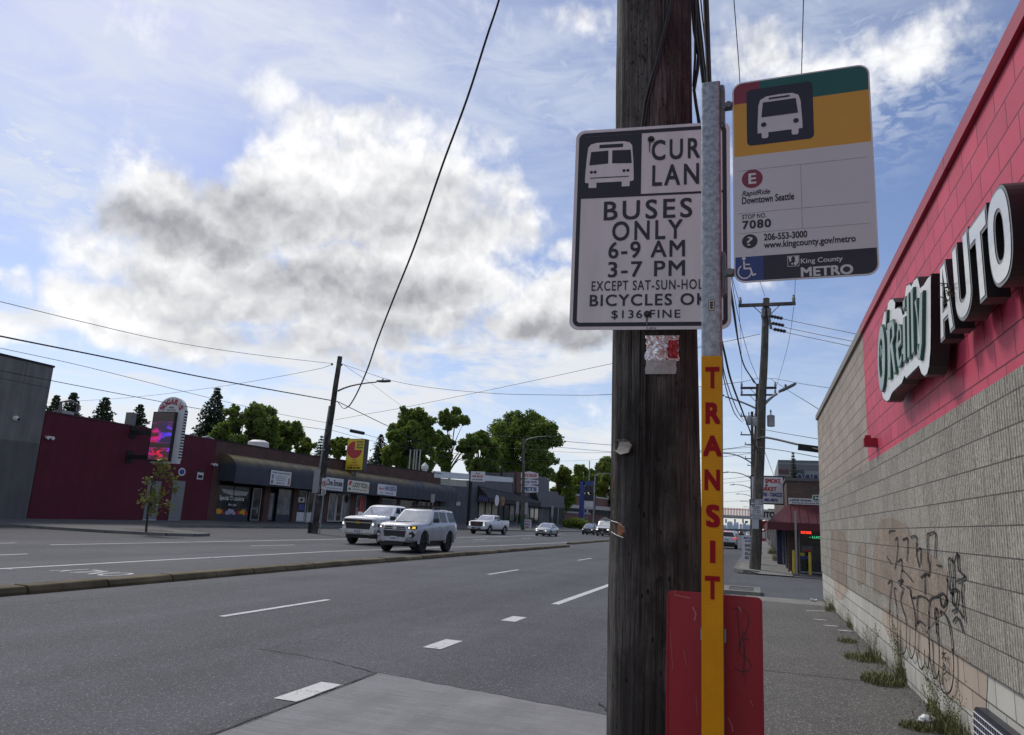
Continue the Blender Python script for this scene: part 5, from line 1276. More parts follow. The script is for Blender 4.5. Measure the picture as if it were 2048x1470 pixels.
for k, ch in enumerate("SUGAR'S"):
 a = math.radians(160 - 140 * k / 6); c = Vector((cx_ + .82 * math.cos(a), 3.50 + .64 * math.sin(a))); R = Matrix.Rotation(a - PI / 2, 2)
 vs, fs = glyphs(ch, .04); x0 = min(v[0] for v in vs); x1 = max(v[0] for v in vs); y0 = min(v[1] for v in vs); y1 = max(v[1] for v in vs); hgt = .36 if ch != "'" else .14; wid_ = .30 if ch != "'" else .07
 mb.add([(c.x + (R @ Vector((((x - x0) / (x1 - x0) - .5) * wid_, ((y - y0) / (y1 - y0) - .5) * hgt + (.1 if ch == "'" else 0))))[0], -.128 - z, c.y + (R @ Vector((((x - x0) / (x1 - x0) - .5) * wid_, ((y - y0) / (y1 - y0) - .5) * hgt + (.1 if ch == "'" else 0))))[1]) for x, y, z in vs], fs)
mb.use(INK).text('NEW', (cx_ - .2, 3.68, cx_ + .2, 3.80), -.128, 'y', .03); mb.text('Open 24 hrs', (cx_ - .36, 3.51, cx_ + .36, 3.63), -.128, 'y', .03)
mb.build('lettering', ss)
mb = MB(DARK, WHITEP)
for k in range(34): mb.use(DARK if k % 2 else WHITEP).box((cx_ + w_ + .03, 0, .35 + k * .095), (.06, .25, .095))
mb.build('marquee_edge', ss)
for z in (.25, 1.9): 
 mb = MB(DARK); mb.bb(-1.1, -.1, z, .85, .1, z + .3); mb.bb(-1.15, -.25, z - .25, -1.05, .25, z + .55); mb.build('bracket_arm', ss)
# brick shop row
bk = thing('shop_row', 'long brown brick row of shops under a dark blue barrel awning', 'building', (XF, 68, 0))
Y0, Y1 = 47.3, 90.9
mb = at_thing(bk, BRICK); mb.prism([(Y0, 4.0), (Y1, 4.0), (Y1, 7.02), (62, 6.50), (Y0, 6.46)], XF, XF - 16, 'x'); mb.build('wall', bk)
mb = at_thing(bk, DARK); mb.prism([(Y0, 6.46), (62, 6.50), (Y1, 7.02), (Y1, 7.12), (62, 6.6), (Y0, 6.56)], XF + .05, XF - .35, 'x'); mb.build('parapet_cap', bk)
AWN = M('blue_awning_canvas', (.026, .031, .048), .75, var=.4, scale=.8, space='World', stretch=(1, 1, .5)); 
def awn_mat():
 m, nt, N, L, b = nodes_mat('mossy_blue_awning')
 P = N('ShaderNodeNewGeometry').outputs['Position']; sp = N('ShaderNodeSeparateXYZ'); L(P, sp.inputs[0])
 n = nz(nt, P, .9, 6, .65, stretch=(1, 1, 1)); n3 = nz(nt, P, .12, 3, .5)
 moss = mth(nt, 'MULTIPLY', rmp(nt, sp.outputs[2], 4.6, 5.2), rmp(nt, mth(nt, 'ADD', mth(nt, 'MULTIPLY', n, .5), mth(nt, 'MULTIPLY', n3, .5)), .38, .56))
 c = mixc(nt, rmp(nt, n, .3, .7), (.026, .032, .048), (.040, .047, .066)); L(mixc(nt, moss, c, (.15, .115, .04)), b.inputs['Base Color']); b.inputs['Roughness'].default_value = .7
 sv = mth(nt, 'SINE', mth(nt, 'MULTIPLY', sp.outputs[1], 2 * PI / 1.5)); bump(nt, b, sv, .25, .05); return m
AWNM = awn_mat()
prof = [(0, 5.55)] + [(1.62 * math.sin(t), 4.35 + 1.2 * math.cos(t)) for t in np.linspace(.12, PI / 2, 10)] + [(1.62, 3.28), (1.55, 3.28), (1.55, 3.4), (0, 3.4)]
mb = at_thing(bk, AWNM); YA0, YA1 = 47.9, 93.2
n = len(prof); vs = []; fs = []
Ysec = np.linspace(YA0, YA1, 32)
for y in Ysec:
 dz = (y - YA0) / (YA1 - YA0) * .12
 vs += [(XF + a, y, z + dz) for a, z in prof]
for k in range(len(Ysec) - 1): fs += [(k * n + i, k * n + (i + 1) % n, (k + 1) * n + (i + 1) % n, (k + 1) * n + i) for i in range(n)]
fs += [tuple(range(n)), tuple(range((len(Ysec) - 1) * n, len(Ysec) * n))]
mb.add(vs, fs); mb.build('awning', bk, smooth=50)
# wall behind the shop fronts and their piers
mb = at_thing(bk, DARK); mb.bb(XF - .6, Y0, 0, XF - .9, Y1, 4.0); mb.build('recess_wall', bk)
for ya, yb in [((Y0 if a == 413 else Yat(a, 1030)), Yat(b, 1030)) for a, b in ((413, 431), (524.5, 536), (584, 593), (645, 655), (699, 710))] + [(74.5, 75.2), (79, 79.7), (84, 84.7), (88.5, 90.9)]:
 mb = at_thing(bk, BRICK); mb.bb(XF + .01, ya, 0, XF - .6, yb, 4.0); mb.build('pier', bk)
def shopfront(name, px0, px1, py0, py1, glass, frame, base=None, divs=0, x=XF - .12, extra=None, par=None):
 y0, y1 = Yat(px0, (py0 + py1) / 2, x), Yat(px1, (py0 + py1) / 2, x); xm = (px0 + px1) / 2; z1 = Zat(xm, py0, x); z0 = Zat(xm, py1, x)
 f = at_thing(par or bk, frame); t = .07
 f.bb(x + .05, y0, z0, x - .05, y0 + t, z1); f.bb(x + .05, y1 - t, z0, x - .05, y1, z1); f.bb(x + .045, y0 + t, z1 - t, x - .05, y1 - t, z1); f.bb(x + .045, y0 + t, z0, x - .05, y1 - t, z0 + t)
 for k in range(1, divs + 1): yy = y0 + (y1 - y0) * k / (divs + 1); f.bb(x + .04, yy - .03, z0 + t, x - .05, yy + .03, z1 - t)
 fo = f.build(name, par or bk)
 g = at_thing(par or bk, glass); g.flat([(y0 + t, z0 + t), (y1 - t, z0 + t), (y1 - t, z1 - t), (y0 + t, z1 - t)], x, 'x'); go = g.build('pane', fo)
 if base:
  s_ = at_thing(par or bk, base); s_.bb(x + .05, y0, .2, x - .1, y1, z0 - .005); s_.build('stall_riser', fo)
 return fo, (y0, z0, y1, z1), x
fo, B4, x = shopfront('window', 431, 498, 971, 1029, SHOPGL, DKBLUE, DKBLUE, 1)
mb = at_thing(bk, WHITEINK); w = B4[2] - B4[0]; h = B4[3] - B4[1]
mb.text('Special Occasions', (B4[0] + .1 * w, B4[1] + .44 * h, B4[0] + .84 * w, B4[1] + .64 * h), x + .01, 'x', .02); mb.text('Boutique', (B4[0] + .38 * w, B4[1] + .28 * h, B4[0] + .62 * w, B4[1] + .38 * h), x + .01, 'x', .02); mb.build('window_lettering', fo)
mb = at_thing(bk, M('white_valance', (.45, .45, .44), .8)); mb.flat([(B4[0] + .12 * w, B4[1] + .86 * h), (B4[0] + .95 * w, B4[1] + .82 * h), (B4[0] + .9 * w, B4[1] + .68 * h), (B4[0] + .45 * w, B4[1] + .66 * h), (B4[0] + .2 * w, B4[1] + .74 * h)], x + .006, 'x'); mb.build('valance', fo)
FL = [M('yellow_flowers', (.62, .36, .02), .7, var=.5, scale=9), M('red_flowers', (.50, .03, .02), .7, var=.5, scale=9), M('mauve_cards', (.42, .36, .5), .7, var=.4, scale=12)]
mb = at_thing(bk, *FL)
for a0, a1 in ((.0, .27), (.30, .62), (.64, 1.0)):
 for k in range(60):
  u_ = rp.uniform(a0 + .02, a1 - .02); e = 1 - abs((u_ - (a0 + a1) / 2) / ((a1 - a0) / 2)) ** 2; v_ = rp.uniform(.02, .04 + .13 * e)
  mb.use(FL[2] if a0 == .30 else (FL[0] if abs(u_ - (a0 + a1) / 2) < .07 else FL[1])).box((x + .02 + rp.uniform(0, .02), B4[0] + u_ * w, B4[1] + v_ * h), (.03, .16, .14), rx=rp.uniform(0, 2))
mb.build('window_display', fo)
shopfront('door', 503, 520, 976, 1041, SHOPGL, ALU, None, 0)
shopfront('door', 536, 547, 985, 1041, PALEGL, DKBLUE); shopfront('window', 554, 582, 977, 1031, PALEGL, DKBLUE, DKBLUE)
fo, B4, x = shopfront('door', 593, 611, 981, 1043, SHOPGL, WHITEP)
mb = at_thing(bk, WSIGN, BLUEINK, INK); yy, w = B4[0], B4[2] - B4[0]; h = B4[3] - B4[1]
mb.bb(x + .02, yy + .12 * w, B4[1] + .62 * h, x + .005, yy + .8 * w, B4[1] + .78 * h); mb.use(BLUEINK).bb(x + .024, yy + .2 * w, B4[1] + .36 * h, x + .005, yy + .85 * w, B4[1] + .56 * h); mb.use(WSIGN).bb(x + .02, yy + .1 * w, B4[1] + .03 * h, x + .005, yy + .9 * w, B4[1] + .3 * h); mb.use(INK).bb(x + .027, yy + .3 * w, B4[1] + .65 * h, x + .02, yy + .6 * w, B4[1] + .75 * h); mb.build('poster', fo)
shopfront('window', 615, 643, 983, 1026, SHOPGL, ALU, WHITEP)
shopfront('door', 656, 671, 986, 1043, PALEGL, WHITEP); shopfront('door', 672, 683, 987, 1043, SHOPGL, WHITEP)
fo, B4, x = shopfront('door', 684, 699, 987, 1043, PALEGL, WHITEP); mb = at_thing(bk, DARK); mb.disc(((B4[0] + B4[2]) / 2, B4[3] - .55), .42, x + .01, 20, 'x'); mb.build('round_decal', fo)
fo, B4, x = shopfront('window', 711, 730, 990, 1042, SHOPGL, ALU, None, 1)
mb = at_thing(bk, M('red_banner', (.45, .015, .02), .6, var=.15)); c = PX(723, 1008, x + .03); mb.flat([(c.y - .55, c.z - 1.0), (c.y + .6, c.z - .9), (c.y + .55, c.z + .5), (c.y + .2, c.z + .85), (c.y - .35, c.z + .5)], x + .03, 'x'); mb.build('red_banner', fo)
for ya, yb in ((75.3, 78.9), (79.8, 83.9), (84.8, 88.4)):
 g = at_thing(bk, ALU); g.bb(XF - .07, ya, .5, XF - .17, ya + .08, 3.2); g.bb(XF - .07, yb - .08, .5, XF - .17, yb, 3.2); g.bb(XF - .075, ya + .08, 3.1, XF - .17, yb - .08, 3.2); o = g.build('window', bk); g = at_thing(bk, SHOPGL); g.flat([(ya + .08, .5), (yb - .08, .5), (yb - .08, 3.1), (ya + .08, 3.1)], XF - .12, 'x'); g.build('pane', o)
# roof furniture
roofgear(bk, 524, 1.9, 1.3, 1.4, WHITEP, 'mush', 4).build('roof_ventilator', bk, smooth=40)
for px in (818, 826, 831, 838):
 p = PX(px, 940, XF - 1.5); mb = at_thing(bk, ALU); mb.tube([(p.x, p.y, 6.2), (p.x, p.y, PX(px, 898, XF - 1.5).z)], .09, 8); mb.build('flue', bk, smooth=60)
p = PX(849, 943, XF - 3); mb = at_thing(bk, WHITEP); mb.lathe([(.35, 6.5), (.35, 7.6), (.5, 7.7), (.5, 8.1), (.05, 8.6)], 10, (p.x, p.y, 0)); mb.build('roof_cowl', bk)
# small white bits of litter on the awning
# --- signs hung on the awning front
XA = XF + 1.66
def hang_sign(name, label, px0, py0, px1, py1, mat, fn, x=XA, d=.12):
 y0, z0, y1, z1 = sbox(px0, py0, px1, py1, x)
 t = thing(name, label, 'sign', (x, (y0 + y1) / 2, z0)); w, h = y1 - y0, z1 - z0
 mb = MB(DARK); mb.bb(-.02, -w / 2 - .03, -.03, -.02 - d, w / 2 + .03, h + .03); mb.build('frame', t)
 mb = MB(mat); mb.bb(.0, -w / 2, 0, -.02, w / 2, h); mb.build('panel', t)
 fn(t, w, h); return t
def tx(mb, s_, w, h, a0, b0, a1, b1, bold=.02, d=.006, shear=0): mb.text(s_, (-w / 2 + a0 * w, b0 * h, -w / 2 + a1 * w, b1 * h), d, 'x', bold, shear)
def s_boutique(t, w, h):
 mb = MB(INK); tx(mb, 'La Belle Occasions Boutique', w, h, .05, .76, .95, .92, .02)
 for k, s_ in enumerate(('Bridal Quinceanera', 'Tuxedo & Formal Wear', 'Alterations')): tx(mb, s_, w, h, .26, .56 - k * .13, .74, .64 - k * .13, .01)
 tx(mb, '206-367-1527', w, h, .3, .09, .7, .19, .03); mb.use(BLUEINK)
 mb.stroke([(-w * .36, h * .68), (-w * .44, h * .6), (-w * .36, h * .5), (-w * .42, h * .36)], .1, .006, 'x'); mb.use(INK).bb(.006, -w * .45, h * .08, .003, -w * .37, h * .3); mb.build('lettering', t)
 mb = MB(M('figure_print', (.3, .16, .13), .6, var=.5, scale=20)); mb.flat([(w * .36, h * .08), (w * .46, h * .08), (w * .44, h * .5), (w * .41, h * .62), (w * .37, h * .5)], .006, 'x'); mb.build('figure_print', t)
hang_sign('shop_sign', 'white boutique sign with small black print on the blue awning', 541, 942, 582, 970.5, WSIGN, s_boutique)
def s_smoke(t, w, h):
 mb = MB(INK); tx(mb, 'One Smoke', w, h, .06, .36, .95, .86, .035); tx(mb, 'Vape, Pipes, CBD, Glass, & more', w, h, .06, .10, .93, .22, .02); mb.build('lettering', t)
hang_sign('shop_sign', 'white sign with bold black lettering just right of the no-pedestrians sign', 651, 956, 686.5, 981, WSIGN, s_smoke)
def s_lucky(t, w, h):
 mb = MB(GRNINK); tx(mb, 'LUCKY PIZZA', w, h, .22, .42, .90, .84, .03); mb.use(REDINK); tx(mb, "'s", w, h, .90, .36, .97, .8, .03); mb.use(GRNINK); tx(mb, 'FREE DELIVERY', w, h, .24, .20, .56, .30, .02); mb.use(REDINK); tx(mb, '206-367-3000', w, h, .58, .16, .9, .28, .02); mb.build('lettering', t)
 mb = MB(REDINK); mb.disc((-w * .40, h * .78), h * .15, .006, 12, 'x'); mb.disc((-w * .36, h * .82), h * .14, .0065, 12, 'x'); mb.flat([(-w * .44, h * .55), (-w * .35, h * .55), (-w * .345, h * .72), (-w * .45, h * .72)], .007, 'x'); mb.use(GRNINK); mb.flat([(-w * .46, h * .15), (-w * .34, h * .15), (-w * .37, h * .36), (-w * .43, h * .36)], .006, 'x'); mb.build('chef_emblem', t)
hang_sign('shop_sign', 'cream pizza sign with a red chef hat on the blue awning', 695, 962, 738.5, 985, CREAMSIGN, s_lucky)
def s_hair(t, w, h):
 mb = MB(BLUEINK); tx(mb, 'HAIR DESIGN', w, h, .36, .45, .96, .90, .035); tx(mb, '206-362-7300', w, h, .44, .12, .84, .27, .02); mb.use(REDINK); tx(mb, "Gary's", w, h, .06, .42, .33, .72, .03, shear=.3); mb.use(INK); tx(mb, 'Walk-ins', w, h, .12, .14, .3, .24, .01); mb.build('lettering', t)
hang_sign('shop_sign', 'white hairdresser sign with tall blue lettering on the blue awning', 755, 969.5, 793, 990.5, WSIGN, s_hair)
# yellow pizza sign standing through the awning
p = PY(710, 940, 66); ys = thing('pizza_sign', 'yellow box sign with a red pizza shape rising above the awning', 'sign', (-38.65, 66, 5.65))
YS = M('yellow_sign_face', (.62, .46, .012), .35, var=.06, scale=2)
mb = MB(M('dark_sign_case', (.018, .018, .024), .5)); mb.bb(-1.02, .0, -.02, 1.02, .8, 3.18); mb.build('case', ys)
mb = MB(YS); mb.bb(-.96, -.01, .03, .96, .0, 3.12); mb.build('face', ys)
mb = MB(REDINK); c = (-.1, 2.05); r = .85
mb.flat([c] + [(c[0] + r * math.cos(a), c[1] + r * 1.02 * math.sin(a)) for a in np.linspace(PI / 2, 2 * PI, 40)], -.014); mb.build('pizza_shape', ys)
mb = MB(INK)
for k, s_ in enumerate(('GOOD', 'GUYS', 'PIZZA')): mb.text(s_, (.08, 2.78 - k * .29, .84, 2.97 - k * .29), -.0155, 'y', .05)
mb.text('528-0181', (-.75, .12, .72, .36), -.0155, 'y', .05)
mb.use(REDINK)
for k, s_ in enumerate(('FAST', 'FREE', 'DELIVERY')): wv = (.3, .3, .55)[k]; mb.text(s_, (-wv, .96 - k * .26, wv, 1.10 - k * .26), -.0155, 'y', .03)
mb.build('lettering', ys)
mb = MB(DARKSTEEL); mb.bb(-.1, .3, -2.2, .1, .5, 0); mb.build('support', ys)
# blue-grey aquarium shop
aq = thing('pet_shop', 'blue-grey shop with a white roof band and a sloping black awning', 'building', (XF, 115, 0))
BG = plaster('blue_grey_wall', (.085, .095, .112)); GW = plaster('grey_wall', (.135, .135, .15)); BAND = M('white_roof_band', (.62, .64, .68), .5, var=.08, scale=.6, space='World'); CREAM = plaster('cream_panel', (.42, .41, .35))
z3 = zoomed(680, 780, 3.657)
def ap(mb, pts, x=XF, depth=.3): return fq(mb, [z3(*p) for p in pts], x, depth)
mb = at_thing(aq, BG); ap(mb, [(735, 690), (1010, 712), (1010, 960), (735, 1000)], XF, 8); mb.build('wall', aq)
mb = at_thing(aq, GW); ap(mb, [(925, 662), (1290, 672), (1290, 1000), (925, 980)], XF - .05, 8); ap(mb, [(1268, 605), (1298, 608), (1298, 745), (1268, 740)], XF + .1, 2.); mb.build('upper_wall', aq)
mb = at_thing(aq, BAND); ap(mb, [(690, 592), (1272, 642), (1272, 676), (690, 640)], XF + .05, .2); mb.build('roof_band', aq)
mb = at_thing(aq, CREAM); ap(mb, [(738, 645), (925, 662), (925, 708), (738, 695)], XF + .02, .2); mb.build('cream_panel', aq)
mb = at_thing(aq, brickm('red_brown_brick', (.12, .05, .04), (.14, .06, .05), (.1, .08, .07))); ap(mb, [(1290, 598), (1345, 602), (1345, 760), (1290, 750)], XF + .4, 1.2); mb.build('brick_pylon', aq)
mb = at_thing(aq, GW); ap(mb, [(1345, 612), (1450, 625), (1530, 655), (1530, 980), (1345, 980)], XF - .1, 8); ap(mb, [(1430, 742), (1640, 775), (1640, 862), (1470, 855)], XF + 1.2, 1.3); ap(mb, [(1525, 738), (1595, 746), (1595, 775), (1525, 770)], XF - .3, 4); mb.build('side_wing', aq)
# awning over the front
mb = at_thing(aq, M('black_awning', (.022, .020, .023), .8, var=.3, scale=.5, space='World'))
a = [PX(*z3(*p), XF) for p in ((1008, 698), (1475, 800))]; b = [PX(*z3(*p), XF + 2.0) for p in ((1110, 790), (1470, 828))]; c = [PX(*z3(*p), XF + 2.0) for p in ((1110, 822), (1470, 858))]
bl = Vector((XF + 2.0, a[0].y, b[0].z)); cl = Vector((XF + 2.0, a[0].y, c[0].z)); al = Vector((XF, a[0].y, c[0].z))
mb.add([tuple(a[0]), tuple(a[1]), tuple(b[1]), tuple(bl), tuple(c[1]), tuple(cl), tuple(al), (XF, a[1].y, c[1].z)], [(0, 1, 2, 3), (3, 2, 4, 5), (0, 3, 5, 6), (1, 2, 4, 7), (0, 1, 7, 6), (6, 5, 4, 7)]); mb.build('awning', aq)
mb = at_thing(aq, WSIGN, M('violet_graffiti', (.07, .05, .16), .7), M('orange_sign', (.35, .16, .06), .6)); q = PX(*z3(1148, 808), XF + 2.05); mb.disc((q.y, q.z), 1.0, XF + 2.05, 20, 'x', .85); mb.use(mb.mats[2]); q = PX(*z3(1190, 812), XF + 2.05); mb.text('10', (q.y - .9, q.z - .7, q.y + .9, q.z + .7), XF + 2.05, 'x', .05); mb.use(mb.mats[1]); q = PX(*z3(1050, 795), XF + 2.05)
mb.stroke([(q.y - 2 + .45 * k, q.z + (.4 if k % 2 else -.4)) for k in range(10)], .22, XF + 2.05, 'x'); mb.build('awning_sign', aq)
# shop windows
y0, y1 = Yat(*z3(1008, 900)), Yat(*z3(1450, 920)); k_ = 11
PANES = [SHOPGL, SHOPGL, PALEGL]
for k in range(k_):
 ya = y0 + (y1 - y0) * k / k_; yb = y0 + (y1 - y0) * (k + 1) / k_ - .1
 f = at_thing(aq, DARK); f.bb(XF + .12, ya, 1.2, XF + .02, ya + .12, 4.2); f.bb(XF + .12, yb - .12, 1.2, XF + .02, yb, 4.2); f.bb(XF + .115, ya + .12, 4.08, XF + .02, yb - .12, 4.2); f.bb(XF + .115, ya + .12, 1.2, XF + .02, yb - .12, 1.35); fo = f.build('window', aq)
 g = at_thing(aq, PANES[k % 3] if k not in (0, 1, 2) else M('pale_window_poster', (.30, .27, .2), .5, var=.6, scale=1.5)); g.flat([(ya + .12, 1.35), (yb - .12, 1.35), (yb - .12, 4.08), (ya + .12, 4.08)], XF + .06, 'x'); g.build('pane', fo)  # leading panes get a pale mottled poster colour
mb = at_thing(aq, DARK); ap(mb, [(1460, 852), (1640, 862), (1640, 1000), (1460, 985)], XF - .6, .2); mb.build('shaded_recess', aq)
for px in (1548, 1590):
 p = PX(*z3(px, 1000), XF + 1.0); mb = at_thing(aq, ALU); mb.tube([(p.x, p.y, .8), (p.x, p.y, PX(*z3(px, 860), XF + 1.0).z)], .12, 8); mb.build('column', aq)
def s_29(t, w, h):
 mb = MB(REDINK); tx(mb, '29', w, h, .15, .25, .85, .85, .05); mb.build('lettering', t)
hang_sign('house_number_sign', 'small white sign with red number on the blue-grey wall', 900.5, 977.5, 908, 986.5, WSIGN, s_29, XF + .14)
def s_note(t, w, h):
 mb = MB(INK); tx(mb, 'PARK', w, h, .1, .55, .9, .85, .03); tx(mb, 'ONLY', w, h, .1, .15, .9, .45, .03); mb.build('lettering', t)
hang_sign('parking_notice', 'small white notice low on the blue-grey wall', 912.5, 1003.5, 920.5, 1011, WSIGN, s_note, XF + .14)
# hair salon sign on its pole
p = PY(*z3(945, 870), 92); hs = thing('pole_sign', 'white hair salon sign with red lettering on a tall dark pole', 'sign', (PY(*z3(935, 1000), 92).x, 92, .5))
def loc_(t, px, py, Y): q = PY(px, py, Y); return (q.x - t.location.x, q.y - t.location.y, q.z - t.location.z)
a = loc_(hs, *z3(957, 592), 92)
mb = MB(DARK); mb.bb(-.18, -.15, 0, .18, .15, a[2] + .2); mb.build('pole', hs)
b = loc_(hs, *z3(1054, 672), 92); c = loc_(hs, *z3(962, 595), 92)
mb = MB(WSIGN); mb.bb(c[0], -.2, b[2], b[0], .2, c[2]); mb.build('panel', hs)
mb = MB(REDINK); W_, H_ = b[0] - c[0], c[2] - b[2]; mb.text('HAIR SALON', (c[0] + .12 * W_, b[2] + .42 * H_, b[0] - .08 * W_, b[2] + .64 * H_), -.206, 'y', .04); mb.use(INK).text('206-365-0740', (c[0] + .14 * W_, b[2] + .12 * H_, b[0] - .1 * W_, b[2] + .26 * H_), -.206, 'y', .03); mb.text('Perm', (c[0] + .36 * W_, b[2] + .74 * H_, b[0] - .3 * W_, b[2] + .88 * H_), -.206, 'y', .03, shear=.3); mb.build('lettering', hs)
# triple aquarium sign
t3 = thing('stacked_sign', 'three stacked white sign boards reading PETS beside the brick pylon', 'sign', (-38.6, 120, 6.0))
for k, (yt, yb, s_, col) in enumerate(((597, 648, 'PURPLE DRAGON', REDINK), (654, 690, 'FISH & SALT WATER', BLUEINK), (695, 750, 'PETS', BLUEINK))):
 a = loc_(t3, *z3(1325, yb), 120); b = loc_(t3, *z3(1450, yt), 120)
 W_, H_ = b[0] - a[0], b[2] - a[2]
 mb = MB(WSIGN); pts = [(a[0], a[2] + .12 * H_), ((a[0] + b[0]) / 2, a[2]), (b[0], a[2] + .12 * H_), (b[0], b[2] - .2 * H_), ((a[0] + b[0]) / 2, b[2]), (a[0], b[2] - .2 * H_)]
 mb.prism(pts, -.15, .15); o = mb.build('board', t3)
 mb = MB(col); mb.text(s_, (a[0] + .06 * W_, a[2] + .24 * H_, b[0] - .06 * W_, b[2] - .3 * H_), -.156, 'y', .045); mb.build('lettering', o)
mb = MB(DARK); mb.bb(-3.2, .16, -5.2, -2.9, .4, 4.2); mb.build('support', t3)
# far brick bank, blue portal sign and hedge
bb_ = thing('brick_building', 'low red-brown brick building with a white band behind the blue portal sign', 'building', (-46, 200, 0))
Z7 = zoomed(1120, 900, 7.35)
mb = at_thing(bb_, brickm('red_brick_far', (.15, .055, .045), (.18, .07, .055), (.12, .1, .09))); fq(mb, [Z7(*p) for p in ((60, 650), (900, 750), (900, 1090), (60, 1090))], -46, 12); mb.build('wall', bb_)
mb = at_thing(bb_, M('pale_band', (.42, .41, .40), .7)); fq(mb, [Z7(*p) for p in ((60, 800), (900, 845), (900, 905), (60, 845))], -45.5, .5); fq(mb, [Z7(*p) for p in ((220, 640), (900, 735), (900, 752), (220, 668))], -45.8, .3); mb.build('pale_band', bb_)
mb = at_thing(bb_, DARK); fq(mb, [Z7(*p) for p in ((60, 850), (900, 908), (900, 1000), (60, 890))], -45.9, .2); mb.build('window_band', bb_)
mb = at_thing(bb_, M('pale_sill', (.30, .30, .32), .7)); fq(mb, [Z7(*p) for p in ((0, 893), (450, 925), (450, 950), (0, 915))], -45.7, .2); mb.build('sill', bb_)
pg = thing('portal_sign', 'blue square arch sign frame with dark panels and a white panel below', 'sign', (PY(*Z7(400, 1060), 150).x, 150, .3))
BLUE = M('royal_blue_paint', (.035, .055, .22), .5, var=.12, scale=1)
l = lambda x, y: loc_(pg, *Z7(x, y), 150)
mb = MB(BLUE); a, b = l(300, 460), l(350, 1060); mb.bb(a[0], -.4, 0, b[0], .4, a[2]); a, b = l(350, 460), l(500, 520); mb.bb(a[0], -.4, b[2], b[0], .4, a[2]); mb.build('frame', pg)
mb = MB(M('dark_sign_panel', (.018, .020, .035), .4)); a, b = l(357, 530), l(495, 625); mb.bb(a[0], -.25, b[2], b[0], .25, a[2]); a, b = l(357, 650), l(495, 745); mb.bb(a[0], -.25, b[2], b[0], .25, a[2]); mb.build('panel', pg)
mb = MB(WSIGN); a, b = l(357, 750), l(495, 838); mb.bb(a[0], -.25, b[2], b[0], .25, a[2]); mb.build('panel', pg)
mb = MB(ALU); a, b = l(352, 520), l(357, 840); mb.bb(a[0], -.3, b[2], b[0], .3, a[2]); mb.build('rail', pg)
# sandwich boards by the pet shop
def sandwich(name, label, p, w, h, fn, group=None):
 t = thing(name, label, 'sandwich board', p); 
 for s_ in (-1, 1):
  mb = MB(WSIGN); mb.T = Matrix.Translation((0, s_ * .28, 0)) @ Matrix.Rotation(math.radians(s_ * 12), 4, 'X'); mb.bb(-w / 2, -.02, 0, w / 2, .02, h)
  for k in (-1, 1): mb.bb(k * w / 2 - .03 * (k > 0), -.025, -.12, k * w / 2 + .03 * (k < 0), .025, .0)
  o = mb.build('board', t)
  if s_ < 0:
   mb = MB(); mb.T = Matrix.Translation((0, -.28, 0)) @ Matrix.Rotation(math.radians(-12), 4, 'X'); fn(mb, w, h); mb.build('lettering', o)
 return t
def b1(mb, w, h): mb.use(REDINK).text('WE BUY', (-.36 * w, .72 * h, .36 * w, .86 * h), -.03, 'y', .05); mb.use(BLUEINK).text('SALE', (-.36 * w, .42 * h, .36 * w, .64 * h), -.03, 'y', .05); mb.use(REDINK).text('FISH', (-.3 * w, .14 * h, .3 * w, .34 * h), -.03, 'y', .05)
p = G(*z3(1240, 1010)); sandwich('sandwich_board', 'white sandwich board left of the lamp pole by the pet shop', (p.x, p.y, .13), 1.0 * abs(p.y) / 95, 1.35 * abs(p.y) / 95, b1)
p = G(*z3(1370, 1028)); sandwich('sandwich_board', 'white sandwich board right of the lamp pole behind the silver sedan', (p.x, p.y, .13), 1.0 * abs(p.y) / 95, 1.35 * abs(p.y) / 95, b1)
# ------------------------------------------------------------------ street poles on the far side
LAMPG = M('grey_lamp_metal', (.24, .25, .26), .45, metal=.5, var=.1)
def woodpole(name, label, base, top, r0, r1, mat=POLEWOOD, lean=None):
 t = thing(name, label, 'utility pole', base); b = Vector(base); e = Vector(top) - b
 mb = MB(mat); mb.tube([tuple(e * k / 12 + Vector((math.sin(k * 1.7) * .01, math.cos(k * 2.3) * .01, 0))) for k in range(13)], [r0 + (r1 - r0) * k / 12 for k in range(13)], 16); mb.build('shaft', t, smooth=50); return t
def lamp_arm(t, p0, p1, p2, head=.75):
 """curved bracket from the pole p0 through p1 to the luminaire p2 (local)"""
 mb = MB(LAMPG); a, b, c = map(Vector, (p0, p1, p2)); mb.tube([tuple((1 - s) ** 2 * a + 2 * s * (1 - s) * b + s * s * c) for s in np.linspace(0, 1, 12)], [.07 - .02 * s for s in np.linspace(0, 1, 12)], 8); o = mb.build('lamp_arm', t, smooth=60)
 d = (c - b).normalized(); mb = MB(M('dark_lamp_head', (.10, .10, .105), .5, var=.1)); q = c + d * .05; r = Vector((-d.y, d.x, 0)) if abs(d.z) < .9 else Vector((1, 0, 0)); r.normalize()
 w = head * .22; pts = [q + d * head * u_ + r * w * v_ + Vector((0, 0, z)) for u_, v_, z in ((0, -.5, 0), (0, .5, 0), (.35, 1, -.03), (.9, .8, -.05), (1, 0, -.05), (.9, -.8, -.05), (.35, -1, -.03))]
 top_ = [p + Vector((0, 0, .1)) for p in pts]; n = 7
 mb.add([tuple(p) for p in pts] + [tuple(p) for p in top_], [tuple(range(n)), tuple(range(2 * n - 1, n - 1, -1))] + [(i, (i + 1) % n, n + (i + 1) % n, n + i) for i in range(n)])
 mb.lathe([(.05, .1), (.05, .2), (.02, .22)], 8, tuple(q + d * head * .4)); mb.build('lamp_head', o)
PB = G(628, 1067); YB = PB.y
pt = PY(680, 713, YB)
p1 = woodpole('utility_pole', 'leaning dark wooden utility pole with a street lamp before the brick shops', (PB.x, YB, 0), pt, .24, .17, OLDWOOD)
lp = lambda px, py, Y=YB: tuple(PY(px, py, Y) - Vector(p1.location))
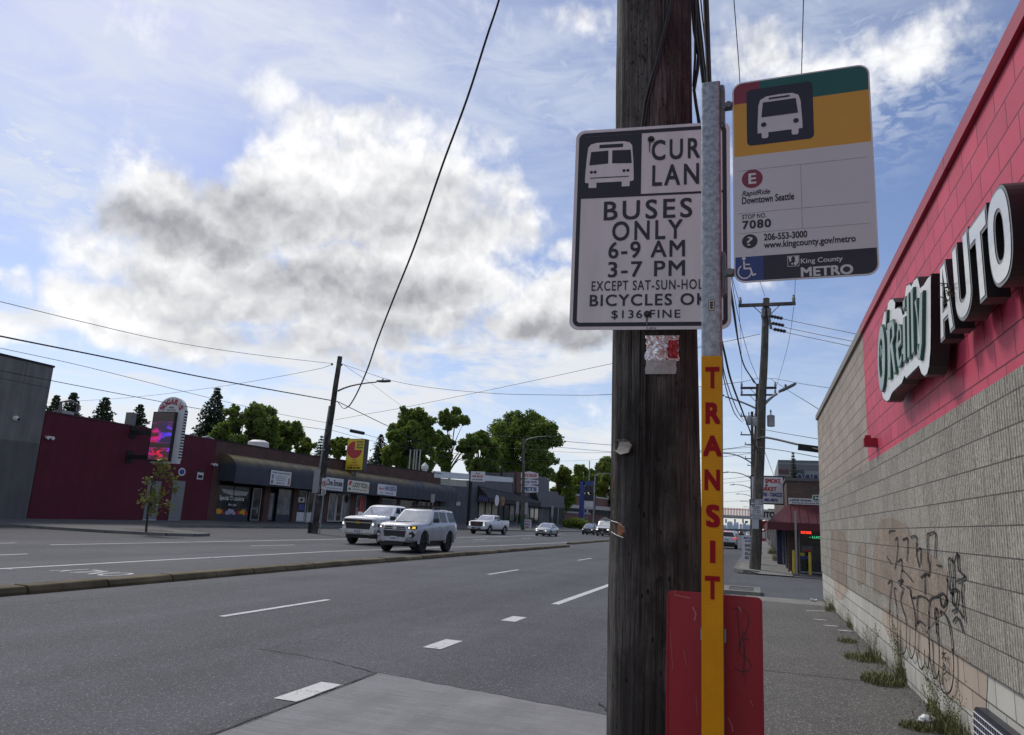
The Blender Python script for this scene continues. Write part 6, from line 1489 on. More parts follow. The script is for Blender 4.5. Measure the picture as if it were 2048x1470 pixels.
lamp_arm(p1, lp(676, 782), lp(700, 768), lp(753, 764), 1.05)
mb = MB(LAMPG); mb.tube([lp(625, 1045), lp(659, 820), lp(660, 812)], [.17, .10, .10], 10); mb.build('conduit', p1, smooth=60)
mb = MB(DARK); a = lp(620, 1066); mb.bb(a[0] - .12, -.12, 0, a[0] + .12, .12, .75); mb.build('conduit_foot', p1)
for py in (900, 990): mb = MB(ALU); a = Vector(lp(650 if py == 900 else 640, py)); mb.lathe([(.235, -.04), (.235, .04)], 14, tuple(a)); mb.build('band', p1)
mb = MB(DARKSTEEL)
for a, b in ((664, 729), (683, 730)): q = lp(a, b); mb.lathe([(.05, -.06), (.09, 0), (.05, .1)], 8, q)
mb.build('insulator', p1)
def plain_sign(name, label, px0, py0, px1, py1, Y, post_base, front=None, yaw=0., group=None, backs=True):
 c = PY((px0 + px1) / 2, (py0 + py1) / 2, Y); a = PY(px0, (py0 + py1) / 2, Y); b = PY(px1, (py0 + py1) / 2, Y); zt_ = PY((px0 + px1) / 2, py0, Y).z; zb_ = PY((px0 + px1) / 2, py1, Y).z; z0 = post_base
 t = thing(name, label, 'road sign', (c.x, Y, z0), yaw, group); w = b.x - a.x
 mb = MB(M('sign_back_aluminium', (.34, .34, .35), .45, metal=.3, var=.12, scale=3) if front is None else WSIGN); mb.prism(rrect(-w / 2, zb_ - z0, w / 2, zt_ - z0, min(.05, w * .12), 3), -.01, .0); mb.build('panel', t)
 if front: mb = MB(); front(mb, -w / 2, zb_ - z0, w / 2, zt_ - z0); mb.build('symbol', t)
 mb = MB(ALU); mb.bb(-.03, .003, 0, .03, .055, zt_ - z0 - .05); mb.build('post', t); return t
plain_sign('street_sign', 'blank grey back of a tall sign on a post before the boutique window', 475.5, 941, 484, 988, G(467, 1046, .13).y, .13)
plain_sign('street_sign', 'blank grey back of a large sign fixed beside the leaning lamp pole', 626.5, 939, 641, 986, YB - .2, 0)
def noped(mb, x0, z0, x1, z1):
 cx_, cz = (x0 + x1) / 2, (z0 + z1) / 2; r = (x1 - x0) * .44
 mb.use(REDINK).ring([(cx_ + r * math.cos(a), cz + r * math.sin(a)) for a in np.linspace(0, 2 * PI, 24, endpoint=False)], [(cx_ + r * .8 * math.cos(a), cz + r * .8 * math.sin(a)) for a in np.linspace(0, 2 * PI, 24, endpoint=False)], -.03, -.026); mb.stroke([(cx_ - r * .65, cz + r * .65), (cx_ + r * .65, cz - r * .65)], r * .16, -.032)
 mb.use(INK).disc((cx_, cz + r * .48), r * .13, -.022, 10); mb.stroke([(cx_, cz + r * .35), (cx_ - r * .02, cz - r * .1), (cx_ + r * .25, cz - r * .55)], r * .17, -.022); mb.stroke([(cx_, cz - r * .1), (cx_ - r * .28, cz - r * .55)], r * .16, -.022); mb.stroke([(cx_ - r * .3, cz), (cx_, cz + r * .28), (cx_ + r * .28, cz + r * .02)], r * .13, -.022)
plain_sign('street_sign', 'no-pedestrians sign on the street side of the leaning lamp pole', 643.5, 956, 654.5, 978.5, YB - .35, 0, noped)
def useX(mb, x0, z0, x1, z1): h = z1 - z0; mb.use(INK).text('USE', (x0 * .6, z0 + .55 * h, x1 * .6, z1 - .12 * h), -.014, 'y', .04); mb.text('XING', (x0 * .7, z0 + .12 * h, x1 * .7, z0 + .45 * h), -.014, 'y', .04)
plain_sign('street_sign', 'small white plate below the no-pedestrians sign', 643, 979.5, 651.5, 989, YB - .33, 0, useX)
plain_sign('street_sign', 'grey back of a narrow sign just behind the roof of the silver wagon', 862, 988, 869.5, 1005, 72, .15)
plain_sign('street_sign', 'grey back of a narrow sign just left of the grey lamp pole', 1032, 1003, 1038, 1027, 104.5, .15)
plain_sign('street_sign', 'grey back of a narrow sign just right of the grey lamp pole', 1049.5, 1005, 1055.5, 1029, 103.5, .15)
plain_sign('street_sign', 'grey back of a narrow sign before the recess of the pet shop wing', 1102.5, 1011, 1107, 1034, 128, .15)
plain_sign('street_sign', 'grey post sign beside the green hedge and the blue portal sign', 1173, 1014, 1177, 1028, 140, .15)
p2b = PY(1045, 1062, 104); p2 = woodpole('utility_pole', 'grey wooden lamp pole with a green painted foot before the pet shop', (p2b.x, 104, .1), PY(1048, 876, 104), .26, .17, POLEWOOD)
l2 = lambda px, py, Y=104: tuple(PY(px, py, Y) - Vector(p2.location))
lamp_arm(p2, l2(1047, 884), l2(1060, 873), l2(1092, 873), 1.3)
mb = MB(M('green_paint', (.02, .07, .05), .7, var=.4)); mb.tube([(0, 0, 0), tuple((PY(1048, 876, 104) - Vector(p2.location)) * .13)], [.275, .268], 14); mb.build('painted_foot', p2)
p3 = woodpole('utility_pole', 'thin dark wooden pole standing right of the blue portal sign', (PY(1187, 1055, 140).x, 140, .1), PY(1193, 925, 140), .2, .14, OLDWOOD)
p4 = thing('street_lamp', 'slender grey metal street lamp right of the blue portal sign', 'street lamp', (PY(1186, 1055, 138).x, 138, .1))
l4 = lambda px, py, Y=138: tuple(PY(px, py, Y) - Vector(p4.location))
mb = MB(LAMPG); mb.tube([(0, 0, 0), l4(1190, 950)], [.16, .09], 10); mb.build('column', p4); lamp_arm(p4, l4(1190, 951), l4(1205, 945), l4(1224, 948), 1.0)
p5 = thing('street_lamp', 'bare thin mast rising from the top of the blue portal sign', 'mast', (PY(1178, 962, 151).x, 151, PY(1178, 962, 151).z)); p5['category'] = 'mast'; p5.name = 'mast'
mb = MB(LAMPG); mb.tube([(0, 0, 0), (0, 0, 4.2)], [.12, .09], 8); mb.build('shaft', p5)
# ------------------------------------------------------------------ vehicles: local +x is forward, +y the driver's side
def carpaint(name, col, metal=0., rough=.28):
 m, nt, N, L, b = nodes_mat(name); P = N('ShaderNodeTexCoord').outputs['Object']
 n = nz(nt, P, 1.2, 4, .6); fl = nz(nt, P, 300, 2, .5)
 sp = N('ShaderNodeSeparateXYZ'); L(P, sp.inputs[0])
 dirt = mth(nt, 'MULTIPLY', rmp(nt, sp.outputs[2], .85, .35), rmp(nt, nz(nt, P, 5, 5), .35, .7))
 c = mixc(nt, rmp(nt, n, .3, .7), tuple(x * .96 for x in col), tuple(min(1, x * 1.04) for x in col)); c = mixc(nt, mth(nt, 'MULTIPLY', dirt, .5), c, (.16, .15, .14)); L(c, b.inputs['Base Color'])
 b.inputs['Metallic'].default_value = metal; b.inputs['Coat Weight'].default_value = .7; b.inputs['Coat Roughness'].default_value = .05; L(rmp(nt, fl, .3, .7, rough, rough + .15), b.inputs['Roughness']); return m
PWHITE = carpaint('white_car_paint', (.66, .67, .69)); PSILVER = carpaint('silver_car_paint', (.45, .46, .49), .25); PBMW = carpaint('pale_silver_car_paint', (.44, .46, .48), .4); PBLACK = carpaint('black_car_paint', (.014, .014, .016)); PDARKG = carpaint('dark_grey_car_paint', (.03, .032, .036))
CARGL = glass_mat('car_glass', (.010, .013, .017), .03, .45); WINDG = M('sky_reflecting_windscreen', (.46, .49, .50), .025, metal=.75, var=.25, scale=1.5); RUB = M('tyre_rubber', (.018, .018, .019), .85, var=.25, scale=12); PLAST = M('black_plastic', (.017, .017, .018), .55, var=.15); CHROME = M('bright_trim', (.55, .56, .57), .18, metal=.9, var=.08)
RIMD = M('dark_alloy', (.045, .046, .05), .4, metal=.6, var=.1); RIML = M('bright_alloy', (.42, .43, .44), .35, metal=.7, var=.1); LENS = M('clear_headlight', (.35, .37, .38), .12, var=.1, coat=.5); LIT = M('lit_headlight', (.8, .8, .75), .2, var=0, emit=(1, .96, .85), estr=1.3); AMB = M('lit_amber_lamp', (.6, .35, .05), .2, var=0, emit=(1, .62, .06), estr=.8); REDL = M('red_tail_lamp', (.35, .01, .015), .2, var=0, emit=(1, .06, .06), estr=.7)
PLATE = M('number_plate', (.55, .56, .60), .4, var=.05); PLINK = M('plate_ink', (.05, .06, .16), .5, var=0); GOLD = M('gold_emblem', (.45, .30, .07), .35, metal=.6, var=.1)
def body_shell(name, st, par, mat, wheels, rw, seg=8, ylim=None):
 st = sorted(st); rings = []
 for x, zb, zt, hw, ht, cr in st:
  h = zt - zb
  half = [(0, zb), (hw * .78, zb), (hw * .965, zb + .09), (hw, zb + .40 * h), (hw * .995, zb + .62 * h), (hw * .97, zt - .085), (ht, zt - .012), (ht * .82, zt + cr * .45), (ht * .42, zt + cr * .9)]
  ring = [(x, y, z) for y, z in half] + [(x, 0, zt + cr)] + [(x, -y, z) for y, z in reversed(half[1:])]
  rings.append(ring)
 n = len(rings[0]); vs = [p for r in rings for p in r]; fs = []
 for k in range(len(rings) - 1): fs += [(k * n + i, k * n + (i + 1) % n, (k + 1) * n + (i + 1) % n, (k + 1) * n + i) for i in range(n)]
 fs += [tuple(range(n - 1, -1, -1)), tuple((len(rings) - 1) * n + i for i in range(n))]
 bm = bmesh.new(); bv = [bm.verts.new(v) for v in vs]
 for f in fs: bm.faces.new([bv[i] for i in f])
 bmesh.ops.recalc_face_normals(bm, faces=bm.faces)
 me = bpy.data.meshes.new(name); bm.to_mesh(me); bm.free(); me.materials.append(mat)
 o = bpy.data.objects.new(name, me); C.objects.link(o)
 cut = MB(PLAST)
 for wx in wheels:
  for s_ in (-1, 1):
   cut.lathe([(rw, s_ * .55), (rw, s_ * 1.3)] if s_ > 0 else [(rw, -1.3), (rw, -.55)], 26, (wx, 0, rw * .93), 'y')
 co = cut.build('cutter'); cbm = bmesh.new(); cbm.from_mesh(co.data); bmesh.ops.recalc_face_normals(cbm, faces=cbm.faces); cbm.to_mesh(co.data); cbm.free()
 md = o.modifiers.new('arch', 'BOOLEAN'); md.operation = 'DIFFERENCE'; md.object = co; md.solver = 'EXACT'
 dg = bpy.context.evaluated_depsgraph_get(); dg.update()
 nm = bpy.data.meshes.new_from_object(o.evaluated_get(dg)); o.modifiers.clear(); o.data = nm; nm.name = name; bpy.data.meshes.remove(me)
 cm = co.data; bpy.data.objects.remove(co); bpy.data.meshes.remove(cm)
 nm.polygons.foreach_set('use_smooth', [True] * len(nm.polygons)); nm.set_sharp_from_angle(angle=math.radians(38))
 o.parent = par; return o
class Cabin:
 def __init__(s, f0, r0, w0, z0, f1, r1, w1, z1, crown=.05): s.a = (f0, r0, w0, z0); s.b = (f1, r1, w1, z1); s.cr = crown
 def at(s, t): return [p + (q - p) * t for p, q in zip(s.a, s.b)]
 def shell(s, par, mat, name='cabin'):
  mb = MB(mat); rings = []
  for t, ins in ((0, 0), (.9, 0), (1.0, .05)):
   f, r, w, z = s.at(t); f -= ins; r += ins; w -= ins; c = .10
   rings.append([(f, w - c, z), (f - c, w, z), (r + c, w, z), (r, w - c, z), (r, -w + c, z), (r + c, -w, z), (f - c, -w, z), (f, -w + c, z)])
  f, r, w, z = s.at(1.0); rings.append([((f + r) / 2 + (p[0] - (f + r) / 2) * .7, p[1] * .7, z + s.cr) for p in rings[-1]])
  n = 8; mb.add([p for g in rings for p in g], [(k * n + i, k * n + (i + 1) % n, (k + 1) * n + (i + 1) % n, (k + 1) * n + i) for k in range(3) for i in range(n)] + [tuple(3 * n + i for i in range(n)), tuple(range(n - 1, -1, -1))])
  return mb.build(name, par, smooth=30)
 def side(s, pts, y, off=.006):
  out = []
  for x, t in pts: f, r, w, z = s.at(t); out.append((x, y * (w + off), z))
  return out
 def front(s, pts, off=.008): return [(s.at(t)[0] + off, u * (s.at(t)[2] - .07), s.at(t)[3] + off * .4) for u, t in pts]
 def rear(s, pts, off=.008): return [(s.at(t)[1] - off, u * (s.at(t)[2] - .07), s.at(t)[3]) for u, t in pts]
def wheels_for(t, xs, r, hw, w=.25, rim=RIMD, spokes=6):
 for x in xs:
  for s_ in (-1, 1):
   yo = s_ * (hw - .03); yi = s_ * (hw - .03 - w); mb = MB(RUB); e = s_ * .03
   mb.lathe([(r * .62, yi), (r * .93, yi), (r, yi + e), (r, yo - e), (r * .93, yo), (r * .66, yo + s_ * .004), (r * .62, yo - e)], 26, (0, 0, 0), 'y'); o = mb.build('wheel', t, smooth=40, loc=(x, 0, r))
   mb = MB(rim, DARK); mb.use(DARK); mb.disc((0, 0), r * .62, yo - s_ * .07, 22); mb.use(rim)
   mb.ring([(r * .64 * math.cos(a), r * .64 * math.sin(a)) for a in np.linspace(0, 2 * PI, 24, endpoint=False)], [(r * .55 * math.cos(a), r * .55 * math.sin(a)) for a in np.linspace(0, 2 * PI, 24, endpoint=False)], yo - s_ * .06, yo - s_ * .004)
   for k in range(spokes):
    a = 2 * PI * k / spokes + .3; c_, s2 = math.cos(a), math.sin(a); q = lambda u, v: (u * c_ - v * s2, u * s2 + v * c_)
    mb.prism([q(.03, -.05 * r / .38), q(r * .57, -.035), q(r * .57, .035), q(.03, .05 * r / .38)], yo - s_ * .05, yo - s_ * .015)
   mb.lathe([(r * .16, yo - s_ * .05), (r * .15, yo - s_ * .002)], 12, (0, 0, 0), 'y'); mb.build('rim', o)
def pane(name, par, pts, mat=CARGL): mb = MB(mat); mb.poly(pts); return mb.build(name, par)
def fplate(par, name, pts, x, mat, d=.03):
 """plate on the nose: pts are (y,z)"""
 mb = MB(mat); mb.prism(pts, x - .05, x + d, 'x'); return mb.build(name, par)
def mir(pts): return [(-a, b) for a, b in reversed(pts)]
def plate(par, x, z, w=.30, h=.15, face=1, txt='BXK4821'):
 mb = MB(PLATE); mb.bb(x, -w / 2, z - h / 2, x + face * .012, w / 2, z + h / 2); mb.use(PLINK).text(txt, (-w * .42, z - h * .28, w * .42, z + h * .22), x + face * .0135, 'x', .03, flip=face < 0); return mb.build('number_plate', par)
def mirrors(t, x, y, z, mat):
 for s_ in (-1, 1):
  mb = MB(mat); mb.T = Matrix.Translation((x, s_ * y, z)); mb.box((0, s_ * .13, 0), (.12, .22, .17)); mb.box((0, s_ * .02, -.04), (.06, .1, .05)); o = mb.build('mirror', t)
def sideline(par, name, pts, hw, w=.012, mat=DARK):
 mb = MB(mat)
 for s_ in (-1, 1): mb.stroke(pts, w, s_ * hw)
 return mb.build(name, par)
def handles(par, xs, z, y, mat):
 for x in xs:
  for s_ in (-1, 1):
   mb = MB(mat); mb.box((x, s_ * (y + .015), z), (.16, .03, .035)); mb.build('door_handle', par)
def make_suv():
 t = thing('parked_car', 'silver boxy off-road wagon with roof rack driving along the median', 'car'); t.name = 'station_wagon'
 hw = .955; W = (1.395, -1.395); r = .405
 st = [(2.33, .48, .98, .70, .60, .02), (2.27, .42, 1.06, .80, .72, .03), (2.13, .40, 1.11, .90, .80, .035), (1.9, .40, 1.15, .945, .84, .035), (1.2, .40, 1.19, hw, .87, .03), (.62, .40, 1.21, hw, .89, .02), (-1.0, .40, 1.22, hw, .90, .02), (-2.0, .42, 1.22, hw, .90, .02), (-2.33, .46, 1.20, .93, .88, .02), (-2.43, .52, 1.16, .86, .82, .02)]
 b = body_shell('body', st, t, PSILVER, W, r * 1.20); cab = Cabin(.80, -2.36, .885, 1.20, .12, -2.16, .725, 1.735, .035); cab.shell(t, PSILVER)
 pane('windshield', t, cab.front([(-.97, .05), (.97, .05), (.93, .90), (-.93, .90)]), WINDG)
 for s_ in (-1, 1):
  pane('side_window', t, cab.side([(.42, .07), (-.36, .07), (-.36, .86), (.04, .86)], s_)); pane('side_window', t, cab.side([(-.44, .07), (-1.22, .07), (-1.14, .86), (-.44, .86)], s_)); pane('side_window', t, cab.side([(-1.42, .10), (-2.22, .10), (-2.08, .86), (-1.34, .86)], s_))
 pane('rear_window', t, cab.rear([(.95, .1), (-.95, .1), (-.9, .85), (.9, .85)]))
 sideline(b, 'door_seam', [(.60, 1.18), (.62, .8), (.55, .48)], hw + .003); sideline(b, 'door_seam', [(-.40, 1.18), (-.40, .48)], hw + .003); sideline(b, 'door_seam', [(-1.24, 1.18), (-1.18, .92), (-.98, .60)], hw + .003)
 handles(b, (-.18, -1.02), 1.04, hw, PSILVER)
 mb = MB(PLAST); mb.bb(-2.1, -.80, .26, 2.05, .80, .46); mb.build('underbody', t); wheels_for(t, W, r, hw, .27, RIMD)
 for x in W:
  for s_ in (-1, 1):
   mb = MB(PSILVER); ang = np.linspace(math.radians(-8), math.radians(188), 18); mb.ring([(x + r * 1.36 * math.cos(a), r * 1.1 + r * 1.30 * math.sin(a)) for a in ang] + [(x - r * 1.2, r * .95), (x + r * 1.2, r * .95)], [(x + r * 1.19 * math.cos(a), r * 1.1 + r * 1.13 * math.sin(a)) for a in ang] + [(x - r * 1.19, r * .95), (x + r * 1.19, r * .95)], s_ * (hw - .06), s_ * (hw + .022)); mb.build('wheel_flare', b, smooth=35)
 X = 2.33
 fplate(t, 'grille', [(-.50, .90), (.50, .90), (.44, 1.02), (-.44, 1.02)], X - .01, PLAST, .03); fplate(t, 'grille', [(-.46, .62), (.46, .62), (.52, .86), (-.52, .86)], X + .01, PLAST, .03)
 mb = MB(CHROME); mb.bb(X, -.47, .945, X + .05, .47, .965); mb.prism([(-.09, .91), (.09, .91), (.09, 1.01), (-.09, 1.01)], X, X + .045, 'x'); mb.build('grille_bar', t)
 fplate(t, 'front_bumper', [(-.52, .45), (.52, .45), (.60, .61), (-.60, .61)], X + .02, PSILVER, .06)
 fplate(t, 'skid_plate', [(-.40, .32), (.40, .32), (.46, .44), (-.46, .44)], X - .06, PLAST, .04)
 for s_ in (1, -1):
  pts = [(X + .004, s_ * .52, 1.02), (X - .02, s_ * .80, 1.07), (X - .20, s_ * .925, 1.07), (X - .20, s_ * .935, .95), (X - .03, s_ * .82, .93), (X + .01, s_ * .60, .95)]
  mb = MB(PLAST); mb.add([(a + .012, b_ + s_ * .006, c) for a, b_, c in pts], [tuple(range(6))]); o = mb.build('headlight', t)
  mb = MB(LIT); mb.disc((s_ * .655, .985), .04, X + .024, 12, 'x', .034); mb.build('lamp', o)
  mb = MB(AMB if s_ > 0 else LENS); mb.add([(X + .004, s_ * .79, 1.035), (X - .10, s_ * .89, 1.04), (X - .10, s_ * .895, .96), (X + .0, s_ * .795, .95)], [(0, 1, 2, 3)]); mb.v = [(a + .022, b_ + s_ * .012, c) for a, b_, c in mb.v]; mb.build('indicator', o)
  mb = MB(PLAST); mb.add([(X + .02, s_ * .66, .80), (X - .03, s_ * .80, .84), (X - .12, s_ * .90, .72), (X - .06, s_ * .82, .60), (X + .02, s_ * .68, .62)], [(0, 1, 2, 3, 4)]); mb.v = [(a + .01, b_ + s_ * .01, c) for a, b_, c in mb.v]; o = mb.build('fog_lamp_recess', t)
  mb = MB(WHITEP); mb.lathe([(.055, X - .02), (.05, X + .035)], 12, (0, s_ * .735, .68), 'x'); mb.build('fog_lamp', o)
 mb = MB(PSILVER); mb.prism([(1.75, 1.17), (1.72, 1.225), (1.15, 1.245), (1.05, 1.21)], -.30, .30); o = mb.build('hood_scoop', t); mb = MB(DARK); mb.bb(1.735, -.26, 1.185, 1.755, .26, 1.215); mb.build('scoop_mouth', o)
 plate(t, X + .085, .56, .32, .16); mirrors(t, .50, .93, 1.30, PLAST)
 mb = MB(PLAST)
 for s_ in (-1, 1): mb.tube([(.0, s_ * .63, 1.77), (-.1, s_ * .63, 1.84), (-1.95, s_ * .63, 1.84), (-2.05, s_ * .63, 1.77)], .022, 6)
 for x in (-.4, -1.0, -1.6): mb.bb(x - .05, -.63, 1.835, x + .05, .63, 1.87)
 mb.bb(-.2, -.5, 1.875, -1.3, .5, 1.90); mb.build('roof_rack', t)
 for s_ in (-1, 1): mb = MB(M('unlit_red_lens', (.25, .012, .015), .2, var=.1)); mb.box((-2.37, s_ * .83, 1.05), (.12, .12, .24)); mb.build('tail_lamp', t)
 mb = MB(PLAST)
 for s_ in (-1, 1): mb.tube([(.62, s_ * .5, 1.235), (.72, 0, 1.24)], .012, 5)
 mb.build('wiper', t)
 return t
def make_pickup(style):
 t = thing('pickup_truck', '', 'pickup truck')
 hw = 1.02; W = (1.87, -1.87); r = .42
 st = [(2.93, .56, 1.10, .84, .74, .02), (2.87, .48, 1.22, .92, .84, .03), (2.72, .46, 1.28, .99, .88, .04), (2.4, .46, 1.31, hw, .90, .05), (1.5, .46, 1.34, hw, .93, .05), (1.0, .46, 1.35, hw, .95, .02), (-.95, .46, 1.35, hw, .96, .02), (-1.02, .46, 1.38, hw, .985, .0), (-2.85, .50, 1.40, hw, .985, .0), (-2.93, .54, 1.38, 1.0, .96, .0)]
 b = body_shell('body', st, t, PWHITE, W, r * 1.20); cab = Cabin(1.18, -.98, .93, 1.34, .42, -.80, .76, 1.895, .035); cab.shell(t, PWHITE)
 mb = MB(DARK); mb.bb(-1.15, -.80, 1.385, -2.80, .80, 1.415); mb.build('load_bed', t)
 mb = MB(PWHITE)
 for s_ in (-1, 1): mb.bb(-1.05, s_ * .80, 1.38, -2.9, s_ * .98, 1.47)
 mb.bb(-2.82, -.8, 1.38, -2.93, .8, 1.47); mb.build('bed_rail', t)
 pane('windshield', t, cab.front([(-.97, .04), (.97, .04), (.93, .90), (-.93, .90)]), WINDG)
 for s_ in (-1, 1): pane('side_window', t, cab.side([(.80, .06), (.03, .06), (.03, .86), (.38, .86)], s_)); pane('side_window', t, cab.side([(-.05, .06), (-.82, .06), (-.72, .86), (-.05, .86)], s_))
 pane('rear_window', t, cab.rear([(.9, .1), (-.9, .1), (-.85, .85), (.85, .85)]))
 for l in ([(1.0, 1.33), (1.02, .9), (.95, .55)], [(-.01, 1.33), (-.01, .52)], [(-.86, 1.33), (-.86, .52)], [(-1.0, 1.4), (-1.0, .52)]): sideline(b, 'door_seam', l, hw + .003)
 handles(b, (.18, -.68), 1.16, hw, CHROME if style == 'gmc' else PWHITE)
 mb = MB(PLAST); mb.bb(-2.7, -.85, .30, 2.6, .85, .52); mb.build('underbody', t); wheels_for(t, W, r, hw, .28, RIML if style == 'gmc' else RIMD)
 X = 2.93
 if style == 'chevy':
  fplate(t, 'grille', [(-.78, 1.05), (.78, 1.05), (.80, 1.18), (-.80, 1.18)], X, PLAST, .02); fplate(t, 'grille', [(-.66, .74), (.66, .74), (.72, 1.02), (-.72, 1.02)], X + .012, PLAST, .02)
  mb = MB(CHROME); mb.bb(X, -.80, 1.025, X + .05, .80, 1.05); mb.bb(X, -.84, 1.18, X + .03, .84, 1.20); mb.build('grille_bar', t)
  mb = MB(GOLD); mb.prism([(-.15, 1.0), (-.05, 1.0), (-.05, .98), (.05, .98), (.05, 1.0), (.15, 1.0), (.17, 1.07), (.06, 1.07), (.06, 1.09), (-.06, 1.09), (-.06, 1.07), (-.17, 1.07)], X + .04, X + .065, 'x'); mb.build('emblem', t)
  fplate(t, 'front_bumper', [(-.98, .55), (.98, .55), (.98, .72), (-.98, .72)], X - .02, CHROME, .11)
  for s_ in (1, -1):
   mb = MB(LENS); mb.add([(X + .025, s_ * .78, 1.19), (X - .09, s_ * .955, 1.20), (X - .12, s_ * .975, .86), (X - .0, s_ * .86, .80), (X + .025, s_ * .78, 1.0)], [(0, 1, 2, 3, 4)]); o = mb.build('headlight', t)
   mb = MB(LIT); mb.disc((s_ * .84, .98), .045, X + .03, 10, 'x', .06); mb.build('lamp', o)
 else:
  fplate(t, 'grille', [(-.58, .80), (.58, .80), (.66, 1.20), (-.66, 1.20)], X + .01, PLAST, .02)
  mb = MB(CHROME)
  for k in range(4): mb.bb(X, -.6, .86 + k * .085, X + .045, .6, .88 + k * .085)
  mb.ring([(-.62, .77), (.62, .77), (.71, 1.24), (-.71, 1.24)], [(-.57, .81), (.57, .81), (.65, 1.20), (-.65, 1.20)], X, X + .05, 'x'); mb.build('grille_bar', t)
  mb = MB(REDINK); mb.text('GMC', (-.20, .97, .20, 1.09), X + .048, 'x', .05); mb.build('emblem', t)
  fplate(t, 'front_bumper', [(-.98, .52), (.98, .52), (.98, .74), (-.98, .74)], X - .02, PWHITE, .10); fplate(t, 'lower_grille', [(-.5, .54), (.5, .54), (.5, .66), (-.5, .66)], X + .06, PLAST, .03)
  for s_ in (1, -1):
   mb = MB(PLAST); mb.add([(X + .025, s_ * .72, 1.20), (X - .09, s_ * .955, 1.20), (X - .12, s_ * .975, .86), (X - .0, s_ * .80, .80)], [(0, 1, 2, 3)]); o = mb.build('headlight', t)
   mb = MB(LIT); mb.bb(X + .02, s_ * .76, .84, X + .04, s_ * .79, 1.18); mb.bb(X + .02, s_ * .79, 1.14, X + .03, s_ * .88, 1.18); mb.bb(X + .02, s_ * .79, .86, X + .03, s_ * .88, .89); mb.build('lamp', o)
 plate(t, X + .11, .63, .32, .16); mirrors(t, .86, .98, 1.45, PWHITE)
 mb = MB(PLAST); mb.box((-.3, 0, 1.965), (.22, .04, .07)); mb.build('roof_fin', t)
 for x in W:
  for s_ in (-1, 1):
   mb = MB(PWHITE if style == 'chevy' else PLAST); ang = np.linspace(math.radians(0), math.radians(180), 16); mb.ring([(x + r * 1.30 * math.cos(a), r * 1.1 + r * 1.26 * math.sin(a)) for a in ang], [(x + r * 1.19 * math.cos(a), r * 1.1 + r * 1.13 * math.sin(a)) for a in ang], s_ * (hw - .05), s_ * (hw + .012)); mb.build('wheel_flare', b, smooth=35)
 return t
def make_sedan(paint, style='bmw'):
 t = thing('sedan_car', '', 'car'); hw = .87; W = (1.36, -1.36); r = .325
 st = [(2.22, .36, .66, .60, .52, .02), (2.16, .24, .72, .74, .64, .03), (2.0, .20, .77, .82, .70, .04), (1.6, .20, .84, hw, .76, .05), (.9, .20, .91, hw, .78, .04), (.2, .20, .93, hw, .80, .02), (-1.2, .20, .96, hw, .80, .02), (-1.9, .24, .98, .85, .76, .02), (-2.2, .30, .95, .78, .70, .02), (-2.28, .42, .86, .68, .6, .02)]
 b = body_shell('body', st, t, paint, W, r * 1.17); cab = Cabin(.95, -1.85, .80, .92, .12, -.98, .58, 1.40, .03); cab.shell(t, paint)
 pane('windshield', t, cab.front([(-.97, .04), (.97, .04), (.92, .90), (-.92, .90)]), WINDG); pane('rear_window', t, cab.rear([(.92, .1), (-.92, .1), (-.88, .88), (.88, .88)]))
 for s_ in (-1, 1): pane('side_window', t, cab.side([(.62, .08), (-.28, .08), (-.28, .84), (.06, .84)], s_)); pane('side_window', t, cab.side([(-.36, .08), (-1.38, .08), (-.95, .84), (-.36, .84)], s_))
 for l in ([(.75, .9), (.72, .3)], [(-.32, .93), (-.32, .28)]): sideline(b, 'door_seam', l, hw + .003)
 handles(b, (-.1, -1.05), .80, hw - .01, paint); mb = MB(PLAST); mb.bb(-2.0, -.7, .14, 2.0, .7, .3); mb.build('underbody', t); wheels_for(t, W, r, hw, .2, RIML, 7)
 X = 2.22
 for s_ in (1, -1):
  mb = MB(PLAST); mb.prism([(s_ * .03, .48), (s_ * .24, .50), (s_ * .24, .62), (s_ * .03, .63)], X - .03, X + .03, 'x'); mb.build('grille', t)
  mb = MB(LENS); mb.add([(X + .01, s_ * .30, .63), (X - .10, s_ * .70, .66), (X - .16, s_ * .78, .66), (X - .12, s_ * .76, .54), (X + .01, s_ * .34, .51)], [(0, 1, 2, 3, 4)]); mb.v = [(a + .03, b_, c) for a, b_, c in mb.v]; o = mb.build('headlight', t)
  mb = MB(LIT); mb.disc((s_ * .52, .59), .055, X + .02, 12, 'x'); mb.build('lamp', o)
  mb = MB(AMB); mb.disc((s_ * .40, .58), .035, X + .025, 10, 'x'); mb.build('running_lamp', o)
  mb = MB(REDL); mb.box((-2.22, s_ * .62, .80), (.1, .25, .12)); mb.build('tail_lamp', t)
 fplate(t, 'lower_grille', [(-.5, .24), (.5, .24), (.46, .36), (-.46, .36)], X - .02, PLAST, .04); plate(t, X + .02, .42, .30, .12); mirrors(t, .55, .84, .98, paint)
 return t
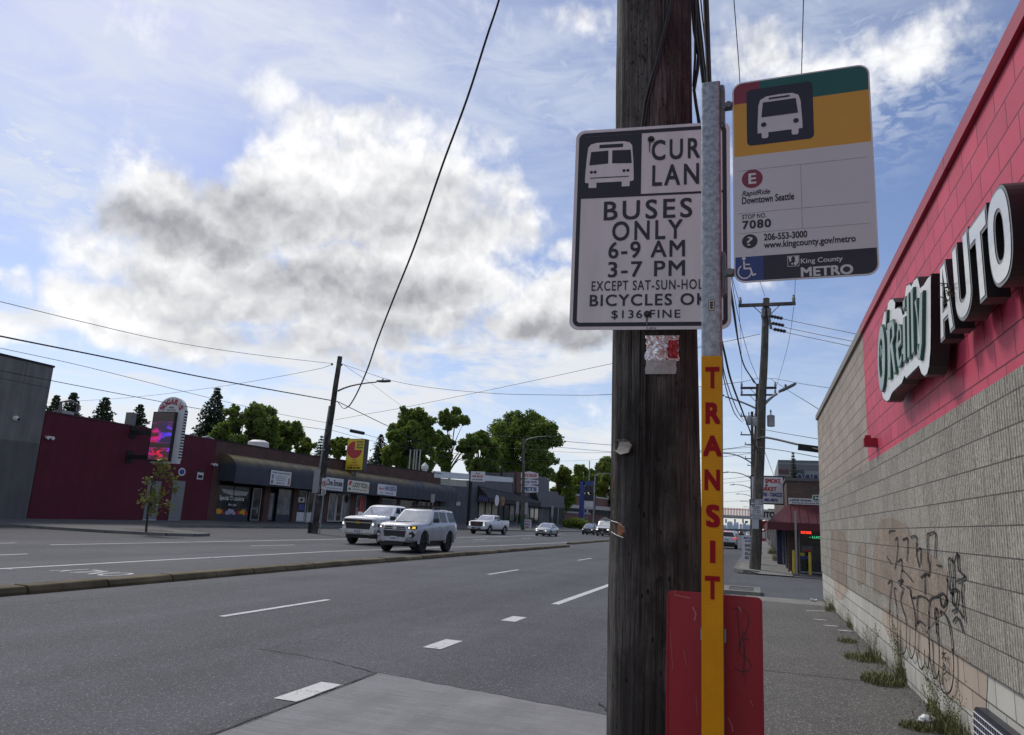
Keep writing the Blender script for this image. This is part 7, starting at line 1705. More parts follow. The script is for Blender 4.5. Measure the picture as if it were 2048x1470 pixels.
def make_van():
 t = thing('delivery_van', 'white-bonneted work van with black front and a loaded roof rack', 'van'); hw = 1.0; W = (1.75, -1.75); r = .37
 st = [(2.75, .45, 1.05, .82, .72, .02), (2.68, .36, 1.14, .92, .80, .03), (2.4, .34, 1.22, .98, .86, .04), (1.7, .34, 1.30, hw, .9, .03), (-2.6, .36, 1.30, hw, .95, .0), (-2.75, .42, 1.28, .98, .93, .0)]
 b = body_shell('body', st, t, PWHITE, W, r * 1.18); cab = Cabin(1.75, -2.75, .93, 1.28, 1.05, -2.68, .82, 2.05, .05); cab.shell(t, PWHITE)
 pane('windshield', t, cab.front([(-.97, .04), (.97, .04), (.94, .82), (-.94, .82)]), WINDG)
 for s_ in (-1, 1): pane('side_window', t, cab.side([(1.45, .05), (.6, .05), (.6, .7), (1.05, .7)], s_))
 X = 2.75; fplate(t, 'front_mask', [(-.90, .45), (.90, .45), (.92, 1.05), (-.92, 1.05)], X, PLAST, .02); mb = MB(GOLD); mb.box((X + .03, 0, .86), (.03, .3, .07)); mb.build('emblem', t)
 for s_ in (1, -1): mb = MB(LIT); mb.bb(X + .01, s_ * .62, .82, X + .04, s_ * .86, .97); mb.build('headlight', t)
 mb = MB(PLAST); mb.bb(-2.5, -.8, .22, 2.5, .8, .45); mb.build('underbody', t); wheels_for(t, W, r, hw, .22, RIMD); plate(t, X + .03, .55); mirrors(t, 1.45, .98, 1.45, PLAST)
 mb = MB(ALU)
 for x in (.8, -.6, -2.2): mb.tube([(x, -.8, 2.1), (x, -.8, 2.25), (x, .8, 2.25), (x, .8, 2.1)], .03, 6)
 for y in (-.6, -.3, .2, .5): mb.tube([(1.1, y, 2.3), (-2.5, y, 2.32)], .035, 6)
 for k in range(9): mb.tube([(1.0 - k * .38, .2, 2.33), (1.0 - k * .38, .5, 2.33)], .02, 5)
 mb.box((.5, -.1, 2.42), (.9, .5, .2)); mb.build('roof_rack', t); return t
def make_crossover(paint):
 t = thing('crossover_car', '', 'car'); hw = .90; W = (1.32, -1.32); r = .36
 st = [(2.18, .40, .78, .62, .55, .02), (2.1, .30, .88, .78, .68, .03), (1.7, .26, .97, .87, .76, .04), (.9, .26, 1.02, hw, .80, .03), (-1.5, .26, 1.08, hw, .82, .02), (-2.05, .32, 1.08, .88, .80, .02), (-2.22, .42, 1.02, .80, .74, .02)]
 b = body_shell('body', st, t, paint, W, r * 1.2); cab = Cabin(.98, -2.12, .83, 1.04, .2, -1.75, .64, 1.58, .04); cab.shell(t, paint)
 pane('windshield', t, cab.front([(-.97, .04), (.97, .04), (.92, .9), (-.92, .9)]), WINDG); pane('rear_window', t, cab.rear([(.93, .08), (-.93, .08), (-.88, .84), (.88, .84)], .012))
 for s_ in (-1, 1): pane('side_window', t, cab.side([(.6, .08), (-1.75, .12), (-1.45, .82), (.2, .84)], s_))
 for s_ in (1, -1):
  mb = MB(REDL); mb.add([(-2.235, s_ * .46, .97), (-2.20, s_ * .74, 1.03), (-2.02, s_ * .86, 1.06), (-2.04, s_ * .865, .92), (-2.215, s_ * .76, .86)], [(0, 1, 2, 3, 4)]); mb.v = [(a - .02, b_ + s_ * .02, c) for a, b_, c in mb.v]; mb.build('tail_lamp', t)
  mb = MB(LIT); mb.bb(2.12, s_ * .5, .70, 2.17, s_ * .72, .78); mb.build('headlight', t)
 mb = MB(PLAST); mb.prism([(-.78, .34), (.78, .34), (.70, .60), (-.70, .60)], -2.26, -2.1, 'x'); mb.build('rear_bumper', t); mb = MB(REDL); mb.bb(-1.80, -.3, 1.57, -1.86, .3, 1.60); mb.build('brake_lamp', t); plate(t, -2.24, .80, .34, .15, -1)
 mb = MB(PLAST); mb.bb(-2.0, -.7, .18, 2.0, .7, .34); mb.build('underbody', t); wheels_for(t, W, r, hw, .22, RIML, 5); mirrors(t, .5, .86, 1.1, paint); return t
S90 = -PI / 2
suv = make_suv(); suv.location = (-14.70, 31.30, 0); suv.rotation_euler = (0, 0, S90); suv.scale = (1, 1.02, 1.075)
tk = make_pickup('chevy'); tk['label'] = 'white pickup truck driving half hidden behind the silver wagon'; tk.scale = (1, 1, 1.05); tk.location = (-19.05, 36.4, 0); tk.rotation_euler = (0, 0, S90)
tg = make_pickup('gmc'); tg['label'] = 'white pickup truck with bright wheels parked off the street before the pet shop'; tg.location = (-26.4, 73.2, 0); tg.rotation_euler = (0, 0, S90 + math.radians(-5))
bm_ = make_sedan(PBMW); bm_['label'] = 'pale silver sedan with lit headlights driving past the sandwich boards'; bm_.location = (-22.25, 80.6, 0); bm_.rotation_euler = (0, 0, S90)
vn = make_van(); vn.location = (-20.0, 103.5, 0); vn.rotation_euler = (0, 0, S90)
bk_ = make_crossover(PBLACK); bk_['label'] = 'dark car driving on the kerb side of the work van'; bk_.location = (-23.0, 107, 0); bk_.rotation_euler = (0, 0, S90)
cx1 = make_crossover(PWHITE); cx1['label'] = 'white crossover with lit brake lamps driving away beside the yellow strip'; cx1.location = (-2.75, 74.5, 0); cx1.rotation_euler = (0, 0, -S90)
for k, (px, py, lab, src) in enumerate(((1483, 1069.5, 'tiny dark car far down the street under the footbridge', bk_), (1499, 1074, 'tiny pale car far down the street just left of the near pole', cx1), (1469, 1068.5, 'tiny white car farthest down the street left of the dark one', cx1))):
 Y = (300, 215, 330)[k]; p = PY(px, py, Y); dup(src, (p.x, Y, 0), (-S90, S90, S90)[k], lab)
# ------------------------------------------------------------------ trees
def leaf_mat(name, dark, light, trans=.35):
 m, nt, N, L, b = nodes_mat(name)
 P = N('ShaderNodeNewGeometry').outputs['Position']; oi = N('ShaderNodeObjectInfo')
 big = nz(nt, P, .55, 4, .6); fine = nz(nt, P, 5, 3, .6)
 c = mixc(nt, rmp(nt, mth(nt, 'ADD', mth(nt, 'MULTIPLY', big, .55), mth(nt, 'MULTIPLY', fine, .45)), .35, .65), dark, light)
 L(c, b.inputs['Base Color']); b.inputs['Roughness'].default_value = .6; b.inputs['Specular IOR Level'].default_value = .3
 tr = N('ShaderNodeBsdfTranslucent'); L(mixc(nt, 1., c, (1.0, 1.12, .5), 'MULTIPLY'), tr.inputs[0])
 ms_ = N('ShaderNodeMixShader'); ms_.inputs[0].default_value = trans; L(b.outputs[0], ms_.inputs[1]); L(tr.outputs[0], ms_.inputs[2]); L(ms_.outputs[0], nt.nodes['Material Output'].inputs[0]); return m
LEAF_A = leaf_mat('maple_leaf', (.095, .145, .036), (.215, .27, .07), .52); LEAF_B = leaf_mat('fresh_leaf', (.11, .155, .03), (.23, .28, .055), .45); LEAF_C = leaf_mat('dark_needle', (.026, .044, .026), (.055, .080, .042), .18); LEAF_D = leaf_mat('bronze_leaf', (.085, .095, .032), (.19, .185, .065), .38)
BARK = M('grey_bark', (.045, .038, .032), .9, var=.35, scale=8, stretch=(1, 1, .2), bump=.5, bscale=12)
def leaves_obj(name, par, centers, radii, n, size, mat, r, flat=1.0, up=.3):
 c = np.array(centers); R = np.array(radii); k = len(c); rg = np.random.default_rng(r)
 w = R ** 2; idx = rg.choice(k, n, p=w / w.sum())
 d = rg.normal(size=(n, 3)); d /= np.linalg.norm(d, axis=1)[:, None]; q = rg.random(n) ** .5 * 1.12
 p = c[idx] + d * (q * R[idx])[:, None] * np.array([1, 1, flat])
 nn = d * .7 + rg.normal(size=(n, 3)) * .7 + np.array([0, 0, up]); nn /= np.linalg.norm(nn, axis=1)[:, None]
 a = np.cross(nn, rg.normal(size=(n, 3))); a /= np.linalg.norm(a, axis=1)[:, None]; b_ = np.cross(nn, a)
 s_ = size * (.6 + .8 * rg.random(n)); a *= s_[:, None]; b_ *= (s_ * .62)[:, None]
 v = np.empty((n * 4, 3)); v[0::4] = p - a; v[1::4] = p + b_ + a * .1; v[2::4] = p + a; v[3::4] = p - b_ + a * .1
 me = bpy.data.meshes.new(name); me.vertices.add(n * 4); me.vertices.foreach_set('co', v.ravel()); me.loops.add(n * 4); me.loops.foreach_set('vertex_index', np.arange(n * 4)); me.polygons.add(n); me.polygons.foreach_set('loop_start', np.arange(0, n * 4, 4)); me.update(calc_edges=True); me.materials.append(mat)
 o = bpy.data.objects.new(name, me); C.objects.link(o); o.parent = par; return o
def broadleaf(name, label, base, crown, leafmat, n, size, seed, group='trees behind the shops', gap=1.0, trunk_r=.35, lobes=34):
 """crown: (x_radius, y_radius, z_bottom, z_top) relative to the base"""
 r = random.Random(seed); t = thing(name, label, 'tree', base, 0, group); rx, ry, zb, zt = crown
 cs = []; rs = []; zc = (zb + zt) / 2; hz = (zt - zb) / 2; mb = MB(BARK); lean = Vector((r.uniform(-.05, .05), r.uniform(-.05, .05), 0)) * zt
 fork = zb + .15 * hz; mb.tube([(0, 0, -.3), tuple(lean * .2 + Vector((0, 0, fork * .5))), tuple(lean * .5 + Vector((0, 0, fork)))], [trunk_r * 1.15, trunk_r * .9, trunk_r * .7], 9)
 for k in range(lobes):
  a = r.uniform(0, 2 * PI); u = r.uniform(-.95, .98); q = math.sqrt(max(0, 1 - u * u)) * r.uniform(.45, 1.0); wob_ = 1 + .22 * math.sin(3 * a + seed) 
  R = min(rx, ry, hz) * r.uniform(.13, .30); c = Vector((rx * q * wob_ * math.cos(a) * .86, ry * q * wob_ * math.sin(a) * .86, zc + hz * u * .86)); cs.append(tuple(c)); rs.append(R)
  s0 = lean * .5 + Vector((0, 0, fork + (c.z - fork) * r.uniform(0, .35))); mid = s0.lerp(c, .5) + Vector((r.uniform(-.3, .3), r.uniform(-.3, .3), r.uniform(0, .6)))
  mb.tube([tuple(s0), tuple(mid), tuple(c)], [trunk_r * .38, trunk_r * .22, trunk_r * .06], 5, False)
  for j in range(5):
   d = Vector((r.gauss(0, 1), r.gauss(0, 1), r.gauss(0, .8))).normalized() * R * r.uniform(.8, 1.35); cs.append(tuple(c + d)); rs.append(R * r.uniform(.4, .75))
   mb.tube([tuple(mid.lerp(c, .7)), tuple(c + d)], [trunk_r * .09, trunk_r * .03], 4, False)
 mb.build('trunk', t, smooth=60); leaves_obj('crown', t, cs, rs, int(n * 2.4), size * .68, leafmat, seed); return t
def conifer(name, label, base, h, rad, seed, n_levels=26, group='conifers behind the shops', zb=.12, spread=1.0, mat=None, droop=.35):
 r = random.Random(seed); t = thing(name, label, 'tree', base, 0, group); mb = MB(BARK); mb.tube([(0, 0, -.3), (0, 0, h * .5), (0, 0, h * .99)], [h * .018, h * .011, h * .002], 7); mb.build('trunk', t, smooth=60)
 V = []; 
 for k in range(n_levels):
  z = h * (zb + (1 - zb) * (k / n_levels) ** .9); R = rad * (1 - k / n_levels) ** 1.0 * r.uniform(.6, 1.15) + .03 * rad
  nb = max(5, int(10 * (1 - k / n_levels) + 4))
  for j in range(nb):
   a = 2 * PI * j / nb + r.uniform(-.35, .35); L_ = R * r.uniform(.6, 1.12); d = Vector((math.cos(a), math.sin(a), 0)); s_ = Vector((-d.y, d.x, 0)); m_ = 7
   for i in range(1, m_ + 1):
    u = i / m_; c = d * L_ * u + Vector((0, 0, z - droop * L_ * u * u + .10 * L_ * u + r.uniform(-.1, .1))); w = L_ * .30 * (1.15 - u) + .10
    for q in range(5):
     o = s_ * r.uniform(-1, 1) * w; e = (d * r.uniform(.1, .6) + s_ * r.uniform(-.7, .7) + Vector((0, 0, r.uniform(-.55, .15)))).normalized() * r.uniform(.4, .8) * (rad * .13 + .2) * (.35 + .65 * (1 - k / n_levels)); f = e.orthogonal().normalized() * e.length * .32
     p = c + o; V += [p, p + e * .5 + f, p + e, p + e * .5 - f]
 n = len(V) // 4; v = np.array([tuple(x) for x in V]); me = bpy.data.meshes.new('crown'); me.vertices.add(n * 4); me.vertices.foreach_set('co', v.ravel()); me.loops.add(n * 4); me.loops.foreach_set('vertex_index', np.arange(n * 4)); me.polygons.add(n); me.polygons.foreach_set('loop_start', np.arange(0, n * 4, 4)); me.update(calc_edges=True); me.materials.append(mat or LEAF_C)
 o = bpy.data.objects.new('crown', me); C.objects.link(o); o.parent = t; return t
def tree_at(kind, label, pxl, pxr, pyt, pyb, X, seed, **kw):
 xm = (pxl + pxr) / 2; c = PX(xm, pyt, X); Y = c.y; a = PY(pxl, (pyt + pyb) / 2, Y); b = PY(pxr, (pyt + pyb) / 2, Y); w = (b.x - a.x) / 2; zt = c.z; zb = PX(xm, pyb, X).z
 base = (X, Y, fz(min(Y, 390)))
 if kind == 'con': tb = (zb - base[2]) / (zt - base[2]); return conifer('conifer_tree', label, base, zt - base[2], min(w * 1.35 / (1 - tb) ** .5, (zt - base[2]) * .34), seed, zb=max(.05, min(.4, tb - .3)), **kw)
 n = kw.pop('n', 9000); size = kw.pop('size', .36); mat = kw.pop('mat', LEAF_A)
 return broadleaf('broadleaf_tree', label, base, (w, w, max(1.5, zb - base[2]), zt - base[2]), mat, n, size, seed, **kw)
tree_at('con', 'dark conifer nearest the grey building, rising above the maroon wall', 96, 134, 788, 840, -62, 1)
tree_at('con', 'dark conifer right beside the rooftop pipes above the maroon wall', 128, 170, 782, 845, -64, 2)
tree_at('con', 'broad dark conifer above the middle of the maroon wall', 180, 246, 792, 850, -62, 3)
tree_at('con', 'small pointed conifer just left of the arched club sign', 262, 302, 806, 858, -66, 4)
tree_at('con', 'tall slender spire conifer rising right of the arched club sign', 398, 474, 772, 872, -66, 5, n_levels=30)
tree_at('con', 'dark conifer behind the yellow pizza sign', 742, 784, 866, 925, -62, 6)
tree_at('con', 'small dark conifer just left of the leaning lamp pole', 632, 656, 868, 905, -66, 16, n_levels=16)
tree_at('bl', 'green domed tree beside the spire conifer behind the brick parapet', 440, 540, 805, 930, -60, 7, n=9000, size=.34)
tree_at('bl', 'spreading green tree above the white roof ventilator', 515, 600, 818, 915, -60, 8, n=8000, size=.34)
tree_at('bl', 'small bright green tree top just left of the leaning lamp pole', 594, 632, 876, 912, -62, 9, n=2500, size=.3, mat=LEAF_B)
tree_at('bl', 'small bright green tree top just right of the leaning lamp pole', 660, 702, 876, 915, -62, 10, n=2500, size=.3, mat=LEAF_B)
tree_at('bl', 'yellow-green low tree between the pizza sign and the roof flues', 762, 806, 888, 935, -58, 11, n=3000, size=.34, mat=LEAF_B)
tree_at('bl', 'tall full green tree behind the roof flues', 778, 884, 812, 960, -56, 12, n=14000, size=.42)
tree_at('bl', 'open-branched green tree with sky showing through, right of the roof flues', 868, 952, 812, 955, -55, 13, n=7000, size=.42, lobes=20)
tree_at('bl', 'bushy green tree behind the hair salon sign', 924, 1008, 862, 968, -54, 14, n=9000, size=.46)
tree_at('bl', 'largest green tree, behind the grey lamp pole', 984, 1122, 824, 975, -54, 15, n=17000, size=.50)
tree_at('bl', 'bright green street tree left of the blue portal sign', 1086, 1160, 934, 1022, -47, 17, n=9000, size=.42, mat=LEAF_B)
tree_at('bl', 'bright green street tree behind the blue portal sign', 1142, 1196, 930, 1000, -48, 18, n=7000, size=.5, mat=LEAF_B)
tree_at('bl', 'bright green tree whose crown meets the foreground pole', 1180, 1262, 908, 1015, -46, 19, n=11000, size=.55, mat=LEAF_B)
# young street tree in the planted bulb
b = G(292, 1064, .13); t = thing('young_tree', 'thin young street tree with bronze-green leaves before the grey doors', 'tree', (b.x, b.y, .13)); Yt = b.y
r = random.Random(5); mb = MB(BARK); lt_ = lambda px, py: PY(px, py, Yt) - Vector(t.location)
mb.tube([(0, 0, 0), tuple(lt_(296, 1020)), tuple(lt_(302, 980)), tuple(lt_(312, 930))], [.055, .045, .035, .015], 8)
cs = []; rs = []
for px, py, R in ((318, 926, .42), (322, 940, .5), (308, 945, .42), (330, 955, .40), (298, 990, .40), (290, 975, .35), (312, 1000, .5), (326, 985, .45), (318, 1012, .42), (304, 1015, .4), (334, 978, .3), (310, 962, .36), (288, 985, .28), (322, 998, .35), (300, 1028, .22)):
 c = lt_(px, py) + Vector((0, r.uniform(-.6, .6), 0)); cs.append(tuple(c)); rs.append(R); s0 = lt_(300, 1000) if py > 965 else lt_(308, 958); mb.tube([tuple(s0 - Vector((0, 0, .3))), tuple(s0.lerp(c, .5)), tuple(c)], [.02, .014, .006], 5, False)
mb.build('trunk', t, smooth=60); leaves_obj('crown', t, cs, [x * .8 for x in rs], 460, .095, LEAF_D, 77, up=.5)
# hedge
a = PY(1132, 1058, 146); b = PY(1175, 1060, 146); hd = thing('hedge', 'clipped green hedge at the foot of the blue portal sign', 'hedge', ((a.x + b.x) / 2, 146, .2)); w = (b.x - a.x) / 2
leaves_obj('foliage', hd, [(u * w, r.uniform(-1, 1), .9 + .5 * (1 - u * u)) for u in np.linspace(-1, 1, 12)], [1.0] * 12, 3500, .16, LEAF_B, 31)
# scrubby growth on the far side of the driveway
for px, py, h, lab in ((1545, 1108, .9, 'dry roadside weed clump by the blue shop front'), (1558, 1122, 1.0, 'dry roadside weed clump beside the white bollards')):
 p = G(px, py, WK); t = thing('weed_clump', lab, 'weed', (p.x, p.y, WK)); mb = MB(DRYM); blades(mb, 260, .35, .6, h, wr, 10); mb.build('dry_stems', t); mb = MB(GRASSM); blades(mb, 160, .3, .5, h * .8, wr, 0); mb.build('leaves', t)
p = G(1518, 1108, WK); t = thing('weed_clump', 'low green weed tuft at the foot of the near right pole', 'weed', (p.x, p.y, WK)); mb = MB(GRASSM); blades(mb, 160, .25, .5, .35, wr, 2); mb.build('leaves', t)
# ------------------------------------------------------------------ right side beyond the driveway
def zr(x, y): return (1440 + x / 7.35, 1020 + y / 7.35)
XS = PY(1577, 1146, 34.6).x; YS0 = 34.6
sm = thing('smoke_shop', 'brown brick corner shop with a dark red metal awning beyond the driveway', 'building', (XS, YS0, 0))
SB = brickm('weathered_shop_brick', (.085, .05, .04), (.12, .075, .06), (.10, .09, .08))
lz = lambda px, py, Y=YS0: PY(px, py, Y).z
lx = lambda px, py, Y=YS0: PY(px, py, Y).x
ztop_ = lz(1600, 962)
mb = at_thing(sm, SB); mb.bb(XS, YS0, lz(1600, 1010), 14, YS0 + 26, ztop_)
xp = lx(1597, 1100); mb.bb(XS, YS0, 0, xp, YS0 + .5, lz(1590, 1010)); mb.bb(XS + .1, YS0 + 2, 0, 3, YS0 + 26, lz(1600, 1010)); mb.build('wall', sm)
mb = at_thing(sm, M('parapet_flashing', (.10, .10, .105), .6, var=.3)); mb.bb(XS - .06, YS0 - .06, ztop_, 14, YS0 + 26, ztop_ + .12); mb.build('parapet_cap', sm)
AWR = M('red_ribbed_metal', (.095, .016, .021), .5, var=.25, scale=2); AWF = M('red_awning_fascia', (.085, .008, .015), .55, var=.2, scale=2)
za, zb, zc = lz(1600, 1008, 33.2), lz(1600, 1047, 33.2), lz(1600, 1062, 33.2); xl = lx(1535, 1050, 33.2)
xt = lx(1576, 1010, YS0)
mb = at_thing(sm, AWR); hi = lz(1600, 1008)
ribs = 26
def awp(x, f): return (x, YS0 - 1.4 * f - .0, hi + (zb - hi) * f)
mb.add([(xt, YS0 - .02, hi), (14, YS0 - .02, hi), (14, YS0 - 1.4, zb), (xl, YS0 - 1.4, zb), (xl, YS0 + 20, zb), (xt, YS0 + 20, hi)], [(0, 1, 2, 3), (0, 3, 4, 5)])
for k in range(40):
 x = xt + .05 + k * .33; 
 if x < 13.5: mb.tube([(x, YS0 - .03, hi + .02), (x, YS0 - 1.4, zb + .02)], .02, 4, False)
mb.build('awning', sm)
mb = at_thing(sm, AWF); mb.bb(xl, YS0 - 1.42, zc, 14, YS0 - 1.34, zb + .02); mb.bb(xl, YS0 - 1.34, zc, xl + .08, YS0 + 20, zb + .02); mb.build('fascia', sm)
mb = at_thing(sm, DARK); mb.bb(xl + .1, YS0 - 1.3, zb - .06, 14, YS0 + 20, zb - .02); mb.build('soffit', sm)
# glazed front with lit signs
gz = lz(1620, 1058); f = at_thing(sm, ALU); f.bb(xp, YS0 + .1, .05, xp + .06, YS0 + .2, gz); f.bb(xp + 1.5, YS0 + .1, .05, xp + 1.56, YS0 + .2, gz); f.bb(xp + .06, YS0 + .1, .05, xp + 1.5, YS0 + .2, .12); fo = f.build('window', sm)
g = at_thing(sm, SHOPGL); g.bb(xp + .06, YS0 + .13, .12, xp + 1.5, YS0 + .15, gz); g.bb(xp + 1.56, YS0 + .13, .05, 13, YS0 + .15, gz); g.build('pane', fo)
NEON = M('red_neon', (.6, .02, .02), .4, var=0, emit=(1, .06, .03), estr=1.5); NEONG = M('green_neon', (.02, .5, .2), .4, var=0, emit=(.1, 1, .45), estr=.6)
fx = lambda x, y: (PY(*zr(x, y), YS0).x, PY(*zr(x, y), YS0).z)
def rtext(mb, s_, x0, y0, x1, y1, d, bold=.03): a = fx(x0, (y0 + y1) / 2); b = fx(x1, (y0 + y1) / 2); c = fx((x0 + x1) / 2, y0); e = fx((x0 + x1) / 2, y1); mb.text(s_, (a[0], e[1], b[0], c[1]), YS0 + d, 'y', bold)
ns = thing('open_sign', 'glowing red OPEN sign in the corner shop window', 'neon sign', (XS, YS0, 0)); mb = at_thing(ns, M('dark_red_sign_box', (.12, .01, .012), .5)); a, b = fx(1190, 345), fx(1340, 282); mb.bb(a[0], YS0 + .04, a[1], b[0], YS0 + .1, b[1]); mb.build('box', ns)
mb = at_thing(ns, NEON); rtext(mb, 'OPEN', 1200, 292, 1332, 336, .03, .05); mb.ring([(a[0], a[1]), (b[0], a[1]), (b[0], b[1]), (a[0], b[1])], [(a[0] + .02, a[1] + .02), (b[0] - .02, a[1] + .02), (b[0] - .02, b[1] - .02), (a[0] + .02, b[1] - .02)], YS0 + .025, YS0 + .038); mb.build('lettering', ns)
mb = at_thing(sm, NEONG); rtext(mb, '- LUCKY -', 1315, 388, 1600, 420, .11, .02); mb.build('green_neon_lettering', fo)
mb = at_thing(sm, M('window_poster_grey', (.16, .15, .16), .6, var=.5, scale=6)); a, b = fx(1200, 610), fx(1360, 535); mb.bb(a[0], YS0 + .09, a[1], b[0], YS0 + .12, b[1]); mb.use(REDINK); a, b = fx(1230, 612), fx(1340, 590); mb.bb(a[0], YS0 + .07, a[1], b[0], YS0 + .09, b[1]); mb.use(M('yellow_poster', (.5, .42, .04), .6)); a, b = fx(1178, 678), fx(1245, 632); mb.bb(a[0], YS0 + .09, a[1], b[0], YS0 + .12, b[1]); mb.use(BLUEINK); a, b = fx(1178, 716), fx(1330, 684); mb.bb(a[0], YS0 + .09, a[1], b[0], YS0 + .12, b[1]); mb.build('window_poster', fo)
mb = at_thing(sm, DARK); 
for k, x in enumerate((1185, 1365)): a = fx(x, 920); mb.lathe([(.16, .05), (.17, .55), (.1, .7)], 10, (a[0] + .2, YS0 + .35, 0))
mb.build('indoor_clutter', fo)
# side along the pavement: doors and columns
for k, (y0, w, mat) in enumerate(((YS0 + 1.0, 1.4, DARK), (YS0 + 2.8, 1.6, SHOPGL), (YS0 + 5.0, 2.0, DARK), (YS0 + 8, 3.0, SHOPGL), (YS0 + 12, 3.0, DARK))):
 mb = at_thing(sm, mat); mb.bb(XS - .03, y0, .15, XS + .08, y0 + w, zb - .2); mb.build('side_window', sm)
mb = at_thing(sm, M('blue_column_paint', (.02, .03, .11), .6, var=.2)); mb.bb(XS - .25, YS0 + 9.0, 0, XS - .02, YS0 + 9.4, zb - .1); mb.bb(XS - .25, YS0 + 7.5, 0, XS - .02, YS0 + 7.8, zb - .1); mb.build('blue_column', sm)
# side wall furniture
for lab, px, py, py0, Y in (('white steel bollard nearer the brick corner', 973, 815, 668, None), ('white steel bollard behind the first one along the shop', 930, 780, 628, None)):
 p = G(*zr(px, py), WK); t = thing('bollard', lab, 'bollard', (p.x, p.y, WK), 0, 'white bollards along the shop side'); h = PY(*zr(px, py0), p.y).z - WK; mb = MB(WHITEP); mb.lathe([(.07, -.1), (.07, h), (.04, h + .04)], 12); mb.build('post', t, smooth=40)
YB_ = M('yellow_bollard_paint', (.55, .40, .03), .5, var=.15, scale=4)
for lab, px in (('yellow bollard left of the thin sign post by the brick pier', 1091), ('yellow bollard standing before the dark shop glass', 1328)):
 p = PY(*zr(px, 925), 33.9); t = thing('bollard', lab, 'bollard', (p.x, 33.9, .03), 0, 'yellow bollards before the corner shop'); h = PY(*zr(px, 592 if px < 1200 else 622), 33.9).z - .03; mb = MB(YB_); mb.lathe([(.062, -.05), (.062, h - .05), (.045, h), (.0, h + .01)], 14); mb.build('post', t, smooth=40)
p = PY(*zr(1130, 975), 32.3); gp = thing('sign_post', 'thin grey steel sign post at the kerb before the red awning', 'sign post', (p.x, 32.3, .05)); a = PY(*zr(1128, 15), 32.3); mb = MB(ALU); mb.bb(-.035, -.02, -.05, .035, .02, a.z - .05); mb.build('post', gp); mb = MB(CONC_K); mb.bb(-.12, -.12, -.06, .12, .12, .06); mb.build('foot', gp)
# small sign strip over the awning
def rboard(name, label, cat, x0, y0, x1, y1, Y, mat, fn, Z=None, d=.08):
 pts = [Z(x0, y0), Z(x1, y1)] if Z else [(x0, y0), (x1, y1)]
 xm, ym = (pts[0][0] + pts[1][0]) / 2, (pts[0][1] + pts[1][1]) / 2
 a = PY(pts[0][0], ym, Y); b = PY(pts[1][0], ym, Y); zt_ = PY(xm, pts[0][1], Y).z; zb_ = PY(xm, pts[1][1], Y).z
 t = thing(name, label, cat, ((a.x + b.x) / 2, Y, zb_)); w, h = b.x - a.x, zt_ - zb_
 mb = MB(mat); mb.bb(-w / 2, 0, 0, w / 2, d, h); mb.build('panel', t); mb = MB(); fn(mb, w, h, t); 
 if mb.f: mb.build('lettering', t)
 return t
def bt(mb, mat, s_, w, h, a0, b0, a1, b1, bold=.03): mb.use(mat).text(s_, (-w / 2 + a0 * w, b0 * h, -w / 2 + a1 * w, b1 * h), -.008, 'y', bold)
Z5 = zoomed(1420, 860, 3.869)
def s_love(mb, w, h, t): bt(mb, INK, 'LOVE ZONE / SHOP', w, h, .04, .5, .96, .82, .045); bt(mb, INK, 'Entrance Around Back', w, h, .1, .14, .9, .36, .03)
rboard('shop_sign', 'long white lettered strip sign under the brick above the red awning', 'sign', 608, 530, 900, 578, YS0 - .12, WSIGN, s_love, Z5)
GRNS = M('green_sign_panel', (.01, .10, .05), .45, var=.1)
def s_n(mb, w, h, t): bt(mb, WHITEP, 'N', w, h, .18, .3, .50, .72, .05); mb.use(WHITEP).ring([(-w / 2, 0), (w / 2, 0), (w / 2, h), (-w / 2, h)], [(-w / 2 + .03, .03), (w / 2 - .03, .03), (w / 2 - .03, h - .03), (-w / 2 + .03, h - .03)], -.004, -.002)
nsg = rboard('street_name_sign', 'green street name sign with a white N beside the end of the block wall', 'street sign', 792, 504, 900, 552, 31.0, GRNS, s_n, Z5, .01)
mb = MB(ALU); a = nsg.location; mb.bb(.45, .012, -a.z, .50, .06, .6); mb.build('post', nsg)
# white market sign on the brick corner
def s_smk(mb, w, h, t):
 bt(mb, REDINK, 'EASY SMOKE', w, h, .06, .76, .93, .93, .045); bt(mb, INK, '&', w, h, .44, .64, .52, .73, .03); bt(mb, REDINK, 'MARKET', w, h, .18, .46, .80, .62, .045); bt(mb, BLUEINK, 'BEER - WINE - TOBACCO', w, h, .05, .25, .96, .41, .045); bt(mb, BLUEINK, '206-985-9870', w, h, .2, .06, .82, .18, .04)
 f = MB(DARK); f.ring([(-w / 2 - .05, -.05), (w / 2 + .05, -.05), (w / 2 + .05, h + .05), (-w / 2 - .05, h + .05)], [(-w / 2, 0), (w / 2, 0), (w / 2, h), (-w / 2, h)], -.02, .3); f.build('frame', t)
 f = MB(M('rusty_bracket', (.12, .07, .05), .8, var=.4)); f.bb(w / 2 + .05, .1, -.1, w / 2 + .45, .35, h + .05); f.build('bracket', t)
rboard('market_sign', 'large white market sign with red and blue lettering behind the near right pole', 'sign', 322, 362, 566, 566, 38.0, WSIGN, s_smk, Z5, .28)
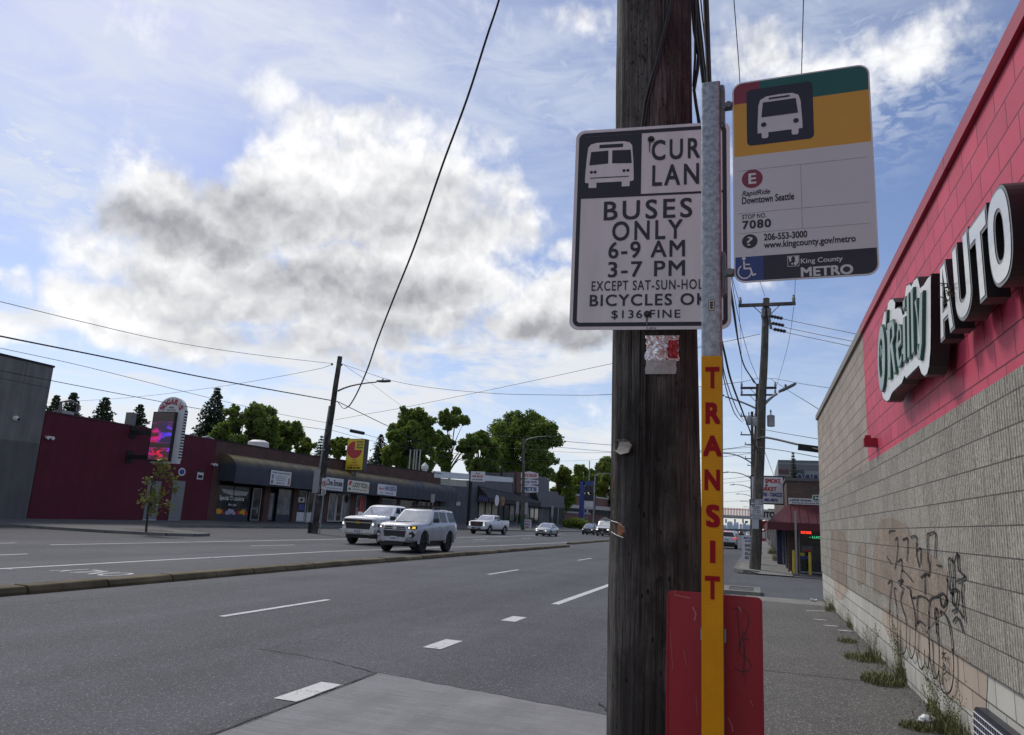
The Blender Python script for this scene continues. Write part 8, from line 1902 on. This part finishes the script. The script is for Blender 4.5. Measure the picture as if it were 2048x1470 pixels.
# weathered black canopy and lettered wall of the next shop
nx = thing('neighbour_shop', 'dark shop with a pale lettered board and white scrawls beyond the corner shop', 'building', (1.3, 62, 0))
mb = at_thing(nx, DARK); mb.bb(1.35, 61, 0, 12, 90, 3.3); mb.build('wall', nx)
mb = at_thing(nx, WSIGN); a, b = PY(*Z5(415, 690), 60.9), PY(*Z5(540, 620), 60.9); mb.bb(a.x, 60.6, a.z, b.x + .6, 60.95, b.z); o = mb.build('sign_board', nx)
mb = at_thing(nx, INK); mb.text('ITOS', (a.x + .02, a.z + .12, b.x - .12, b.z - .15), 60.59, 'y', .05); mb.build('lettering', o)
mb = at_thing(nx, M('red_banner_cloth', (.30, .012, .03), .6, var=.2)); a, b = PY(*Z5(390, 765), 60.5), PY(*Z5(450, 705), 60.5); mb.bb(a.x, 60.4, a.z, b.x, 60.5, b.z); mb.build('red_banner', nx)
mb = at_thing(nx, M('white_scrawl_paint', (.5, .5, .5), .7, var=.1))
for l in ([(470, 745), (455, 800), (470, 840), (450, 890)], [(490, 745), (480, 810), (470, 880)], [(500, 760), (492, 890)], [(462, 790), (490, 840)]):
 q = [PY(*Z5(*p), 60.9) for p in l]; mb.stroke([(p.x, p.z) for p in q], .07, 60.97)
mb.build('graffiti', nx)
# tall pale building behind
tb = thing('pale_building', 'tall pale grey building with painted lettering behind the brick corner shop', 'building', (6, 95, 0))
a, b = PY(*Z5(526, 232), 90), PY(*Z5(900, 232), 90)
mb = at_thing(tb, plaster('pale_grey_render', (.24, .255, .275), .1, .1)); mb.bb(a.x, 90, 0, b.x + 14, 110, a.z); mb.build('wall', tb)
mb = at_thing(tb, M('grey_metal_band', (.13, .14, .155), .6, var=.15)); c = PY(*Z5(600, 272), 90); mb.bb(a.x, 89.95, c.z - .5, b.x + 14, 90, c.z + .1); mb.bb(a.x, 89.97, a.z - .25, b.x + 14, 90, a.z + .02); mb.build('metal_band', tb)
mb = at_thing(tb, M('faded_maroon_paint', (.12, .05, .06), .7, var=.3)); p0, p1 = PY(*Z5(530, 338), 89.9), PY(*Z5(610, 306), 89.9); mb.bb(p0.x, 89.9, p0.z, p1.x, 89.96, p1.z); mb.use(M('faded_green_paint', (.05, .065, .06), .7, var=.3)); p0, p1 = PY(*Z5(660, 336), 89.9), PY(*Z5(724, 312), 89.9); mb.bb(p0.x, 89.9, p0.z, p1.x, 89.96, p1.z); mb.build('painted_band', tb)
mb = at_thing(tb, M('navy_band_paint', (.03, .04, .08), .7, var=.2), M('pale_scroll_paint', (.22, .25, .30), .7)); p0, p1 = PY(*Z5(668, 390), 89.8), PY(*Z5(1000, 352), 89.8); mb.bb(p0.x, 89.8, p0.z, p1.x, 89.9, p1.z); mb.use(mb.mats[1])
for k in range(9): x = p0.x + .35 + k * .85; zc_ = (p0.z + p1.z) / 2; mb.ring([(x + .36 * math.cos(q), zc_ + .5 * math.sin(q)) for q in np.linspace(0, 2 * PI, 14, endpoint=False)], [(x + .24 * math.cos(q), zc_ + .36 * math.sin(q)) for q in np.linspace(0, 2 * PI, 14, endpoint=False)], 89.78, 89.795)
mb.build('scroll_frieze', tb)
ft = conifer('conifer_tree', 'thin dark conifer standing before the pale grey building', (PY(*Z5(648, 390), 86).x, 86, 0), PY(*Z5(646, 160), 86).z, 1.1, 41, n_levels=22, group=None, zb=.3) if 'conifer' in globals() else None
# ------------------------------------------------------------------ near pole of the right-hand line
def pole_right(label, base, top, r0, r1, arms, mat=POLEWOOD):
 t = thing('utility_pole', label, 'utility pole', base); e = Vector(top) - Vector(base)
 mb = MB(mat); mb.tube([tuple(e * k / 14 + Vector((math.sin(k * 1.3) * .012, math.cos(k * 2.1) * .012, 0))) for k in range(15)], [r0 + (r1 - r0) * k / 14 for k in range(15)], 16); mb.build('shaft', t, smooth=50)
 for z, xa, xb, thick in arms:
  c = e * (z / e.z); mb = MB(mat); mb.bb(xa, -.28, z - thick / 2, xb, -.16, z + thick / 2)
  o = mb.build('crossarm', t)
  for s_, xe in ((-1, xa + .08), (1, xb - .08)):
   mb = MB(M('grey_porcelain', (.22, .23, .24), .3, var=.1)); mb.lathe([(.03, 0), (.075, .06), (.075, .2), (.05, .24), (.06, .3), (.02, .34)], 10, (xe, -.22, z + thick / 2)); mb.build('insulator', o)
  mb = MB(ALU); mb.tube([(xa * .45 + c.x * .55, -.20, z - .06), (c.x, -.1, z - .6)], .022, 5); mb.tube([(xb * .45 + c.x * .55, -.20, z - .06), (c.x, -.1, z - .6)], .022, 5); mb.build('brace', o)
 return t
RB = G(1510, 1138, WK); YR = RB.y; rt = PY(1533, 597, YR)
rel = lambda px, py, Y=YR: PY(px, py, Y) - RB
armz = rel(1533, 612).z
n1 = pole_right('tall grey utility pole at the kerb carrying a curb lane sign and one crossarm', tuple(RB), tuple(rt), .235, .14, [(armz, rel(1477, 612).x, rel(1591, 612).x, .14)])
mb = MB(DARKSTEEL)
for (x0, y0), (x1, y1) in (((1527, 622), (1528, 632)), ((1538, 622), (1538, 632))): a = rel(x0, y0); mb.lathe([(.07, -.35), (.09, -.3), (.09, .05), (.03, .12)], 8, (a.x, -.2, a.z))
mb.tube([tuple(rel(1524, 632) - Vector((0, .2, 0))), tuple(rel(1529, 655) - Vector((0, .15, 0)))], .06, 6); mb.tube([tuple(rel(1537, 632) - Vector((0, .2, 0))), tuple(rel(1542, 660) - Vector((0, .2, 0)))], .06, 6); mb.build('cutout', n1)
lamp_arm(n1, tuple(rel(1523, 815)), tuple(rel(1540, 795)), tuple(rel(1555, 787)), .85)
mb = MB(M('pale_transformer', (.26, .28, .30), .45, var=.12, scale=3)); a = rel(1537, 842); mb.lathe([(.14, -.24), (.16, -.22), (.16, .2), (.175, .22), (.12, .26), (.03, .28), (.03, .4), (.05, .42), (.02, .5)], 14, (a.x + .1, 0, a.z)); mb.build('transformer', n1, smooth=40)
def cl_sign(label, x0, y0, x1, y1, Y, parent_group=None):
 def fn(mb, w, h, t):
  mb.use(SIGNBLACK).ring(rrect(-w / 2 + .015, .015, w / 2 - .015, h - .015, .03), rrect(-w / 2 + .035, .035, w / 2 - .035, h - .035, .02), -.004, -.002); mb.flat([(-w / 2 + .03, .68 * h), (-.08 * w, .68 * h), (-.08 * w, h - .03), (-w / 2 + .03, h - .03)], -.005)
  bus_icon(mb, (-w / 2 + .06, .72 * h, -.12 * w, h - .06), WSIGN, SIGNBLACK, -.008, 'old')
  for s_, a0, b0, a1, b1 in (('CURB', .48, .84, .92, .93), ('LANE', .48, .72, .92, .81), ('BUSES', .2, .58, .8, .66), ('ONLY', .26, .48, .74, .56), ('6-9 AM', .22, .38, .78, .46), ('3-7 PM', .22, .29, .78, .36), ('EXCEPT SAT-SUN-HOL', .1, .21, .9, .26), ('BICYCLES OK', .1, .13, .9, .19), ('$136 FINE', .25, .06, .75, .11)): bt(mb, INK, s_, w, h, a0, b0, a1, b1, .02)
 return rboard('traffic_sign', label, 'road sign', x0, y0, x1, y1, Y, WSIGN, fn, Z5, .01)
cl_sign('smaller white CURB LANE sign on the tall pole beyond the driveway', 305, 535, 415, 692, YR - .32)
def nofn(mb, w, h, t): pass
rboard('notice_board', 'blank pale panel fixed to the tall pole below the smaller curb lane sign', 'sign', 326, 692, 378, 765, YR - .30, M('pale_grey_panel', (.42, .43, .46), .5, var=.1, scale=3), nofn, Z5, .01)
# second pole behind, leaning beside the first
YP2 = 52.0; b2 = PY(1504, 1112, YP2); t2 = PY(1517, 768, YP2)
r2 = lambda px, py, Y=YP2: PY(px, py, Y) - Vector((b2.x, YP2, WK))
n2 = pole_right('second utility pole along the kerb with two crossarms and transformers', (b2.x, YP2, WK), tuple(t2), .21, .15, [(r2(1517, 777).z, r2(1481, 777).x, r2(1553, 777).x, .15), (r2(1517, 791).z, r2(1481, 791).x, r2(1553, 791).x, .11)], OLDWOOD)
lamp_arm(n2, tuple(r2(1518, 820)), tuple(r2(1490, 805)), tuple(r2(1450, 793)), .8)
for px in (1498, 1510): mb = MB(M('pale_transformer')); a = r2(px, 842 if px < 1500 else 845); mb.lathe([(.18, -.3), (.2, -.27), (.2, .25), (.14, .32), (.04, .35), (.04, .5), (.02, .58)], 12, (a.x, -.3, a.z)); mb.build('transformer', n2, smooth=40)
# poles and lamps further along
far = []
for k, (Y, ht) in enumerate(((78, 13.5), (104, 13.5), (132, 13.0), (165, 13), (205, 13), (250, 13))):
 t = thing('utility_pole', 'distant utility pole in the row behind the near right pole, %s from the front' % ('third', 'fourth', 'fifth', 'sixth', 'seventh', 'eighth')[k], 'utility pole', (-.45, Y, WK), 0, 'distant poles on the right kerb'); mb = MB(OLDWOOD); mb.tube([(0, 0, 0), (.05, 0, ht)], [.2, .13], 8); mb.build('shaft', t)
 for z in (ht - .5, ht - 2.4): mb = MB(OLDWOOD); mb.bb(-1.1, -.2, z - .06, 1.1, -.1, z + .06); o = mb.build('crossarm', t); mb = MB(ALU); mb.lathe([(.05, .06), (.06, .3), (.02, .35)], 6, (-1.0, -.15, z)); mb.lathe([(.05, .06), (.06, .3), (.02, .35)], 6, (1.0, -.15, z)); mb.build('insulator', o)
 lamp_arm(t, (0, 0, 8.2), (-1.3, 0, 9.3), (-3.0, 0, 9.2), .9)
# sandwich board on the kerb bulb
def b2f(mb, w, h): 
 mb.use(BLUEINK).text('BUY NOW', (-.38 * w, .86 * h, .38 * w, .94 * h), -.03, 'y', .05); mb.text('& SAVE', (-.3 * w, .75 * h, .3 * w, .82 * h), -.03, 'y', .05); mb.use(INK)
 for k, s_ in enumerate(('SMOKE', 'VAPE', 'GLASS', '$5 UP')): mb.text(s_, (-.32 * w, (.55 - k * .16) * h, .32 * w, (.66 - k * .16) * h), -.03, 'y', .03)
p = G(1496, 1126, WK); sandwich('sandwich_board', 'tall white sandwich board leaning behind the tall kerb pole', (p.x + .1, p.y, WK + .1), .75, 1.25, b2f)
# pedestrian bridge over the street
YBR = 226.
br = thing('footbridge', 'footbridge with red picket railings crossing the street', 'bridge', (-14, YBR, 0)); zd = PY(1470, 1036, YBR).z
mb = at_thing(br, M('pale_bridge_concrete', (.30, .30, .30), .8, var=.15, scale=.5)); mb.bb(-42, YBR, zd - .1, 4.5, YBR + 3, zd + .75); mb.bb(3.2, YBR, 0, 4.5, YBR + 3, zd - .1); mb.bb(-41, YBR, 0, -39.5, YBR + 3, zd - .1); mb.build('deck', br)
mb = at_thing(br, M('red_railing_paint', (.45, .02, .03), .5, var=.1)); zr0, zr1 = zd + .75, PY(1470, 1016, YBR).z
for k in range(110): x = -42 + k * .425; mb.bb(x - .11, YBR + .02, zr0, x + .11, YBR + .16, zr1)
mb.bb(-42, YBR + .03, zr1 - .5, 4.5, YBR + .14, zr1 - .35); mb.build('railing', br)
# traffic signals beyond
TS = M('signal_housing', (.02, .022, .02), .5)
tsg = thing('traffic_signal', 'span wire with hanging traffic signals beyond the footbridge', 'traffic light', (-8, 285, 0))
mb = at_thing(tsg, DARKSTEEL); z_ = PY(1475, 1037, 285).z; mb.tube(sag((-30, 285, z_ + .8), (6, 285, z_ + .8), .4), .05, 5); mb.tube([(-30, 285, 0), (-30, 285, z_ + 2)], .2, 8); mb.tube([(6, 285, 0), (6, 285, z_ + 2)], .2, 8); mb.build('span_wire', tsg)
for px in (1452, 1470, 1486): 
 p = PY(px, 1042, 284.5); mb = at_thing(tsg, TS); mb.bb(p.x - .25, 284.3, p.z - .7, p.x + .25, 284.7, p.z + .7); mb.build('signal_head', tsg)
p = PY(1493, 1044, 284.5); mb = at_thing(tsg, GRNS); mb.bb(p.x - .5, 284.4, p.z - .4, p.x + .5, 284.5, p.z + .4); mb.build('sign_plate', tsg)
# red and white standing item by the far shop
p = G(1524, 1082, WK); t = thing('vending_cabinet', 'red and white upright cabinet far along the right pavement', 'cabinet', (p.x + .3, p.y, WK)); mb = MB(M('red_cabinet', (.40, .03, .03), .5, var=.1)); mb.bb(-.35, -.3, 0, .35, .3, 1.9); mb.build('cabinet', t); mb = MB(WHITEP); mb.bb(-.25, -.32, .5, .25, -.30, 1.6); mb.build('front_panel', t)
# distant town: low street buildings, then the downtown towers
LOW = [plaster('distant_grey_wall', (.20, .205, .215), .1, .1), plaster('distant_tan_wall', (.25, .22, .19), .1, .1), plaster('distant_white_wall', (.42, .43, .44), .1, .1)]
rr_ = random.Random(9)
labs = ['low grey shop block far along the right side', 'low tan shop block far along the right side', 'low white shop block far along the right side', 'second low grey block far along the right side']
for k, (Y, x0, x1, h) in enumerate(((95, 1.6, 12, 4.2), (120, 1.5, 14, 5.2), (160, 1.5, 16, 6), (250, 2.5, 18, 7))):
 t = thing('commercial_building', labs[k], 'building', (x0, Y, 0)); mb = MB(LOW[k % 3]); mb.bb(0, 0, 0, x1 - x0, 22, h); mb.build('wall', t); mb = MB(DARK)
 for j in range(5): mb.bb(-.03, 1 + j * 4, .6, .0, 4 + j * 4, 2.6)
 mb.build('window_band', t)
for k, (Y, x0, x1, h, l_) in enumerate(((300, -52, -37, 7, 'low white block far along the left side'), (360, -60, -37, 9, 'low grey block farthest along the left side'))):
 t = thing('commercial_building', l_, 'building', (x0, Y, 0)); mb = MB(LOW[(k + 2) % 3]); mb.bb(0, 0, 0, x1 - x0, 30, h); mb.build('wall', t); mb = MB(DARK); mb.bb(x1 - x0, 2, 1, x1 - x0 + .05, 28, 3); mb.build('window_band', t)
TW = M('tower_haze_blue', (.40, .48, .60), .4, var=.2, scale=.02, space='World')  # distance haze is put into the pale blue colour of the towers
names = ['widest', 'tallest', 'low left', 'slim', 'stepped', 'pale', 'low right', 'broad right', 'far right']
for k, (px0, px1, pt) in enumerate(((1454, 1465, 1043), (1467, 1472, 1046), (1472, 1477, 1044.5), (1479, 1484, 1048), (1485, 1493, 1046), (1493, 1500, 1049), (1500, 1507, 1050), (1444, 1453, 1050), (1461, 1468, 1051))):
 Y = 6500 + 150 * k; a = PY(px0, 1055, Y); b = PY(px1, 1055, Y); z = PY((px0 + px1) / 2, pt, Y).z
 t = thing('tower_block', 'hazy downtown tower on the horizon, the %s one of the cluster' % names[k], 'skyscraper', (a.x, Y, 0), 0, 'downtown skyline'); mb = MB(TW); w = b.x - a.x; mb.bb(0, 0, -50, w, 80, z * .86); mb.bb(w * .12, 5, z * .86, w * .88, 70, z); mb.build('facade', t)
hl = MB(M('distant_wooded_hill', (.09, .115, .12), .9, var=.3, scale=.01, space='World'))
pts = [(-3200 + 6400 * k / 60, 5200, 6 + 7 * math.sin(k * .5) + 4 * math.sin(k * 1.3 + 1)) for k in range(61)]
for a, b in zip(pts[:-1], pts[1:]): hl.quad((a[0], 5200, -60), (b[0], 5200, -60), b, a); hl.quad(a, b, (b[0], 6200, -60), (a[0], 6200, -60))
hl.build('hills', kind='structure')
# ------------------------------------------------------------------ overhead lines
WIRE = M('overhead_wire', (.016, .016, .018), .6, var=0)
def wire(label, a, b, s, r, name='overhead_wire', cat='wire', group='overhead lines', n=18):
 mb = MB(WIRE); o = Vector(a); mb.tube([tuple(Vector(p) - o) for p in sag(a, b, s, n)], r, 5)
 return mb.build(name, None, smooth=80, loc=tuple(o), label=label, cat=cat, group=group)
def bez(label, pts, r, **k):
 """line through surveyed points (smoothed)"""
 P_ = [Vector(p) for p in pts]; o = P_[0]; out = []; n = len(P_)
 tg = [(P_[min(i + 1, n - 1)] - P_[max(i - 1, 0)]).normalized() for i in range(n)]
 for i in range(n - 1):
  a, b = P_[i], P_[i + 1]; L_ = (b - a).length
  for j in range(6): t = j / 6; out.append((2 * t ** 3 - 3 * t * t + 1) * a + (t ** 3 - 2 * t * t + t) * L_ * tg[i] + (3 * t * t - 2 * t ** 3) * b + (t ** 3 - t * t) * L_ * tg[i + 1])
 out.append(P_[-1]); mb = MB(WIRE); mb.tube([tuple(p - o) for p in out], r if not isinstance(r, tuple) else [r[0] + (r[1] - r[0]) * k / (len(out) - 1) for k in range(len(out))], 5)
 return mb.build('overhead_wire', None, smooth=80, loc=tuple(o), label=label, cat='wire', group='overhead lines')
YL = YB
L1 = lambda px, py: PY(px, py, YL)
# service drop from the foreground pole across the street to the leaning lamp pole
def drop():
 pp = [(998, 0), (975, 70), (935, 195), (885, 330), (830, 490), (790, 590), (755, 680), (735, 738), (712, 790), (698, 812)]
 A = Vector((PXc, 2.92, 0)); d = Vector((PB.x - PXc, YL - 2.92, 0)); n = Vector((d.y, -d.x, 0)).normalized()
 L_ = [PN(*p, A, n) for p in pp]; q = L_[0] + (L_[0] - L_[2]) * ((L_[0].y - 2.8) / (L_[2].y - L_[0].y)); q.x = PXc - .12; q.y = 2.92
 return [q] + L_ + [L1(684, 815), L1(676, 805)]
bez('black service cable crossing the street from the foreground pole to the leaning lamp pole', drop(), (.009, .024))
XL = -28.2
def LFT(px, py): p = PX(px, py, XL); return Vector((XL - .3, -45, p.z + .6))
def GO(a, b, k): return b + (b - a) * k
bez('thick black cable along the shops, left of the leaning lamp pole', [LFT(-40, 663), PX(-40, 663, XL), PX(0, 672, XL), PX(200, 712, XL), PX(420, 757, XL), L1(675, 803)], .035)
bez('thick black cable sloping from the leaning lamp pole down to the grey lamp pole', [L1(675, 803), PY(784, 856, 60), PY(880, 900, 78), PY(1044, 929, 104)], .03)
bez('thick black cable beyond the grey lamp pole', [PY(1044, 929, 104), PY(1110, 965, 120), PY(1187, 985, 139)], .03)
bez('topmost thin line reaching the leaning lamp pole from the left', [LFT(-40, 594), PX(-40, 594, XL), PX(0, 603, XL), PX(150, 640, XL), PX(330, 681, XL), PX(500, 708, XL), L1(664, 727)], .014)
bez('thin line from the pole top crossing toward the right', [L1(684, 728), PY(800, 765, 43), PY(960, 785, 41), PY(1120, 790, 38), PY(1232, 788, 36), PY(1450, 768, 40), PY(1513, 757, 50)], .014)
bez('thin line slanting low left from the pole top behind the shops', [L1(664, 729), PY(640, 737, 46), PY(520, 760, 50), PY(420, 776, 54), PY(260, 795, 60), PY(100, 805, 66), GO(PY(260, 795, 60), PY(100, 805, 66), 2)], .016)
bez('second thin line along the maroon wall', [LFT(-40, 688), PX(-40, 688, XL), PX(0, 696, XL), PX(170, 733, XL), PX(400, 791, XL), PX(560, 828, XL), L1(668, 848)], .012)
bez('line with a splice box right of the leaning lamp pole', [L1(670, 851), PY(705, 860, 48), PY(728, 868, 52), PY(820, 893, 62), PY(900, 915, 76), PY(1043, 950, 104)], .016)
mb = MB(DARK); a = PY(702, 861.5, 48.5); b = PY(727, 866.5, 50.5); mb.tube([(0, 0, 0), tuple(b - a)], .13, 8); mb.build('splice_box', None, smooth=60, loc=tuple(a), label='black cable splice box hanging on the line by the leaning lamp pole', cat='cable box')
bez('low line along the maroon wall passing before the club sign', [LFT(-40, 733), PX(-40, 733, XL), PX(0, 741, XL), PX(200, 780, XL), PX(411, 820, XL), PX(560, 846, XL), L1(655, 860)], .016)
bez('low line continuing from the leaning lamp pole behind the pizza sign', [L1(662, 860), PY(737, 880, 54), PY(850, 905, 70), PY(1043, 945, 104)], .014)
bez('line climbing from the leaning lamp pole to an insulator and on to the right', [L1(670, 840), PY(740, 827, 44), PY(797, 817, 43), PY(964, 783, 40), PY(1110, 752, 37), PY(1230, 726, 34), PY(1420, 690, 33), PY(1520, 668, YR)], .012)
bez('thin diagonal line from the pole top toward the trees', [L1(688, 730), PY(745, 769, 55), PY(803, 812, 70)], .012)
bez('distant level line crossing the street before the far trees', [PY(930, 892, 108), PY(1048, 898, 105), PY(1150, 905, 90), PY(1240, 905, 80), PY(1520, 905, 60)], .018)
bez('thin distant line running right from the grey lamp pole', [PY(1050, 920, 104), PY(1130, 922, 100), PY(1240, 916, 90), PY(1520, 893, 60)], .014)
# right-hand line: spans from the foreground pole to the tall kerb pole
Gz = lambda l: [G(*p) for p in l]
bez('primary line from above to the left end of the crossarm', [Vector((-.25, 2.7, 12.35))] + Gz([(1462, -80, 12.1), (1468, 0, 12.0), (1479, 150, 11.9), (1488, 330, 12.0), (1500, 500, 12.35)]) + [PY(1530, 592, YR - .2)], .010)
bez('primary line from above to the right end of the crossarm', [Vector((.75, 2.7, 12.35))] + Gz([(1609, -80, 12.1), (1607, 0, 12.0), (1603, 150, 11.9), (1598, 350, 11.9), (1592, 520, 12.2)]) + [PY(1589, 606, YR - .2)], .010)
bez('primary line on the street side of the tall kerb pole', [Vector((-1.3, 2.7, 12.3))] + Gz([(1384, -60, 12.1), (1396, 60, 12.0), (1415, 200, 11.9), (1440, 400, 11.9), (1466, 560, 12.2)]) + [PY(1479, 606, YR - .2)], .012)
bez('twisted black cable bundle running down the street beside the yellow strip', [Vector((PXc + .1, 2.9, 8.6))] + Gz([(1386, -60, 8.1), (1400, 100, 7.9), (1416, 240, 7.7), (1440, 450, 7.6), (1462, 590, 7.7), (1478, 690, 8.0), (1490, 735, 8.2)]) + [PY(1512, 768, YR - .2)], .028)
bez('black cable just above the twisted bundle', [Vector((PXc + .1, 2.9, 8.8))] + Gz([(1392, -60, 8.3), (1406, 100, 8.1), (1424, 260, 7.9), (1448, 480, 7.8), (1466, 600, 7.9), (1486, 725, 8.3)]) + [PY(1508, 766, YR - .2)], .016)
bez('thin grey line beside the cable bundle', [Vector((PXc + .1, 2.9, 9.0))] + Gz([(1398, -60, 8.5), (1412, 100, 8.3), (1432, 280, 8.1), (1456, 500, 8.0), (1474, 620, 8.1), (1500, 720, 8.5)]) + [PY(1516, 758, YR - .2)], .010)
bez('thick low cable curving to the poles behind the yellow strip', [Vector((PXc + .12, 2.95, 6.1))] + Gz([(1440, 660, 5.6), (1449, 705, 5.45), (1462, 760, 5.35), (1484, 820, 5.3), (1500, 862, 5.3)]) + [PY(1516, 905, YR - .2)], .026)
bez('low sagging line left of the poles', [Vector((PXc + .12, 2.95, 5.9))] + Gz([(1446, 730, 5.3), (1458, 778, 5.1), (1474, 820, 5.1)]) + [PY(1488, 842, 48)], .013)
bez('lowest sagging line left of the poles', [Vector((PXc + .12, 2.95, 5.7))] + Gz([(1446, 745, 5.1), (1456, 790, 4.9), (1470, 828, 4.9)]) + [PY(1486, 845, 50)], .013)
for k, (a, b, c, lab) in enumerate((((1540, 632), (1585, 642), (1752, 676), 'upper'), ((1541, 646), (1580, 657), (1752, 692), 'middle'), ((1543, 658), (1586, 668), (1752, 703), 'lower'))):
 bez('%s of three insulated lines running right from the tall kerb pole over the wall' % lab, [PY(*a, YR - .2), PY(*b, YR - 1), PY(*c, YR - 6), GO(PY(*b, YR - 1), PY(*c, YR - 6), 4)], .012)
 for j in range(4):
  p = PY(a[0] + 4 + j * 6 + 4 * k * .4, a[1] + (4 + j * 6) * .2, YR - .3); mb = MB(M('brown_porcelain', (.05, .04, .04), .3, var=.1)); mb.lathe([(.02, -.09), (.085, -.02), (.085, .02), (.02, .09)], 8, (0, 0, 0), 'x'); mb.build('insulator', None, loc=tuple(p), label='dark insulator disc on the %s of the three lines, %s from the pole' % (lab, ('first', 'second', 'third', 'fourth')[j]), cat='insulator', group='insulators on the three lines')
bez('line from the second pole running right to the top of the block wall', [PY(1513, 758, 52), PY(1545, 757, 48), PY(1600, 767, 42), PY(1700, 782, 34), GO(PY(1600, 767, 42), PY(1700, 782, 34), 2)], .014)
bez('guy line from the second pole down to the corner of the block wall', [PY(1541, 757, 50), PY(1580, 783, 40), PY(1640, 820, 27), PY(1700, 860, 26)], .014)
bez('bundled cable with a black box running right below the tall pole', [PY(1512, 879, YR), PY(1530, 875, YR - 1), PY(1590, 888, YR - 3), PY(1640, 900, YR - 5), PY(1720, 915, YR - 9), GO(PY(1640, 900, YR - 5), PY(1720, 915, YR - 9), 5)], .045)
mb = MB(DARK); a = PY(1622, 897, YR - 4.2); mb.box((0, 0, 0), (.9, .25, .22), ry=.12); mb.build('splice_box', None, loc=tuple(a), label='black cable box on the bundled cable by the block wall end', cat='cable box')
bez('upper level line right of the tall pole', [PY(1516, 857, YR), PY(1565, 866, YR - 2), PY(1720, 892, YR - 9), GO(PY(1565, 866, YR - 2), PY(1720, 892, YR - 9), 3)], .012)
bez('lower slack line right of the tall pole', [PY(1514, 894, YR), PY(1570, 902, YR - 2), PY(1640, 915, YR - 5), PY(1720, 925, YR - 8), GO(PY(1640, 915, YR - 5), PY(1720, 925, YR - 8), 5)], .014)
bez('steep guy line right of the tall pole', [PY(1524, 890, YR), PY(1536, 920, YR + 6), PY(1549, 955, YR + 14)], .012)
for k, (y0, y1) in enumerate(((898, 889), (913, 905), (958, 951), (966, 960), (986, 980), (1003, 1000))):
 bez('distant level wire crossing the street, %s from the top' % ('first', 'second', 'third', 'fourth', 'fifth', 'sixth')[k], [Vector((-34, 90 + 22 * k, PY(1380, y0 + 3, 90 + 22 * k).z + 1.5)), PY(1380, y0 + 3, 90 + 22 * k), PY(1450, y0, 90 + 22 * k), PY(1512, y1, 90 + 22 * k)], .03)
bez('long line between the two right poles', [PY(1478, 612, YR - .2), PY(1482, 690, 44), PY(1484, 772, 51.7)], .010)
bez('long line from the right crossarm end to the second pole', [PY(1588, 612, YR - .2), PY(1576, 690, 42), PY(1553, 772, 51.7)], .010)
